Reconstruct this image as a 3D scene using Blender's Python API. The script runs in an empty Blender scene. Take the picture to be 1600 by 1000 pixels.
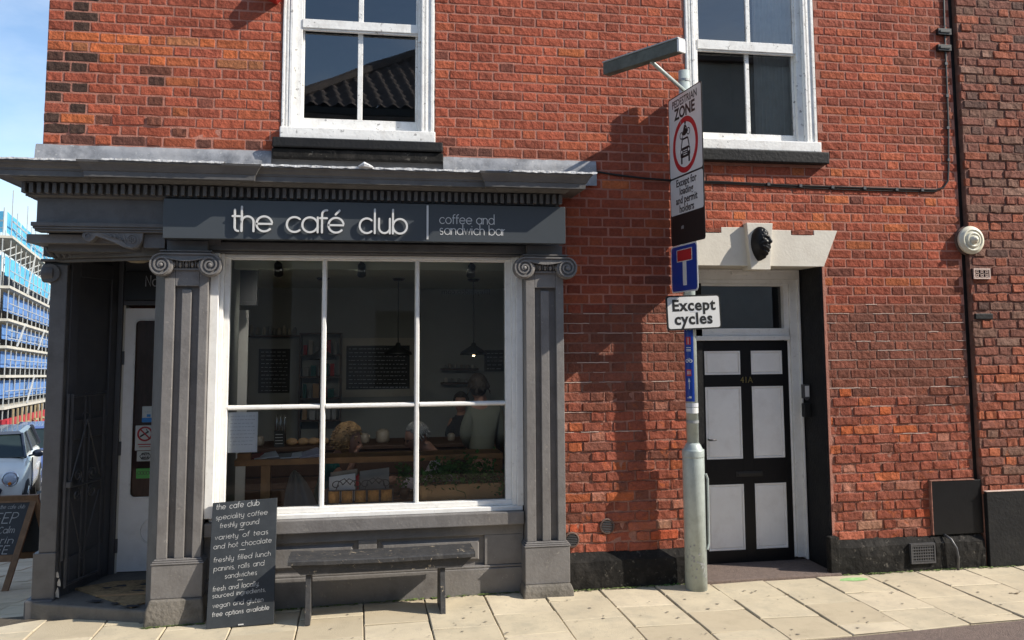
import bpy, bmesh, math, random
import numpy as np
from mathutils import Vector, Matrix, Euler
R = math.radians
SC = bpy.context.scene
COL = SC.collection
random.seed(11)
rng = np.random.default_rng(5)

# ------------------------------------------------------------------ camera
YAW, PITCH, ROLL, FPX = 0.174387, 0.093723, -0.004968, 1350.0
CAM = Vector((0.0, -6.6, 1.904))
_f = Vector((math.sin(YAW)*math.cos(PITCH), math.cos(YAW)*math.cos(PITCH), math.sin(PITCH)))
_r = Vector((math.cos(YAW), -math.sin(YAW), 0.0))
_u = _r.cross(_f)
_c, _s = math.cos(ROLL), math.sin(ROLL)
RGT = _c*_r + _s*_u
UPV = -_s*_r + _c*_u
cd = bpy.data.cameras.new('camera')
cd.sensor_width = 36.0
cd.lens = FPX/1600*36
cd.shift_y = -0.0625
cd.clip_start = 0.05
cd.clip_end = 3000
cam = bpy.data.objects.new('camera', cd)
COL.objects.link(cam)
M3 = Matrix((RGT, UPV, -_f)).transposed()
cam.matrix_world = Matrix.Translation(CAM) @ M3.to_4x4()
SC.camera = cam

# ------------------------------------------------------------------ light
SUN = Vector((2.4, -1.0, 1.82)).normalized()
w = bpy.data.worlds.new('World'); SC.world = w; w.use_nodes = True
nt = w.node_tree; nt.nodes.clear()
wo = nt.nodes.new('ShaderNodeOutputWorld'); bg = nt.nodes.new('ShaderNodeBackground')
sk = nt.nodes.new('ShaderNodeTexSky'); sk.sky_type = 'NISHITA'; sk.sun_disc = False
sk.sun_elevation = math.asin(SUN.z); sk.sun_rotation = math.atan2(SUN.x, SUN.y)
sk.air_density = 1.0; sk.dust_density = 0.3; sk.ozone_density = 2.0
tc = nt.nodes.new('ShaderNodeTexCoord'); mp = nt.nodes.new('ShaderNodeMapping')
mp.inputs['Scale'].default_value = (1.0, 1.0, 2.6)
ns = nt.nodes.new('ShaderNodeTexNoise'); ns.inputs['Scale'].default_value = 2.6
ns.inputs['Detail'].default_value = 9; ns.inputs['Roughness'].default_value = .55
rp = nt.nodes.new('ShaderNodeValToRGB'); rp.color_ramp.elements[0].position = .43
rp.color_ramp.elements[1].position = .78; rp.color_ramp.elements[1].color = (.75, .75, .75, 1)
mx = nt.nodes.new('ShaderNodeMixRGB'); mx.inputs[2].default_value = (5.2, 5.7, 6.4, 1)
L = nt.links.new
L(tc.outputs['Generated'], mp.inputs[0]); L(mp.outputs[0], ns.inputs[0]); L(ns.outputs[0], rp.inputs[0])
L(rp.outputs[0], mx.inputs[0]); L(sk.outputs[0], mx.inputs[1]); L(mx.outputs[0], bg.inputs[0])
bg.inputs[1].default_value = 0.15
L(bg.outputs[0], wo.inputs[0])
sd = bpy.data.lights.new('sun', 'SUN'); sd.energy = 5.0; sd.angle = R(.5); sd.color = (1.0, .925, .81)
so = bpy.data.objects.new('sun', sd); COL.objects.link(so)
so.rotation_euler = SUN.to_track_quat('Z', 'Y').to_euler()
so.location = (8, -8, 9)
vs = SC.view_settings
SC.display_settings.display_device = 'sRGB'
vs.view_transform = 'Standard'; vs.look = 'None'; vs.gamma = 1; vs.use_curve_mapping = False
vs.exposure = 0.45
SC.cycles.max_bounces = 8; SC.cycles.transparent_max_bounces = 12

# ------------------------------------------------------------------ helpers
def ray(px, py):
    return (px-800)*RGT + (400-py)*UPV + FPX*_f
def at(px, py, Y=0.0):
    """point of the vertical plane y=Y seen at pixel (px,py) of the 1600x1000 photograph"""
    d = ray(px, py); t = (Y-CAM.y)/d.y
    return CAM + d*t
def ax(px, py, Y=0.0): return at(px, py, Y).x
def az(px, py, Y=0.0): return at(px, py, Y).z

def link(o, parent=None):
    COL.objects.link(o)
    if parent is not None: o.parent = parent
    return o
def empty(name, loc=(0, 0, 0), rz=0.0):
    o = bpy.data.objects.new(name, None); o.location = loc; o.rotation_euler.z = rz
    o.empty_display_size = .1
    COL.objects.link(o); return o
def tag(o, label=None, cat=None, group=None, kind=None):
    if label: o['label'] = label
    if cat: o['category'] = cat
    if group: o['group'] = group
    if kind: o['kind'] = kind
    return o
def thing(name, label, cat, loc=(0, 0, 0), rz=0.0, group=None):
    return tag(empty(name, loc, rz), label, cat, group)

class MB:
    def __init__(s): s.v = []; s.f = []; s.m = []
    def add(s, vs, fs, mi=0):
        b = len(s.v); s.v += [tuple(p) for p in vs]; s.f += [tuple(i+b for i in f) for f in fs]; s.m += [mi]*len(fs)
        return s
    def box(s, x0, x1, y0, y1, z0, z1, mi=0):
        x0, x1 = min(x0, x1), max(x0, x1); y0, y1 = min(y0, y1), max(y0, y1); z0, z1 = min(z0, z1), max(z0, z1)
        return s.add([(x0,y0,z0),(x1,y0,z0),(x1,y1,z0),(x0,y1,z0),(x0,y0,z1),(x1,y0,z1),(x1,y1,z1),(x0,y1,z1)],
              [(0,3,2,1),(4,5,6,7),(0,1,5,4),(1,2,6,5),(2,3,7,6),(3,0,4,7)], mi)
    def hexa(s, p, mi=0):   # 8 points: bottom 4 ccw, top 4 ccw
        return s.add(p, [(0,3,2,1),(4,5,6,7),(0,1,5,4),(1,2,6,5),(2,3,7,6),(3,0,4,7)], mi)
    def prism(s, poly, y0, y1, mi=0, plane='xz'):
        """extrude polygon (a,b) between y0<y1; plane xz: front faces -y"""
        n = len(poly)
        ar = sum(poly[i][0]*poly[(i+1)%n][1]-poly[(i+1)%n][0]*poly[i][1] for i in range(n))
        if ar < 0: poly = poly[::-1]
        if plane == 'xz': P = lambda a, b, t: (a, t, b)
        elif plane == 'yz': P = lambda a, b, t: (t, a, b)
        else: P = lambda a, b, t: (a, b, t)
        vs = [P(a, b, y0) for a, b in poly]+[P(a, b, y1) for a, b in poly]
        fs = [tuple(range(n)), tuple(range(2*n-1, n-1, -1))]
        for i in range(n):
            j = (i+1) % n; fs.append((i, n+i, n+j, j))
        if plane != 'xz': fs = [f[::-1] for f in fs]
        return s.add(vs, fs, mi)
    def tube(s, pts, r, n=8, caps=True, mi=0):
        pts = [Vector(p) for p in pts]; rr = r if isinstance(r, (list, tuple)) else [r]*len(pts)
        vs = []; fs = []; prev = None
        for i, p in enumerate(pts):
            t = (pts[min(i+1, len(pts)-1)]-pts[max(i-1, 0)]).normalized()
            if prev is None:
                a = t.orthogonal().normalized()
            else:
                a = (prev - t*prev.dot(t))
                a = a.normalized() if a.length > 1e-6 else t.orthogonal().normalized()
            prev = a; b = t.cross(a)
            for k in range(n):
                an = 2*math.pi*k/n
                vs.append(p+(a*math.cos(an)+b*math.sin(an))*rr[i])
        for i in range(len(pts)-1):
            for k in range(n):
                k2 = (k+1) % n
                fs.append((i*n+k, i*n+k2, (i+1)*n+k2, (i+1)*n+k))
        if caps:
            fs.append(tuple(range(n-1, -1, -1))); fs.append(tuple((len(pts)-1)*n+k for k in range(n)))
        return s.add(vs, fs, mi)
    def lathe(s, prof, n=24, axis='z', o=(0, 0, 0), mi=0):
        """prof: (r, h) list"""
        vs = []; fs = []
        for r_, h in prof:
            for k in range(n):
                a = 2*math.pi*k/n; c, d = r_*math.cos(a), r_*math.sin(a)
                p = (c, d, h) if axis == 'z' else ((c, -h, d) if axis == 'y' else (h, c, d))
                vs.append((p[0]+o[0], p[1]+o[1], p[2]+o[2]))
        for i in range(len(prof)-1):
            for k in range(n):
                k2 = (k+1) % n; fs.append((i*n+k, i*n+k2, (i+1)*n+k2, (i+1)*n+k))
        fs.append(tuple(range(n-1, -1, -1))); fs.append(tuple((len(prof)-1)*n+k for k in range(n)))
        return s.add(vs, fs, mi)
    def ellipsoid(s, c, r, n=16, m=10, mi=0):
        pr = []
        for i in range(m+1):
            a = -math.pi/2+math.pi*i/m
            pr.append((max(math.cos(a), 1e-3), math.sin(a)))
        b = len(s.v); s.lathe(pr, n, 'z', (0, 0, 0), mi)
        for i in range(b, len(s.v)):
            v = s.v[i]; s.v[i] = (v[0]*r[0]+c[0], v[1]*r[1]+c[1], v[2]*r[2]+c[2])
        return s
    def ribbon(s, pts, wd, y0, y1, mi=0):
        """stroke of width wd along pts in the xz plane, between y0 (front) and y1, round ends"""
        P = [Vector((p[0], p[1])) for p in pts]; n = len(P); l = []; r = []
        for i in range(n):
            t = (P[min(i+1, n-1)]-P[max(i-1, 0)])
            if t.length < 1e-9: t = Vector((1, 0))
            t.normalize(); q = Vector((-t.y, t.x))*wd/2
            l.append(P[i]+q); r.append(P[i]-q)
        def cap(c, a0):
            return [c+Vector((math.cos(a0+math.pi*k/5), math.sin(a0+math.pi*k/5)))*wd/2 for k in range(1, 5)]
        closed = (P[0]-P[-1]).length < 1e-6
        if closed:
            t = (P[1]-P[-2]).normalized(); q = Vector((-t.y, t.x))*wd/2
            l[0] = l[-1] = P[0]+q; r[0] = r[-1] = P[0]-q
        vs = []
        for y in (y0, y1):
            for k in range(n):
                vs.append((l[k].x, y, l[k].y)); vs.append((r[k].x, y, r[k].y))
        fs = []; B = 2*n
        for k in range(n-1):
            a, b, c, d = 2*k, 2*k+1, 2*k+3, 2*k+2
            fs.append((a, b, c, d)); fs.append((B+d, B+c, B+b, B+a))
            fs.append((a, d, B+d, B+a)); fs.append((b, B+b, B+c, c))
        s.add(vs, fs, mi)
        if not closed:
            for (c, q, base) in ((P[0], l[0], 0), (P[-1], r[-1], 1)):
                a0 = math.atan2((q-c).y, (q-c).x)
                pl = [(q.x, q.y)]+[(p.x, p.y) for p in cap(c, a0)]+[(2*c.x-q.x, 2*c.y-q.y)]
                s.prism(pl, y0, y1, mi)
        return s
    def build(s, name, mat, parent=None, bevel=0, smooth=False, loc=None, rot=None, seg=2, xf=None):
        me = bpy.data.meshes.new(name)
        vs_ = s.v if xf is None else [tuple(xf @ Vector(p)) for p in s.v]
        me.from_pydata(vs_, [], s.f)
        mats = mat if isinstance(mat, (list, tuple)) else [mat]
        for m_ in mats: me.materials.append(m_)
        if len(mats) > 1: me.polygons.foreach_set('material_index', s.m)
        if smooth: me.polygons.foreach_set('use_smooth', [True]*len(s.f))
        me.update()
        o = bpy.data.objects.new(name, me)
        if loc: o.location = loc
        if rot: o.rotation_euler = rot
        link(o, parent)
        if bevel:
            b = o.modifiers.new('bevel', 'BEVEL'); b.width = bevel; b.segments = seg; b.limit_method = 'ANGLE'; b.angle_limit = R(35)
            b.harden_normals = False
        return o

def split_build(mb, name, m, parent=None, bevel=0, smooth=False):
    """one object for every loose piece of the mesh builder"""
    n = len(mb.v); par = list(range(n))
    def find(a):
        while par[a] != a: par[a] = par[par[a]]; a = par[a]
        return a
    for f in mb.f:
        for q in f[1:]: par[find(q)] = find(f[0])
    gr = {}
    for f in mb.f: gr.setdefault(find(f[0]), []).append(f)
    out = []
    for fl in gr.values():
        ids = sorted({i for f in fl for i in f}); mp_ = {i: k for k, i in enumerate(ids)}
        b = MB(); b.add([mb.v[i] for i in ids], [tuple(mp_[i] for i in f) for f in fl]); out.append(b.build(name, m, parent, bevel=bevel, smooth=smooth))
    return out

def arc(cx, cy, r, a0, a1, n=14, ry=None):
    ry = ry or r
    return [(cx+r*math.cos(R(a0+(a1-a0)*i/n)), cy+ry*math.sin(R(a0+(a1-a0)*i/n))) for i in range(n+1)]

# ------------------------------------------------------------------ materials
def mat(name, col, rough=.6, var=.12, scale=6.0, bump=.1, bscale=60.0, metal=0.0, stain=None, stain_amt=0.0, stain_scale=2.0,
        spec=.5, trans=0.0, coat=0.0, emit=None, estr=0.0, wear=None, wear_amt=0.0):
    m = bpy.data.materials.new(name); m.use_nodes = True
    t = m.node_tree; N = t.nodes.new; K = t.links.new
    p = t.nodes['Principled BSDF']
    p.inputs['Roughness'].default_value = rough; p.inputs['Metallic'].default_value = metal
    p.inputs['Specular IOR Level'].default_value = spec
    p.inputs['Coat Weight'].default_value = coat
    p.inputs['Transmission Weight'].default_value = trans
    g = N('ShaderNodeNewGeometry')
    n1 = N('ShaderNodeTexNoise'); n1.inputs['Scale'].default_value = scale; n1.inputs['Detail'].default_value = 6
    n1.inputs['Roughness'].default_value = .65
    K(g.outputs['Position'], n1.inputs['Vector'])
    mr = N('ShaderNodeMapRange'); mr.inputs[1].default_value = .25; mr.inputs[2].default_value = .75
    mr.inputs[3].default_value = 1-var; mr.inputs[4].default_value = 1+var
    K(n1.outputs['Fac'], mr.inputs[0])
    hs = N('ShaderNodeVectorMath'); hs.operation = 'SCALE'
    hs.inputs[0].default_value = col[:3]
    K(mr.outputs[0], hs.inputs['Scale'])
    out = hs.outputs[0]
    def blend(colr, amt, sc, lo, hi, prev):
        n2 = N('ShaderNodeTexNoise'); n2.inputs['Scale'].default_value = sc; n2.inputs['Detail'].default_value = 8
        n2.inputs['Roughness'].default_value = .7
        K(g.outputs['Position'], n2.inputs['Vector'])
        r2 = N('ShaderNodeMapRange'); r2.inputs[1].default_value = lo; r2.inputs[2].default_value = hi
        r2.inputs[3].default_value = 0; r2.inputs[4].default_value = amt
        K(n2.outputs['Fac'], r2.inputs[0])
        x = N('ShaderNodeMixRGB'); x.inputs[2].default_value = (*colr[:3], 1)
        K(r2.outputs[0], x.inputs[0]); K(prev, x.inputs[1]); return x.outputs[0]
    if stain: out = blend(stain, stain_amt, stain_scale, .48, .68, out)
    if wear: out = blend(wear, wear_amt, 24.0, .60, .65, out)
    K(out, p.inputs['Base Color'])
    if bump:
        n3 = N('ShaderNodeTexNoise'); n3.inputs['Scale'].default_value = bscale; n3.inputs['Detail'].default_value = 5
        K(g.outputs['Position'], n3.inputs['Vector'])
        bp = N('ShaderNodeBump'); bp.inputs['Strength'].default_value = bump; bp.inputs['Distance'].default_value = .01
        K(n3.outputs['Fac'], bp.inputs['Height']); K(bp.outputs[0], p.inputs['Normal'])
    if emit:
        p.inputs['Emission Color'].default_value = (*emit, 1); p.inputs['Emission Strength'].default_value = estr
    return m

def glass_mat(name, tint=(.9, .93, .92), ior=1.9, wav=.0, wscale=3.0, rough=0.0):
    m = bpy.data.materials.new(name); m.use_nodes = True
    t = m.node_tree; t.nodes.clear(); N = t.nodes.new; K = t.links.new
    o = N('ShaderNodeOutputMaterial'); a = N('ShaderNodeBsdfTransparent'); a.inputs[0].default_value = (*tint, 1)
    g = N('ShaderNodeBsdfGlossy'); g.inputs['Roughness'].default_value = rough; g.inputs[0].default_value = (1, 1, 1, 1)
    fr = N('ShaderNodeFresnel'); fr.inputs[0].default_value = ior
    x = N('ShaderNodeMixShader'); K(fr.outputs[0], x.inputs[0]); K(a.outputs[0], x.inputs[1]); K(g.outputs[0], x.inputs[2])
    K(x.outputs[0], o.inputs[0])
    if wav:
        ge = N('ShaderNodeNewGeometry'); n = N('ShaderNodeTexNoise'); n.inputs['Scale'].default_value = wscale
        n.inputs['Detail'].default_value = 2
        b = N('ShaderNodeBump'); b.inputs['Strength'].default_value = wav; b.inputs['Distance'].default_value = .05
        K(ge.outputs['Position'], n.inputs['Vector']); K(n.outputs[0], b.inputs['Height'])
        K(b.outputs[0], g.inputs['Normal'])
    return m

def brick_mat(name, per_object):
    m = bpy.data.materials.new(name); m.use_nodes = True
    t = m.node_tree; N = t.nodes.new; K = t.links.new
    p = t.nodes['Principled BSDF']; p.inputs['Roughness'].default_value = .88; p.inputs['Specular IOR Level'].default_value = .25
    if per_object:
        c = N('ShaderNodeObjectInfo').outputs['Color']
    else:
        a = N('ShaderNodeAttribute'); a.attribute_name = 'bcol'; c = a.outputs['Color']
    g = N('ShaderNodeNewGeometry').outputs['Position']
    def noise(sc, det, ro, dist=0):
        n = N('ShaderNodeTexNoise'); n.inputs['Scale'].default_value = sc; n.inputs['Detail'].default_value = det
        n.inputs['Roughness'].default_value = ro; n.inputs['Distortion'].default_value = dist; K(g, n.inputs['Vector']); return n.outputs['Fac']
    def rng_(src, a, b, c_, d):
        r = N('ShaderNodeMapRange'); r.inputs[1].default_value = a; r.inputs[2].default_value = b; r.inputs[3].default_value = c_; r.inputs[4].default_value = d
        K(src, r.inputs[0]); return r.outputs[0]
    f = rng_(noise(26, 12, .9), .32, .68, .58, 1.34)
    s = N('ShaderNodeVectorMath'); s.operation = 'SCALE'; K(c, s.inputs[0]); K(f, s.inputs['Scale'])
    x1 = N('ShaderNodeMixRGB'); x1.inputs[2].default_value = (.09, .038, .028, 1)       # soot and dark spots
    K(rng_(noise(13, 12, .85, .6), .55, .72, 0, .6), x1.inputs[0]); K(s.outputs[0], x1.inputs[1])
    x2 = N('ShaderNodeMixRGB'); x2.inputs[2].default_value = (.42, .20, .155, 1)      # smeared lime mortar
    K(rng_(noise(24, 10, .85, .5), .60, .72, 0, .38), x2.inputs[0]); K(x1.outputs[0], x2.inputs[1])
    # spalled faces show the orange clay inside, mostly low on the wall
    sx = N('ShaderNodeSeparateXYZ'); K(g, sx.inputs[0])
    lowm = rng_(sx.outputs['Z'], 1.55, 1.25, .0, 1.0)
    sp = rng_(noise(9, 10, .8, .8), .55, .66, 0, .8)
    mu = N('ShaderNodeMath'); mu.operation = 'MULTIPLY'; K(lowm, mu.inputs[0]); K(sp, mu.inputs[1])
    x3 = N('ShaderNodeMixRGB'); x3.inputs[2].default_value = (.46, .115, .032, 1); K(mu.outputs[0], x3.inputs[0]); K(x2.outputs[0], x3.inputs[1])
    big = N('ShaderNodeVectorMath'); big.operation = 'SCALE'; K(x3.outputs[0], big.inputs[0]); K(rng_(noise(1.7, 7, .7), .3, .7, .68, 1.18), big.inputs['Scale'])
    K(big.outputs[0], p.inputs['Base Color'])
    b1 = N('ShaderNodeBump'); b1.inputs['Strength'].default_value = .8; b1.inputs['Distance'].default_value = .008
    K(noise(60, 10, .85), b1.inputs['Height'])
    b2 = N('ShaderNodeBump'); b2.inputs['Strength'].default_value = .8; b2.inputs['Distance'].default_value = .025
    K(noise(20, 3, .5), b2.inputs['Height']); K(b1.outputs[0], b2.inputs['Normal']); K(b2.outputs[0], p.inputs['Normal'])
    return m

MAT = dict(
    brick_o = brick_mat('brick', True), brick_s = brick_mat('brick_mass', False),
    mortar = mat('mortar_pink', (.375, .160, .115), .92, .2, 9, .5, 90, stain=(.26, .115, .08), stain_amt=.75, stain_scale=4),
    mortar_brown = mat('mortar_brown', (.22, .105, .075), .93, .3, 12, .7, 80, stain=(.09, .05, .04), stain_amt=.8, stain_scale=7),
    mortar_low = mat('mortar_low', (.31, .145, .105), .95, .3, 14, .9, 60, stain=(.14, .07, .052), stain_amt=.7, stain_scale=12),
    mortar_white = mat('mortar_white', (.55, .42, .36), .9, .2, 20, .3, 90),
    grey = mat('grey_paint', (.175, .165, .158), .5, .16, 5, .25, 45, stain=(.115, .105, .10), stain_amt=.7, stain_scale=6, wear=(.30, .28, .25), wear_amt=.5),
    darkgrey = mat('dark_grey_paint', (.118, .114, .112), .5, .16, 6, .2, 50, stain=(.075, .07, .066), stain_amt=.6, stain_scale=7),
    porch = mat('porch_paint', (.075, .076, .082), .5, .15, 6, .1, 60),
    dirtgrey = mat('dirty_stone', (.15, .135, .115), .9, .3, 7, .8, 40, stain=(.05, .045, .035), stain_amt=.8, stain_scale=6),
    sign = mat('sign_paint', (.058, .066, .074), .35, .06, 3, .02, 40),
    white = mat('white_gloss', (.80, .79, .76), .35, .04, 5, .06, 50, stain=(.62, .60, .56), stain_amt=.5, stain_scale=8, wear=(.35, .33, .3), wear_amt=.25),
    cream = mat('cream_paint', (.62, .58, .50), .6, .07, 4, .15, 50, stain=(.5, .45, .38), stain_amt=.5, stain_scale=5),
    flaky = mat('flaky_white', (.80, .79, .76), .5, .05, 5, .25, 40, stain=(.55, .52, .48), stain_amt=.55, stain_scale=11, wear=(.16, .15, .14), wear_amt=.8),
    black = mat('black_paint', (.010, .010, .011), .6, .3, 8, .35, 45, spec=.25, stain=(.025, .024, .022), stain_amt=.6, stain_scale=6),
    blackgloss = mat('black_gloss', (.008, .008, .009), .4, .2, 8, .08, 45, spec=.25),
    plinth = mat('plinth_black', (.012, .011, .010), .85, .4, 5, .9, 26, spec=.2, stain=(.04, .036, .032), stain_amt=.7, stain_scale=7, wear=(.22, .2, .17), wear_amt=.35),
    lead = mat('lead', (.25, .255, .27), .55, .3, 7, .6, 14, metal=.1, stain=(.10, .105, .115), stain_amt=.85, stain_scale=6, wear=(.6, .6, .58), wear_amt=.4),
    leadedge = mat('lead_edge', (.6, .6, .6), .6, .3, 25, .8, 40),
    glass = glass_mat('window_glass', (.96, .98, .96), 1.5, .006, 1.2),
    oldglass = glass_mat('old_window_glass', (.80, .83, .83), 2.1, .010, 2.0, .012),
    void = mat('dark_room', (.09, .095, .10), .9, .3, 2, 0),
    curtain = mat('net_curtain', (.85, .85, .83), .9, .15, 9, .2, 30),
    steel = mat('galvanised_pole', (.40, .45, .43), .45, .12, 12, .15, 50, metal=.15, stain=(.30, .33, .31), stain_amt=.6, stain_scale=14),
    signback = mat('sign_aluminium', (.30, .31, .31), .5, .1, 8, .05, 40, metal=.4),
    signwhite = mat('sign_white', (.62, .62, .61), .4, .05, 10, 0),
    signblack = mat('sign_black', (.012, .012, .012), .45, .1, 10, 0),
    signred = mat('sign_red', (.42, .02, .025), .4, .05, 10, 0),
    signblue = mat('sign_blue', (.006, .04, .27), .35, .06, 10, 0),
    chalkboard = mat('chalkboard', (.022, .026, .030), .55, .3, 5, .05, 60, stain=(.05, .055, .06), stain_amt=.5, stain_scale=4),
    chalk = mat('chalk', (.46, .46, .45), .9, .2, 60, 0),
    oldwood = mat('board_frame_wood', (.20, .115, .06), .7, .3, 14, .3, 60),
    bench = mat('bench_paint', (.035, .035, .037), .6, .3, 9, .5, 30, wear=(.34, .28, .2), wear_amt=1.0, stain=(.07, .065, .06), stain_amt=.6, stain_scale=13),
    slab = mat('paving_slab', (.52, .445, .315), .85, .16, 2.2, .35, 160, stain=(.36, .32, .24), stain_amt=.6, stain_scale=5, wear=(.27, .24, .19), wear_amt=.5),
    slab2 = mat('paving_slab_pale', (.56, .48, .345), .85, .16, 2.6, .35, 160, stain=(.42, .36, .27), stain_amt=.5, stain_scale=6, wear=(.28, .25, .2), wear_amt=.45),
    slab3 = mat('paving_slab_tan', (.475, .40, .28), .85, .18, 3.0, .35, 150, stain=(.30, .25, .17), stain_amt=.6, stain_scale=3),
    joint = mat('joint_sand', (.075, .06, .042), .95, .4, 20, .8, 90),
    tarmac = mat('tarmac', (.17, .125, .105), .95, .35, 60, 1.0, 110, stain=(.07, .055, .05), stain_amt=.6, stain_scale=30),
    asphalt = mat('asphalt', (.07, .07, .072), .95, .3, 40, .7, 120),
    mat_coir = mat('coir_mat', (.34, .235, .12), .95, .35, 25, .8, 130, stain=(.03, .022, .018), stain_amt=.95, stain_scale=5),
    step = mat('step_stone', (.13, .12, .105), .85, .25, 8, .5, 50),
    iron = mat('iron', (.085, .085, .09), .45, .2, 10, .1, 50, metal=.3),
    brass = mat('brass', (.30, .24, .10), .35, .1, 8, 0, metal=.9),
    ornament = mat('airbrick', (.12, .075, .06), .85, .25, 20, .4, 60),
    wood = mat('pine', (.36, .18, .065), .5, .25, 10, .15, 50),
    planter = mat('planter_wood', (.48, .29, .14), .7, .15, 5, .2, 50),
    darkwood = mat('counter_wood', (.075, .038, .022), .55, .25, 7, .15, 50),
    roomwall = mat('room_wall', (.40, .41, .39), .9, .08, 2, 0),
    roomceil = mat('room_ceiling', (.82, .86, .68), .9, .05, 2, 0),
    roomfloor = mat('room_floor', (.10, .07, .05), .6, .2, 4, 0),
    coir = mat('coir_lining', (.62, .31, .10), .95, .35, 22, 1.0, 70),
    paper = mat('paper', (.88, .89, .92), .8, .05, 5, .1, 9, stain=(.78, .79, .84), stain_amt=.5, stain_scale=7),
    print_ = mat('grey_print', (.50, .51, .54), .8, .05, 5, 0),
    doorwhite = mat('door_panel_white', (.88, .86, .83), .4, .04, 6, .06, 40, stain=(.74, .70, .66), stain_amt=.5, stain_scale=5),
    spotfill = mat('spot_fill_glow', (.8, .8, .7), .4, 0, 1, 0, emit=(1, .95, .85), estr=430),  # fill glow added inside the spot fittings to brighten the café
    leaf = mat('herb_leaf', (.07, .17, .035), .6, .35, 25, 0),
    skin = mat('skin', (.45, .24, .17), .55, .06, 10, 0),
    teal = mat('teal_cloth', (.01, .13, .125), .85, .15, 9, .2, 60),
    lilac = mat('lilac_cloth', (.62, .58, .68), .85, .1, 9, .2, 60),
    beigecloth = mat('sage_cloth', (.20, .21, .17), .85, .1, 9, .2, 60),
    darkcloth = mat('dark_cloth', (.03, .03, .035), .85, .15, 9, .2, 60),
    greycloth = mat('grey_cloth', (.30, .30, .29), .85, .1, 9, .2, 60),
    blond = mat('blond_hair', (.44, .26, .11), .6, .35, 40, .8, 90),
    greyhair = mat('grey_hair', (.34, .33, .32), .6, .3, 40, .8, 90),
    darkhair = mat('dark_hair', (.04, .028, .02), .6, .3, 40, .8, 90),
    carwhite = mat('car_white', (.60, .60, .56), .25, .03, 3, 0, coat=.5),
    carblue = mat('car_blue', (.06, .10, .26), .25, .03, 3, 0, coat=.5),
    cardark = mat('car_dark', (.03, .035, .05), .25, .03, 3, 0, coat=.5),
    carglass = mat('car_glass', (.02, .03, .03), .08, .2, 3, 0),
    tyre = mat('tyre', (.02, .02, .02), .9, .1, 9, 0),
    chrome = mat('chrome', (.6, .62, .65), .15, .05, 9, 0, metal=.9),
    lens = mat('headlamp_lens', (.45, .5, .58), .1, .3, 12, 0),
    amber = mat('amber_lens', (.6, .18, .02), .2, .1, 12, 0),
    netblue = mat('scaffold_net_blue', (.09, .19, .42), .8, .25, .6, 0, stain=(.09, .22, .46), stain_amt=.8, stain_scale=.5),
    netsky = mat('scaffold_net_cyan', (.08, .38, .62), .8, .25, .6, 0, stain=(.16, .5, .7), stain_amt=.8, stain_scale=.5),
    scaff = mat('scaffold_tube', (.42, .43, .42), .5, .2, 3, 0),
    scaffboard = mat('scaffold_board', (.50, .47, .40), .8, .2, 2, 0),
    siteblock = mat('site_block', (.10, .10, .11), .9, .3, 1, 0),
    hoard = mat('red_hoarding', (.42, .03, .04), .6, .3, 1, 0),
    rooftile = mat('roof_tile', (.12, .095, .085), .8, .4, 3, .3, 10),
    farwall = mat('opposite_render', (.42, .42, .39), .9, .15, .8, 0),
    alarm = mat('alarm_red', (.35, .02, .015), .4, .1, 5, 0),
    bell = mat('bell_cream', (.66, .63, .50), .4, .05, 12, .05),
    moss = mat('moss', (.09, .13, .03), .95, .4, 40, 1.0, 80),
    chalkgreen = mat('green_spray', (.30, .50, .20), .9, .3, 20, .2, 120),
    litter = mat('litter', (.5, .5, .48), .8, .3, 40, 0),
    dryleaf = mat('dry_leaf', (.12, .08, .04), .8, .3, 40, 0),
    red = mat('red_book', (.42, .015, .02), .6, .1, 9, 0),
    bread = mat('bread', (.45, .28, .14), .8, .25, 20, .2, 40),
    jar = mat('jar', (.35, .30, .24), .4, .35, 9, 0),
    bulb = mat('lamp_bulb', (.8, .7, .5), .4, 0, 1, 0, emit=(1, .72, .42), estr=9),
    green = mat('sticker_green', (.03, .42, .06), .5, .05, 9, 0),
    lampglass = mat('lamp_glass', (.50, .42, .30), .4, .1, 9, 0),
)
# ------------------------------------------------------------------ ground, road, pavement
def sstep(t): t = max(0.0, min(1.0, t)); return t*t*(3-2*t)
def h(x, y):
    z = -0.02*max(0.0, min(4.0, .9-x))
    s = sstep((-1.95-x)/.35)
    yy = max(0.0, y-.1)
    d = .137*min(yy, 11.9)+.075*max(0.0, min(yy, 54)-11.9)
    return z-s*d
def grid_mesh(name, xs, ys, fz, m, parent=None):
    b = MB(); n = len(ys)
    vs = [(x, y, fz(x, y)) for x in xs for y in ys]
    fs = [(i*n+j, (i+1)*n+j, (i+1)*n+j+1, i*n+j+1) for i in range(len(xs)-1) for j in range(n-1)]
    b.add(vs, fs); return b.build(name, m, parent, smooth=True)
xs = [-900, -300, -120, -60, -30, -20, -12, -8, -6, -5, -4.5, -4, -3.5, -3, -2.6, -2.45, -2.3, -2.15, -2.05, -1.95, -1.5, -.5, .9, 3, 6, 12, 40, 150, 900]
ys = [-900, -200, -60, -25, -12, -6, -3, -1.5, -.5, 0, .1, .3, .6, 1, 1.5, 2, 3, 4, 6, 8, 10, 12, 16, 20, 26, 34, 44, 54, 90, 200, 900]
tag(grid_mesh('ground', xs, ys, lambda x, y: h(x, y)-.045, MAT['asphalt']), kind='structure')
def yedge(x): return -1.36+(x-2.75)*.06
b = MB()
X_ = [-40, -12, -6, -4, -3, -2, -1, .9, 3, 6, 12, 40]
vs = []
for x in X_: vs += [(x, yedge(max(-8, min(10, x))), h(x, -2)-.012), (x, -12.0, h(x, -2)-.012)]
b.add(vs, [(2*i, 2*i+1, 2*i+3, 2*i+2) for i in range(len(X_)-1)])
tag(b.build('road', MAT['tarmac']), kind='structure')

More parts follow.
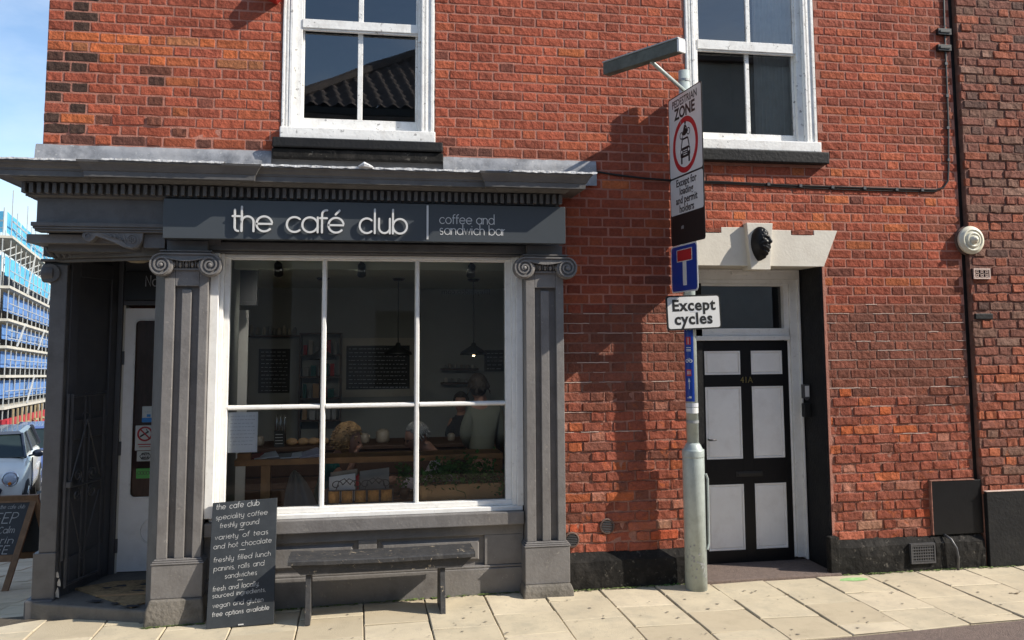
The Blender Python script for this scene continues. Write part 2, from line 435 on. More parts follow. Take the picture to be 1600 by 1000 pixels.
pave = tag(empty('pavement'), kind='structure')
b = MB(); vs = []
XX = [-6, -4.5, -4, -3, -2.5, -2.3, -2.15, -2.05, -1.95, -1.5, -.5, .9, 3, 6, 9]
b2 = [(-1, 1)]
for x in XX: vs += [(x, yedge(x)+.004, h(x, -1)-.014), (x, .35, h(x, 0)-.014)]
b.add(vs, [(2*i, 2*i+2, 2*i+3, 2*i+1) for i in range(len(XX)-1)])
b.build('bedding', MAT['joint'], pave)
nsl = 0
def add_slab(x0, x1, y0, y1, parent, yclip=None):
    global nsl
    g = .0028+random.random()*.002
    c = [(x0+g, y0+g), (x1-g, y0+g), (x1-g, y1-g), (x0+g, y1-g)]
    if yclip: c = [(x, max(y, yclip(x)+.004)) for x, y in c]
    if c[3][1]-c[0][1] < .03: return
    dz = random.uniform(-.004, .003); tx = random.uniform(-.004, .004); ty = random.uniform(-.003, .003)
    cx, cy = (x0+x1)/2, (y0+y1)/2
    top = [(x, y, h(x, y)+dz+tx*(x-cx)/.22+ty*(y-cy)/.22) for x, y in c]
    bv = .005
    ins = []
    for (x, y, z) in top: ins.append((x+(bv if x < cx else -bv), y+(bv if y < cy else -bv), z))
    low = [(x, y, z-.005) for x, y, z in top]
    bot = [(x, y, z-.035) for x, y, z in top]
    m = MB(); m.add(ins+low+bot, [(0,1,2,3)]+[(4+i, 4+(i+1)%4, (i+1)%4, i) for i in range(4)]+[(8+i, 8+(i+1)%4, 4+(i+1)%4, 4+i) for i in range(4)])
    m.build('slab', MAT[random.choice(['slab', 'slab', 'slab2', 'slab3'])], parent); nsl += 1
for c in range(-14, 16):
    x0 = .05+.44*c; x1 = x0+.44
    off = -.505 if c % 2 == 0 else -.715
    y = off+.43*2
    while y > -1.9:
        y1 = y; y0 = y-.43
        lim = .30 if x1 < -1.2 else .10
        if y0 < lim:
            if x0 < -1.1 and x1 > -2.3 and y1 > .45: y1 = .45
            if y1 > .1 and x0 > -1.1: y1 = .1
            add_slab(x0, x1, y0, min(y1, .45 if x1 < -2.2 else y1), pave, yedge)
        y -= .43
gum = tag(empty('gum_spots'), kind='stuff'); gb = MB()
for _ in range(150):
    x = random.uniform(-2.2, 5.6); y = random.uniform(-1.3, -.25)
    if y < yedge(x)+.05: continue
    r_ = random.uniform(.004, .014); z = h(x, y)+.0052; gb.add([(x+r_*math.cos(a*.9)*random.uniform(.7, 1.2), y+r_*math.sin(a*.9)*random.uniform(.6, 1.1), z) for a in range(7)], [tuple(range(7))])
tag(gb.build('gum', mat('gum_grey', (.20, .175, .14), .8, .3, 40, 0), gum), kind='stuff')
side = tag(empty('side_pavement'), kind='structure')
for c in range(0, 6):
    x1 = -2.29-.44*c; x0 = x1-.44
    y = .455 if c % 2 else .24
    first = True
    while y < 6:
        add_slab(x0, x1, max(y, .455), y+.43, side); y += .43
b = MB(); XX = [-4.93, -4.4, -4, -3.4, -2.8, -2.45, -2.29]; YY = [.45, 1, 2, 3, 4, 5, 6.2]
vs = [(x, y, h(x, y)-.014) for x in XX for y in YY]; n = len(YY)
b.add(vs, [(i*n+j, (i+1)*n+j, (i+1)*n+j+1, i*n+j+1) for i in range(len(XX)-1) for j in range(n-1)])
b.build('bedding', MAT['joint'], side)
# rough mortar doorstep strip before door 41A
b = MB(); b.box(2.60, 3.80, -.09, .44, -.03, .022)
tag(b.build('door_threshold', MAT['tarmac'], bevel=.01), kind='structure')

# ------------------------------------------------------------------ brickwork
CH = 0.0764; Z0 = 2.544
def variants(n, rough, seed):
    rg = np.random.default_rng(seed); out = []
    gx = np.array([-1, -.95, -.33, .33, .95, 1.0]); gz = np.array([-1, -.82, .82, 1.0])
    for k in range(n):
        a = .013 if rough else .0060; d = .0048 if rough else .0014
        V = []; nx, nz = len(gx), len(gz)
        P = np.zeros((nx, nz, 3))
        for i in range(nx):
            for j in range(nz):
                edge = i in (0, nx-1) or j in (0, nz-1); corner = i in (0, nx-1) and j in (0, nz-1)
                x, z = gx[i], gz[j]
                if corner: x *= .985; z *= .93
                P[i, j] = (x, ((.004 if rough else .0022) if edge else 0)+rg.normal(0, d*.45)+(.003 if corner else 0), z)
                P[i, j, 0] += rg.normal(0, a*.35)/.11*.5 if edge else 0
                P[i, j, 2] += rg.normal(0, a*.45)/.032*.5 if edge else 0
                if edge and rough and rg.random() < .15: P[i, j, 1] += .012
        fr = P.reshape(-1, 3); ring = [i*nz for i in range(nx)]+[(nx-1)*nz+j for j in range(1, nz)]+[i*nz+nz-1 for i in range(nx-2, -1, -1)]+[j for j in range(nz-2, 0, -1)]
        bk = fr[ring].copy(); bk[:, 1] = .03
        F = [(i*nz+j, (i+1)*nz+j, (i+1)*nz+j+1, i*nz+j+1) for i in range(nx-1) for j in range(nz-1)]
        nb = len(fr); m_ = len(ring)
        F += [(ring[q], nb+q, nb+(q+1) % m_, ring[(q+1) % m_]) for q in range(m_)]
        out.append((np.vstack([fr, bk]), np.array(F)))
    return out
VC = variants(12, False, 1); VR = variants(14, True, 2)
_meshes = {}
def brick_mesh(rough, k, wd):
    key = (rough, k, round(wd, 2))
    if key not in _meshes:
        V, F = (VR if rough else VC)[k]
        me = bpy.data.meshes.new('brick'); v = V.copy(); v[:, 0] *= wd/2; v[:, 2] *= (CH-.0125)/2
        me.from_pydata(v.tolist(), [], F.tolist()); me.materials.append(MAT['brick_o'])
        _meshes[key] = me
    return _meshes[key]
def pick(cands): return random.choices([c for _, c in cands], [w_ for w_, _ in cands])[0]
UP = [(4, (.36, .100, .060)), (4, (.33, .092, .057)), (4, (.30, .086, .056)), (2, (.39, .115, .062)), (1.5, (.275, .084, .056)), (.12, (.18, .066, .05)), (.4, (.44, .14, .058))]
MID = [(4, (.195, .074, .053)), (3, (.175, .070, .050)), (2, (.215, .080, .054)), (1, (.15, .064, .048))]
LOW = [(4, (.28, .088, .058)), (4, (.245, .082, .056)), (1, (.37, .115, .052)), (1.6, (.18, .074, .055)), (.7, (.34, .16, .12))]
NB = [(3, (.25, .09, .06)), (3, (.215, .085, .06)), (2, (.20, .105, .075)), (2, (.32, .10, .056)), (.6, (.13, .07, .055)), (.6, (.27, .15, .11))]
def colour_main(x, z):
    r = random.random()
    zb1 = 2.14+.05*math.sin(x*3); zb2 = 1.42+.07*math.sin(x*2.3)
    if z > zb1:
        c = pick(UP)
        if x < -.75 and 3.93 < z < 4.13 and random.random() < .75: c = pick([(1, (.50, .15, .06)), (1, (.42, .13, .06)), (.8, (.33, .14, .07))])
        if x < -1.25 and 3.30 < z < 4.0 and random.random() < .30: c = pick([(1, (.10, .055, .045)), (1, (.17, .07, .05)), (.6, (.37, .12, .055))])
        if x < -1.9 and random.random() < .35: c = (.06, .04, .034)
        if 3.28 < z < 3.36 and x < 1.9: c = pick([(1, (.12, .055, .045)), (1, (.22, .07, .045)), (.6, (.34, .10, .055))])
        if x > 4.6: c = pick([(2, c), (1, (.24, .085, .055))])
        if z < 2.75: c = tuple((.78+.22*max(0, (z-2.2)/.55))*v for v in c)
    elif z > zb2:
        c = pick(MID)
    else:
        c = pick(LOW)
        if 3.8 < x < 4.9 and 1.05 < z < 1.5 and random.random() < .22: c = (.43, .12, .045)
        if z < .5 and random.random() < .4: c = pick([(1, (.42, .15, .10)), (1, (.33, .19, .14)), (1, (.40, .10, .05))])
    f = random.uniform(.86, 1.14)
    return (c[0]*f*1.04, c[1]*f*.90, c[2]*f*.80)
def colour_nb(x, z):
    c = pick(NB)
    if z < 1.6 and random.random() < .4: c = pick([(1, (.38, .115, .055)), (1, (.32, .095, .055))])
    f = random.uniform(.86, 1.14); return tuple(v*f for v in c)

def lay(region, pitch, stretcher, header, yface, zlo, zhi, colour, rough_fn, phase=0.0, zoff=0.0, jit=0.0):
    """region(zmid)-> list of (x0,x1) spans; returns brick list"""
    out = []
    n0 = int(math.floor((zlo-Z0-zoff)/CH)); n1 = int(math.ceil((zhi-Z0-zoff)/CH))
    for n in range(n0, n1):
        zb = Z0+zoff+n*CH; zm = zb+CH/2
        if zm < zlo or zm > zhi: continue
        sh = phase+(pitch/2 if n % 2 else 0)+random.uniform(-jit, jit)
        for (a, b_) in region(zm):
            k = int(math.floor((a-sh)/pitch))-1
            x = sh+k*pitch
            seq = []
            while x < b_:
                seq.append((x, x+stretcher)); x2 = x+stretcher+(pitch-stretcher-header)/2
                seq.append((x2, x2+header)); x += pitch
            spans = []
            for s0, s1 in seq:
                s0 = max(s0, a+.004); s1 = min(s1, b_-.004)
                if s1-s0 > .035: spans.append((s0, s1))
            for s0, s1 in spans:
                s0 += random.uniform(-.0015, .003); s1 += random.uniform(-.003, .0015)
                xm = (s0+s1)/2; ro = rough_fn(xm, zm)
                ht = random.uniform(-.0015, .0015)
                out.append((xm+random.uniform(-.0015, .0015), zm+ht, s1-s0, ro, random.randrange(14 if ro else 12),
                            yface+(random.uniform(-.010, .000) if ro else random.uniform(-.0016, .0006)), colour(xm, zm), random.random() < .5))
    return out
def place(bricks, parent, nparts=300):
    def size(bk):
        dx, dy, dz = bk[0]-CAM.x, 6.6, bk[1]-CAM.z
        d = math.sqrt(dx*dx+dy*dy+dz*dz)
        q = Vector((bk[0], 0, bk[1]))-CAM
        u = 800+FPX*q.dot(RGT)/q.dot(_f); v_ = 400-FPX*q.dot(UPV)/q.dot(_f)
        if not (0 < u < 1600 and 0 < v_ < 1000): return -1
        return bk[2]*6.6/d**3
    order = sorted(range(len(bricks)), key=lambda i: -size(bricks[i]))
    top = set(order[:nparts])
    for i in order[:nparts]:
        x, z, wd, ro, k, y, c, fl = bricks[i]
        wq = round(wd, 2)
        o = bpy.data.objects.new('brick', brick_mesh(ro, k, wd)); o.location = (x, y, z); o.scale.x = wd/wq*(1 if not fl else 1)
        if fl: o.rotation_euler.y = R(random.uniform(-.5, .5))
        o.color = (*c, 1); link(o, parent)
    VV = []; FF = []; CC = []; base = 0
    for i in order[nparts:]:
        x, z, wd, ro, k, y, c, fl = bricks[i]
        V, F = (VR if ro else VC)[k]
        v = V.copy(); v[:, 0] = v[:, 0]*wd/2+x; v[:, 2] = v[:, 2]*(CH-.0125)/2+z; v[:, 1] += y
        VV.append(v); FF.append(F+base); base += len(v); CC.append(np.tile(np.array([*c, 1.0]), (len(F), 1)))
    VV = np.vstack(VV); FF = np.vstack(FF); CC = np.vstack(CC)
    me = bpy.data.meshes.new('brickwork')
    me.vertices.add(len(VV)); me.vertices.foreach_set('co', VV.ravel())
    nf = len(FF); me.loops.add(nf*4); me.loops.foreach_set('vertex_index', FF.ravel().astype(np.int32))
    me.polygons.add(nf); me.polygons.foreach_set('loop_start', np.arange(0, nf*4, 4, dtype=np.int32))
    me.polygons.foreach_set('loop_total', np.full(nf, 4, dtype=np.int32)); me.polygons.foreach_set('use_smooth', np.zeros(nf, dtype=bool))
    me.update(calc_edges=True)
    at_ = me.attributes.new('bcol', 'FLOAT_COLOR', 'FACE'); at_.data.foreach_set('color', CC.ravel().astype(np.float32))
    me.materials.append(MAT['brick_s'])
    o = bpy.data.objects.new('brickwork', me); link(o, parent); tag(o, kind='stuff'); return o

def sub(spans, x0, x1):
    out = []
    for a, b_ in spans:
        if x1 <= a or x0 >= b_: out.append((a, b_)); continue
        if a < x0: out.append((a, x0))
        if x1 < b_: out.append((x1, b_))
    return out
XR_MAIN = 5.078
def lint_x(z):
    t = (z-2.477)/(2.773-2.477)
    return (2.61-.134*t, 3.787+.134*t)
def region_main(z):
    s = []
    if z > 3.285: s = [(-2.262, XR_MAIN)]
    elif z > .25: s = [(1.50, XR_MAIN)]
    if 3.395 < z: s = sub(s, -.605, .557)
    elif z > 3.25: s = sub(s, -.66, .615)
    if z > 3.425: s = sub(s, 2.62, 3.785)
    elif z > 3.32: s = sub(s, 2.575, 3.845)
    if z < 2.475: s = sub(s, 2.62, 3.775)
    elif z < 2.775: s = sub(s, *lint_x(z))
    elif z < 2.82: s = sub(s, 3.09, 3.317)
    if z < .70: s = sub(s, 4.655, 5.2)
    s = [(max(a, 2.47), b_) if False else (a, b_) for a, b_ in s]
    return s
building = thing('brick_building', 'red brick corner house with white sash windows above the grey café shopfront', 'building')
# mortar bed in cells
def wall_cells(xs, zs, inside, y0, y1, parent, mfun, name='mortar_bed'):
    groups = {}
    for i in range(len(xs)-1):
        for j in range(len(zs)-1):
            xm, zm = (xs[i]+xs[i+1])/2, (zs[j]+zs[j+1])/2
            if inside(xm, zm):
                groups.setdefault(mfun(zm), MB()).box(xs[i], xs[i+1], y0, y1, zs[j], zs[j+1])
    for m_, g in groups.items(): split_build(g, name, MAT[m_], parent)
def in_main(x, z):
    for a, b_ in region_main(z):
        if a-.001 < x < b_+.001: return True
    return False
def in_bed(x, z):
    if z > 3.27 and -.605 < x < .557 and z > 3.395: return False
    if 2.62 < x < 3.785 and z > 3.425: return False
    if 2.62 < x < 3.775 and z < 2.475: return False
    if z > 3.2: return True
    return x > 1.5
ZB1 = Z0-5*CH; ZB2 = Z0-14*CH
wall_cells([-2.258, -.605, .557, 1.5, 2.62, 3.775, 3.785, XR_MAIN+.0], [0, ZB2, ZB1, 2.475, 3.2, 3.395, 3.425, 5.1], in_bed, -.0010, .30, building,
           lambda z: 'mortar' if z > ZB1 else ('mortar_brown' if z > ZB2 else 'mortar_low'))
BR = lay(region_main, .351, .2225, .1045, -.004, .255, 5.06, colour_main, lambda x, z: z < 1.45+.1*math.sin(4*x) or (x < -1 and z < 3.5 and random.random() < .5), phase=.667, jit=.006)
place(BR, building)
# proud white pointing on the joints of the darker band
b = MB()
for n in range(-19, -4):
    z = Z0+n*CH
    dens = 1.0 if -14 < n < -5 else .35
    for (a, e) in region_main(z+.01):
        x = a+.02
        while x < e-.05:
            ln = random.uniform(.04, .34)
            if random.random() < .42*dens:
                x1 = min(x+ln, e-.01); k = max(2, int((x1-x)/.03)); pts = [(x+(x1-x)*i/k, z+random.uniform(-.002, .002)) for i in range(k+1)]
                b.ribbon(pts, random.uniform(.003, .0055), -.007, .008)
            x += ln+random.uniform(.0, .12)
tag(b.build('raised_pointing', MAT['mortar_white'], building), kind='stuff')
# side walls and rear so that the house is a solid body
b = MB(); b.box(-2.258, -2.0, .30, 9.0, 2.75, 5.1); b.box(-2.2, -2.0, 1.6, 9.0, -1.3, 2.75)
b.build('side_wall', MAT['mortar'], building)
b = MB(); b.box(-2.25, 6.5, .30, 9.0, 5.1, 5.3)
b.build('upper_storey_slab', MAT['void'], building)

# neighbouring wall on the right
nbw = thing('neighbour_wall', 'older brown brick wall at the right edge beyond the dark joint', 'wall')
def region_nb(z):
    if z < .612: return []
    s = [(5.122, 8.4)]
    if 2.375 < z < 2.475: s = sub(s, 5.125, 5.30)
    if 2.03 < z < 2.09: s = sub(s, 5.135, 5.30)
    return s
b = MB(); b.box(5.0785, 5.1285, .022, .3, 0, 5.1); b.build('joint_shade_strip', MAT['signblack'], nbw)  # black strip painted in for the shadow line between the two walls
b = MB(); b.box(5.129, 8.4, -.034, .3, 0, 5.1); b.build('mortar_bed', MAT['mortar_brown'], nbw)
BR2 = lay(region_nb, .347, .215, .10, -.038, .612, 5.06, colour_nb, lambda x, z: random.random() < .45 or z < 2.5, phase=5.31, zoff=.022, jit=.03)
place(BR2, nbw)
b = MB(); b.box(5.142, 5.31, -.052, .0, 2.035, 2.085); b.build('black_brick', MAT['black'], nbw, bevel=.006)
b = MB(); b.box(5.135, 8.4, -.075, .0, 0, .605); b.build('black_plinth_board', MAT['black'], nbw, bevel=.004)
b = MB(); b.box(5.13, 8.4, -.079, .0, .6055, .613); b.build('board_capping', MAT['mortar_white'], nbw, bevel=.003)
# terracotta airbrick with a pierced pattern
ab = empty('airbrick'); ab.parent = nbw
xa0, xa1, za0, za1 = 5.138, 5.296, 2.378, 2.468
b = MB(); b.box(xa0, xa1, -.052, .0, za0, za1); b.build('backing', MAT['black'], ab)
b = MB(); b.box(xa0, xa1, -.066, -.0525, za1-.012, za1); b.box(xa0, xa1, -.066, -.0525, za0, za0+.012)
b.box(xa0, xa0+.01, -.066, -.0525, za0+.012, za1-.012); b.box(xa1-.01, xa1, -.066, -.0525, za0+.012, za1-.012)
for i in range(3):
    for j in range(2):
        cx, cz = xa0+.010+.046*(i+.5), za0+.012+.033*(j+.5)
        b.ribbon(arc(cx, cz, .010, 0, 360, 12), .004, -.064, -.053)
        for a_ in (45, 135, 225, 315):
            b.ribbon([(cx+.010*math.cos(R(a_)), cz+.010*math.sin(R(a_))), (cx+.024*math.cos(R(a_)), cz+.019*math.sin(R(a_)))], .0035, -.063, -.0532)
b.build('lattice', MAT['mortar_white'], ab)

# plinth of the main wall, with drains
for (a, e, ztop) in ((1.50, 2.625, .258), (3.80, 4.66, .262), (4.66, 5.11, .262)):
    b = MB(); n = 14; vs = []
    prof = [(-.058, -.04), (-.060, .14), (-.052, ztop-.055), (-.006, ztop+.004)]
    for i in range(n+1):
        x = a+(e-a)*i/n
        for (y, z) in prof: vs.append((x, y+random.uniform(-.004, .004), z+(random.uniform(-.006, .006) if z > .1 else 0)))
        vs.append((x, .02, ztop+.004)); vs.append((x, .02, -.04))
    m_ = 6
    fs = [(i*m_+j, (i+1)*m_+j, (i+1)*m_+j+1, i*m_+j+1) for i in range(n) for j in range(5)]
    fs += [(0, 1, 2, 3, 4, 5), tuple(n*m_+k for k in (5, 4, 3, 2, 1, 0))]
    b.add(vs, fs); b.build('plinth', MAT['plinth'], building)
b = MB(); b.box(4.664, 5.125, -.03, .02, .268, .702); pb = b.build('black_panel', MAT['blackgloss'], building, bevel=.004)
b = MB(); b.box(4.655, 5.06, -.034, .02, .7025, .709); b.box(4.658, 4.6635, -.034, .02, .268, .7022); split_build(b, 'panel_trim', MAT['mortar_low'], building)
gr = empty('vent_grille', (0, 0, 0)); gr.parent = building
gx0, gx1, gz0, gz1 = 4.43, 4.625, .075, .205
b = MB(); b.box(gx0, gx1, -.066, -.05, gz0, gz1); b.build('backing', MAT['signblack'], gr)
b = MB()
for i in range(9):
    x = gx0+.012+(gx1-gx0-.024)*i/8; b.box(x-.0045, x+.0045, -.074, -.066, gz0, gz1)
for j in range(6):
    z = gz0+.008+(gz1-gz0-.016)*j/5; b.box(gx0, gx1, -.077, -.0665, z-.004, z+.004)
b.box(gx0-.012, gx1+.012, -.08, -.05, gz1, gz1+.014); b.box(gx0-.012, gx1+.012, -.08, -.05, gz0-.014, gz0)
b.box(gx0-.012, gx0, -.08, -.05, gz0, gz1); b.box(gx1, gx1+.012, -.08, -.05, gz0, gz1)
b.build('grid', MAT['iron'], gr)
for (cx, cz, lb) in ((1.612, .362, 'round vent close against the grey pilaster'), (1.892, .452, 'round vent in the shaded brickwork')):
    v = empty('round_vent', (cx, -.012, cz)); v.parent = building; tag(v, lb)
    b = MB(); b.lathe([(.060, -.02), (.060, .006), (.050, .012), (.045, .004), (.0445, -.02)], 24, 'y'); b.build('rim', MAT['ornament'], v, smooth=True)
    b = MB(); b.lathe([(.0445, -.02), (.0445, -.006)], 20, 'y'); b.build('backing', MAT['signblack'], v)
    b = MB()
    for k in range(-3, 4):
        z = k*.0125; wd = math.sqrt(max(0, .044**2-z*z)); b.box(-wd, wd, -.012, -.004, z-.003, z+.003)
    b.build('louvre', MAT['iron'], v)

# ------------------------------------------------------------------ sash windows upstairs
def sash_window(x0, x1, zb, ztop, glx, rail, label, curtain=None):
    wn = empty('sash_window'); wn.parent = building; tag(wn, label)
    g0, m0, m1, g1 = glx; r0, r1, gb = rail
    W_ = MAT['flaky']
    b = MB()                          # casings in fluted steps
    cw = .085
    for (a, e) in ((x0, x0+cw), (x1-cw*1.25, x1)):
        b.box(a, e, .0, .12, zb+.09, ztop)
        b.box(a+.004, a+.022, -.014, .0, zb+.09, ztop); b.box(e-.03, e-.006, -.009, .0, zb+.09, ztop)
        b.box(a+.034, a+.048, -.006, .0, zb+.09, ztop)
    split_build(b, 'casing', W_, wn, bevel=.003)
    b = MB()
    b.box(x0+cw, g0-.012, .03, .14, zb+.09, ztop); b.box(g1+.012, x1-cw*1.25, .03, .14, zb+.09, ztop)
    split_build(b, 'box_frame', W_, wn, bevel=.003)
    b = MB()                         # lower sash
    b.box(g0-.0115, g0+.004, .07, .11, gb, r0); b.box(g1-.004, g1+.0115, .07, .11, gb, r0)
    b.box(g0-.0115, g1+.0115, .068, .11, zb+.09, gb); b.box(m0, m1, .073, .105, gb, r0)
    b.build('lower_sash', W_, wn, bevel=.003)
    b = MB()
    b.box(g0-.0115, g1+.0115, .022, .066, r0, r1); b.box(g0-.0115, g1+.0115, .034, .066, r0-.014, r0-.001)
    b.box(m0+.002, m1+.002, .035, .062, r1, ztop); b.box(g0-.0115, g0+.002, .034, .064, r1, ztop); b.box(g1-.002, g1+.0115, .034, .064, r1, ztop)
    b.build('upper_sash', W_, wn, bevel=.003)
    b = MB()                         # sash horns
    b.box(g1+.012, g1+.034, .02, .03, r0-.07, ztop); b.build('sash_horn', W_, wn, bevel=.003)
    for (a, e) in ((g0, m0), (m1, g1)):
        q = MB(); q.add([(a, .086, gb), (e, .086, gb), (e, .0865, r0), (a, .0865, r0)], [(0, 1, 2, 3)]); q.build('pane', MAT['oldglass'], wn)
        q = MB(); q.add([(a, .050, r1), (e, .050, r1), (e, .0503, ztop), (a, .0503, ztop)], [(0, 1, 2, 3)]); q.build('pane', MAT['oldglass'], wn)
    b = MB(); b.box(x0-.004, x1+.004, -.05, .115, zb+.005, zb+.09); b.build('timber_sill', W_, wn, bevel=.006)
    # dark room behind
    b = MB(); b.box(x0-.25, x1+.25, .31, 2.2, zb-.3, zb-.25); b.box(x0-.25, x1+.25, 2.2, 2.25, zb-.3, ztop+.1)
    b.box(x0-.3, x0-.25, .31, 2.2, zb-.3, ztop+.1); b.box(x1+.25, x1+.3, .31, 2.2, zb-.3, ztop+.1)
    b.build('room_lining', MAT['void'], wn)
    if curtain:
        q = MB(); n = 40; vs = []
        for i in range(n+1):
            x = curtain[0]+(curtain[1]-curtain[0])*i/n; y = .15+.014*math.sin(i*1.7)+.008*math.sin(i*3.1)
            vs += [(x, y, zb+.1), (x, y, ztop)]
        q.add(vs, [(2*i, 2*i+2, 2*i+3, 2*i+1) for i in range(n)]); q.build('net_curtain', MAT['curtain'], wn, smooth=True)
    return wn
ZT = 5.1
sash_window(-.602, .555, 3.395, ZT, (-.445, -.037, .002, .414), (4.283, 4.352, 3.585), 'left upstairs window over the shop sign')
sash_window(2.625, 3.783, 3.425, ZT, (2.757, 3.184, 3.219, 3.613), (4.29, 4.37, 3.592), 'right upstairs window with net curtain', (3.30, 3.66))
b = MB(); b.box(-.655, .613, -.085, .02, 3.326, 3.397); b.build('stone_sill', MAT['black'], building, bevel=.008)
b = MB(); b.box(-.66, .62, -.06, .02, 3.245, 3.318); b.build('sill_underblock', MAT['plinth'], building, bevel=.01)
b = MB(); b.box(2.58, 3.842, -.075, .02, 3.328, 3.428); b.build('stone_sill', MAT['black'], building, bevel=.01)

# ------------------------------------------------------------------ doorway 41A
lt = empty('door_lintel'); lt.parent = building
b = MB()
CXL = 3.2
pl = [(2.612, 2.474), (3.788, 2.474), (3.921, 2.776), (3.708, 2.776), (3.708, 2.735), (3.505, 2.735), (3.505, 2.772), (3.30, 2.774),
      (3.09, 2.792), (2.892, 2.788), (2.892, 2.742), (2.70, 2.742), (2.70, 2.775), (2.478, 2.776)]
b.prism(pl, -.012, .33); b.build('lintel_block', MAT['cream'], lt, bevel=.003)
b = MB(); b.prism([(3.118, 2.440), (3.286, 2.440), (3.318, 2.822), (3.089, 2.822)], -.065, .1); b.build('keystone', MAT['cream'], lt, bevel=.004)
BRN = [(3.605, 2.755), (2.79, 2.763)]
for (x, z) in BRN:
    o = bpy.data.objects.new('brick', brick_mesh(False, 3, .19)); o.location = (x, -.016, z); o.scale.z = .56; o.color = (.25, .08, .05, 1); link(o, building)
# carved bearded head on the keystone (sculpted height field on an egg)
def head_carving():
    vs = []; fs = []; nu, nv = 56, 64
    for j in range(nv+1):
        v = j/nv; th = math.pi*v                # 0 top .. pi bottom
        for i in range(nu):
            u = 2*math.pi*i/nu
            sx, cz, sy = math.sin(th)*math.sin(u), math.cos(th), math.sin(th)*math.cos(u)   # sy>0 front
            rx, ry, rz = .088, .10, .160
            x, y, z = sx*rx, sy*ry, cz*rz
            if z < 0: x *= 1-.5*(min(1, -z/rz))**1.6; z *= 1.08
            f = max(0, sy)
            d = 0
            def G(cx, cz_, wx, wz): return math.exp(-((x-cx)/wx)**2-((z-cz_)/wz)**2)
            d += .040*G(0, .028, .014, .034)+.012*G(0, .005, .022, .012)      # nose
            d += .018*G(-.03, .068, .028, .012)+.018*G(.03, .068, .028, .012)  # brows
            d -= .018*G(-.028, .048, .014, .010)+.018*G(.028, .048, .014, .010)  # eye sockets
            d += .007*G(-.028, .047, .008, .005)+.007*G(.028, .047, .008, .005)
            d += .016*G(-.04, .012, .018, .02)+.016*G(.04, .012, .018, .02)   # cheeks
            d += .020*G(-.022, -.022, .024, .009)+.020*G(.022, -.022, .024, .009)  # moustache
            d -= .014*G(0, -.034, .018, .006); d += .010*G(0, -.042, .016, .006)
            if z < -.03: d += .012*abs(math.sin(x*190+z*60))+.008*math.sin(z*170+x*90)+.008
            if z > .095 or abs(x) > .062: d += .008*math.sin(u*17+z*90)+.008*math.sin(z*140-u*9)+.008
            y += d*f
            vs.append((x*(1+d*f*2), -y, z))
    for j in range(nv):
        for i in range(nu):
            i2 = (i+1) % nu; fs.append((j*nu+i, (j+1)*nu+i, (j+1)*nu+i2, j*nu+i2))
    b = MB(); b.add(vs, fs); return b
hd = head_carving().build('bearded_head', MAT['blackgloss'], lt, smooth=True, loc=(3.19, -.075, 2.655), rot=(R(4), 0, R(40)))
hd.scale = (.70, .8, .84)

YD = .38
door = empty('front_door'); door.parent = building; tag(door, 'black front door with white panels')
dx0, dx1 = ax(1100, 700, YD)-.012, ax(1235, 700, YD)+.0
dx0, dx1 = ax(1101.5, 700, YD), ax(1236, 700, YD)
dzb, dzt = az(1165, 880, YD), az(1165, 533, YD)
xm = (dx0+dx1)/2
b = MB(); b.box(dx0, dx1, YD+.022, YD+.05, dzb, dzt); b.build('door_leaf', MAT['blackgloss'], door)
b = MB()
st = .092
cols = [(dx0+st*.35, xm-.045), (xm+.045, dx1-st*.62)]
cols = [(dx0+.014, xm-.047), (xm+.047, dx1-.052)]
rows = [(az(1130, 861, YD), az(1130, 757, YD)), (az(1130, 718, YD), az(1130, 604, YD)), (az(1130, 586, YD), az(1130, 548, YD))]
xe = [dx0, cols[0][0], cols[0][1], cols[1][0], cols[1][1], dx1]; ze = [dzb]+[z for r_ in rows for z in r_]+[dzt]
for i in range(0, 5, 2): b.box(xe[i], xe[i+1], YD, YD+.022, dzb, dzt)
for j in range(0, 7, 2):
    for (a, e) in cols: b.box(a, e, YD+.0005, YD+.022, ze[j], ze[j+1])
b.build('door_framing', MAT['blackgloss'], door, bevel=.002)
for (a, e) in cols:
    for (z0, z1) in rows:
        q = MB(); i_ = .028
        q.add([(a+.004, YD+.02, z0+.004), (e-.004, YD+.02, z0+.004), (e-.004, YD+.02, z1-.004), (a+.004, YD+.02, z1-.004),
               (a+i_, YD+.006, z0+i_), (e-i_, YD+.006, z0+i_), (e-i_, YD+.006, z1-i_), (a+i_, YD+.006, z1-i_)],
              [(4, 5, 6, 7), (0, 1, 5, 4), (1, 2, 6, 5), (2, 3, 7, 6), (3, 0, 4, 7)])
        # raised moulding ring around the field
        for (p, q_, r_, s_) in ((a+.003, e-.003, z0+.003, z0+.014), (a+.003, e-.003, z1-.014, z1-.003)): q.box(p, q_, YD+.003, YD+.021, r_, s_)
        for (p, q_) in ((a+.003, a+.014), (e-.014, e-.003)): q.box(p, q_, YD+.003, YD+.021, z0+.0142, z1-.0142)
        q.build('door_panel', MAT['doorwhite'], door)
b = MB(); xk, zk = ax(1107, 687, YD), az(1107, 687, YD); b.tube([(xk, YD, zk), (xk, YD-.045, zk)], .007, 8); b.tube([(xk-.01, YD-.045, zk), (xk+.05, YD-.045, zk)], .008, 8)
b.build('door_handle', MAT['iron'], door, smooth=True)
b = MB(); zl = az(1180, 740, YD); b.box(xm-.12, xm+.12, YD-.006, YD, zl-.022, zl+.022); b.box(xm-.10, xm+.10, YD-.010, YD-.006, zl-.012, zl+.012); b.build('letter_plate', MAT['signblack'], door, bevel=.003)
b = MB(); b.box(dx0, dx1, YD-.02, YD+.05, .0, dzb-.004); b.build('weatherboard', MAT['black'], door, bevel=.006)

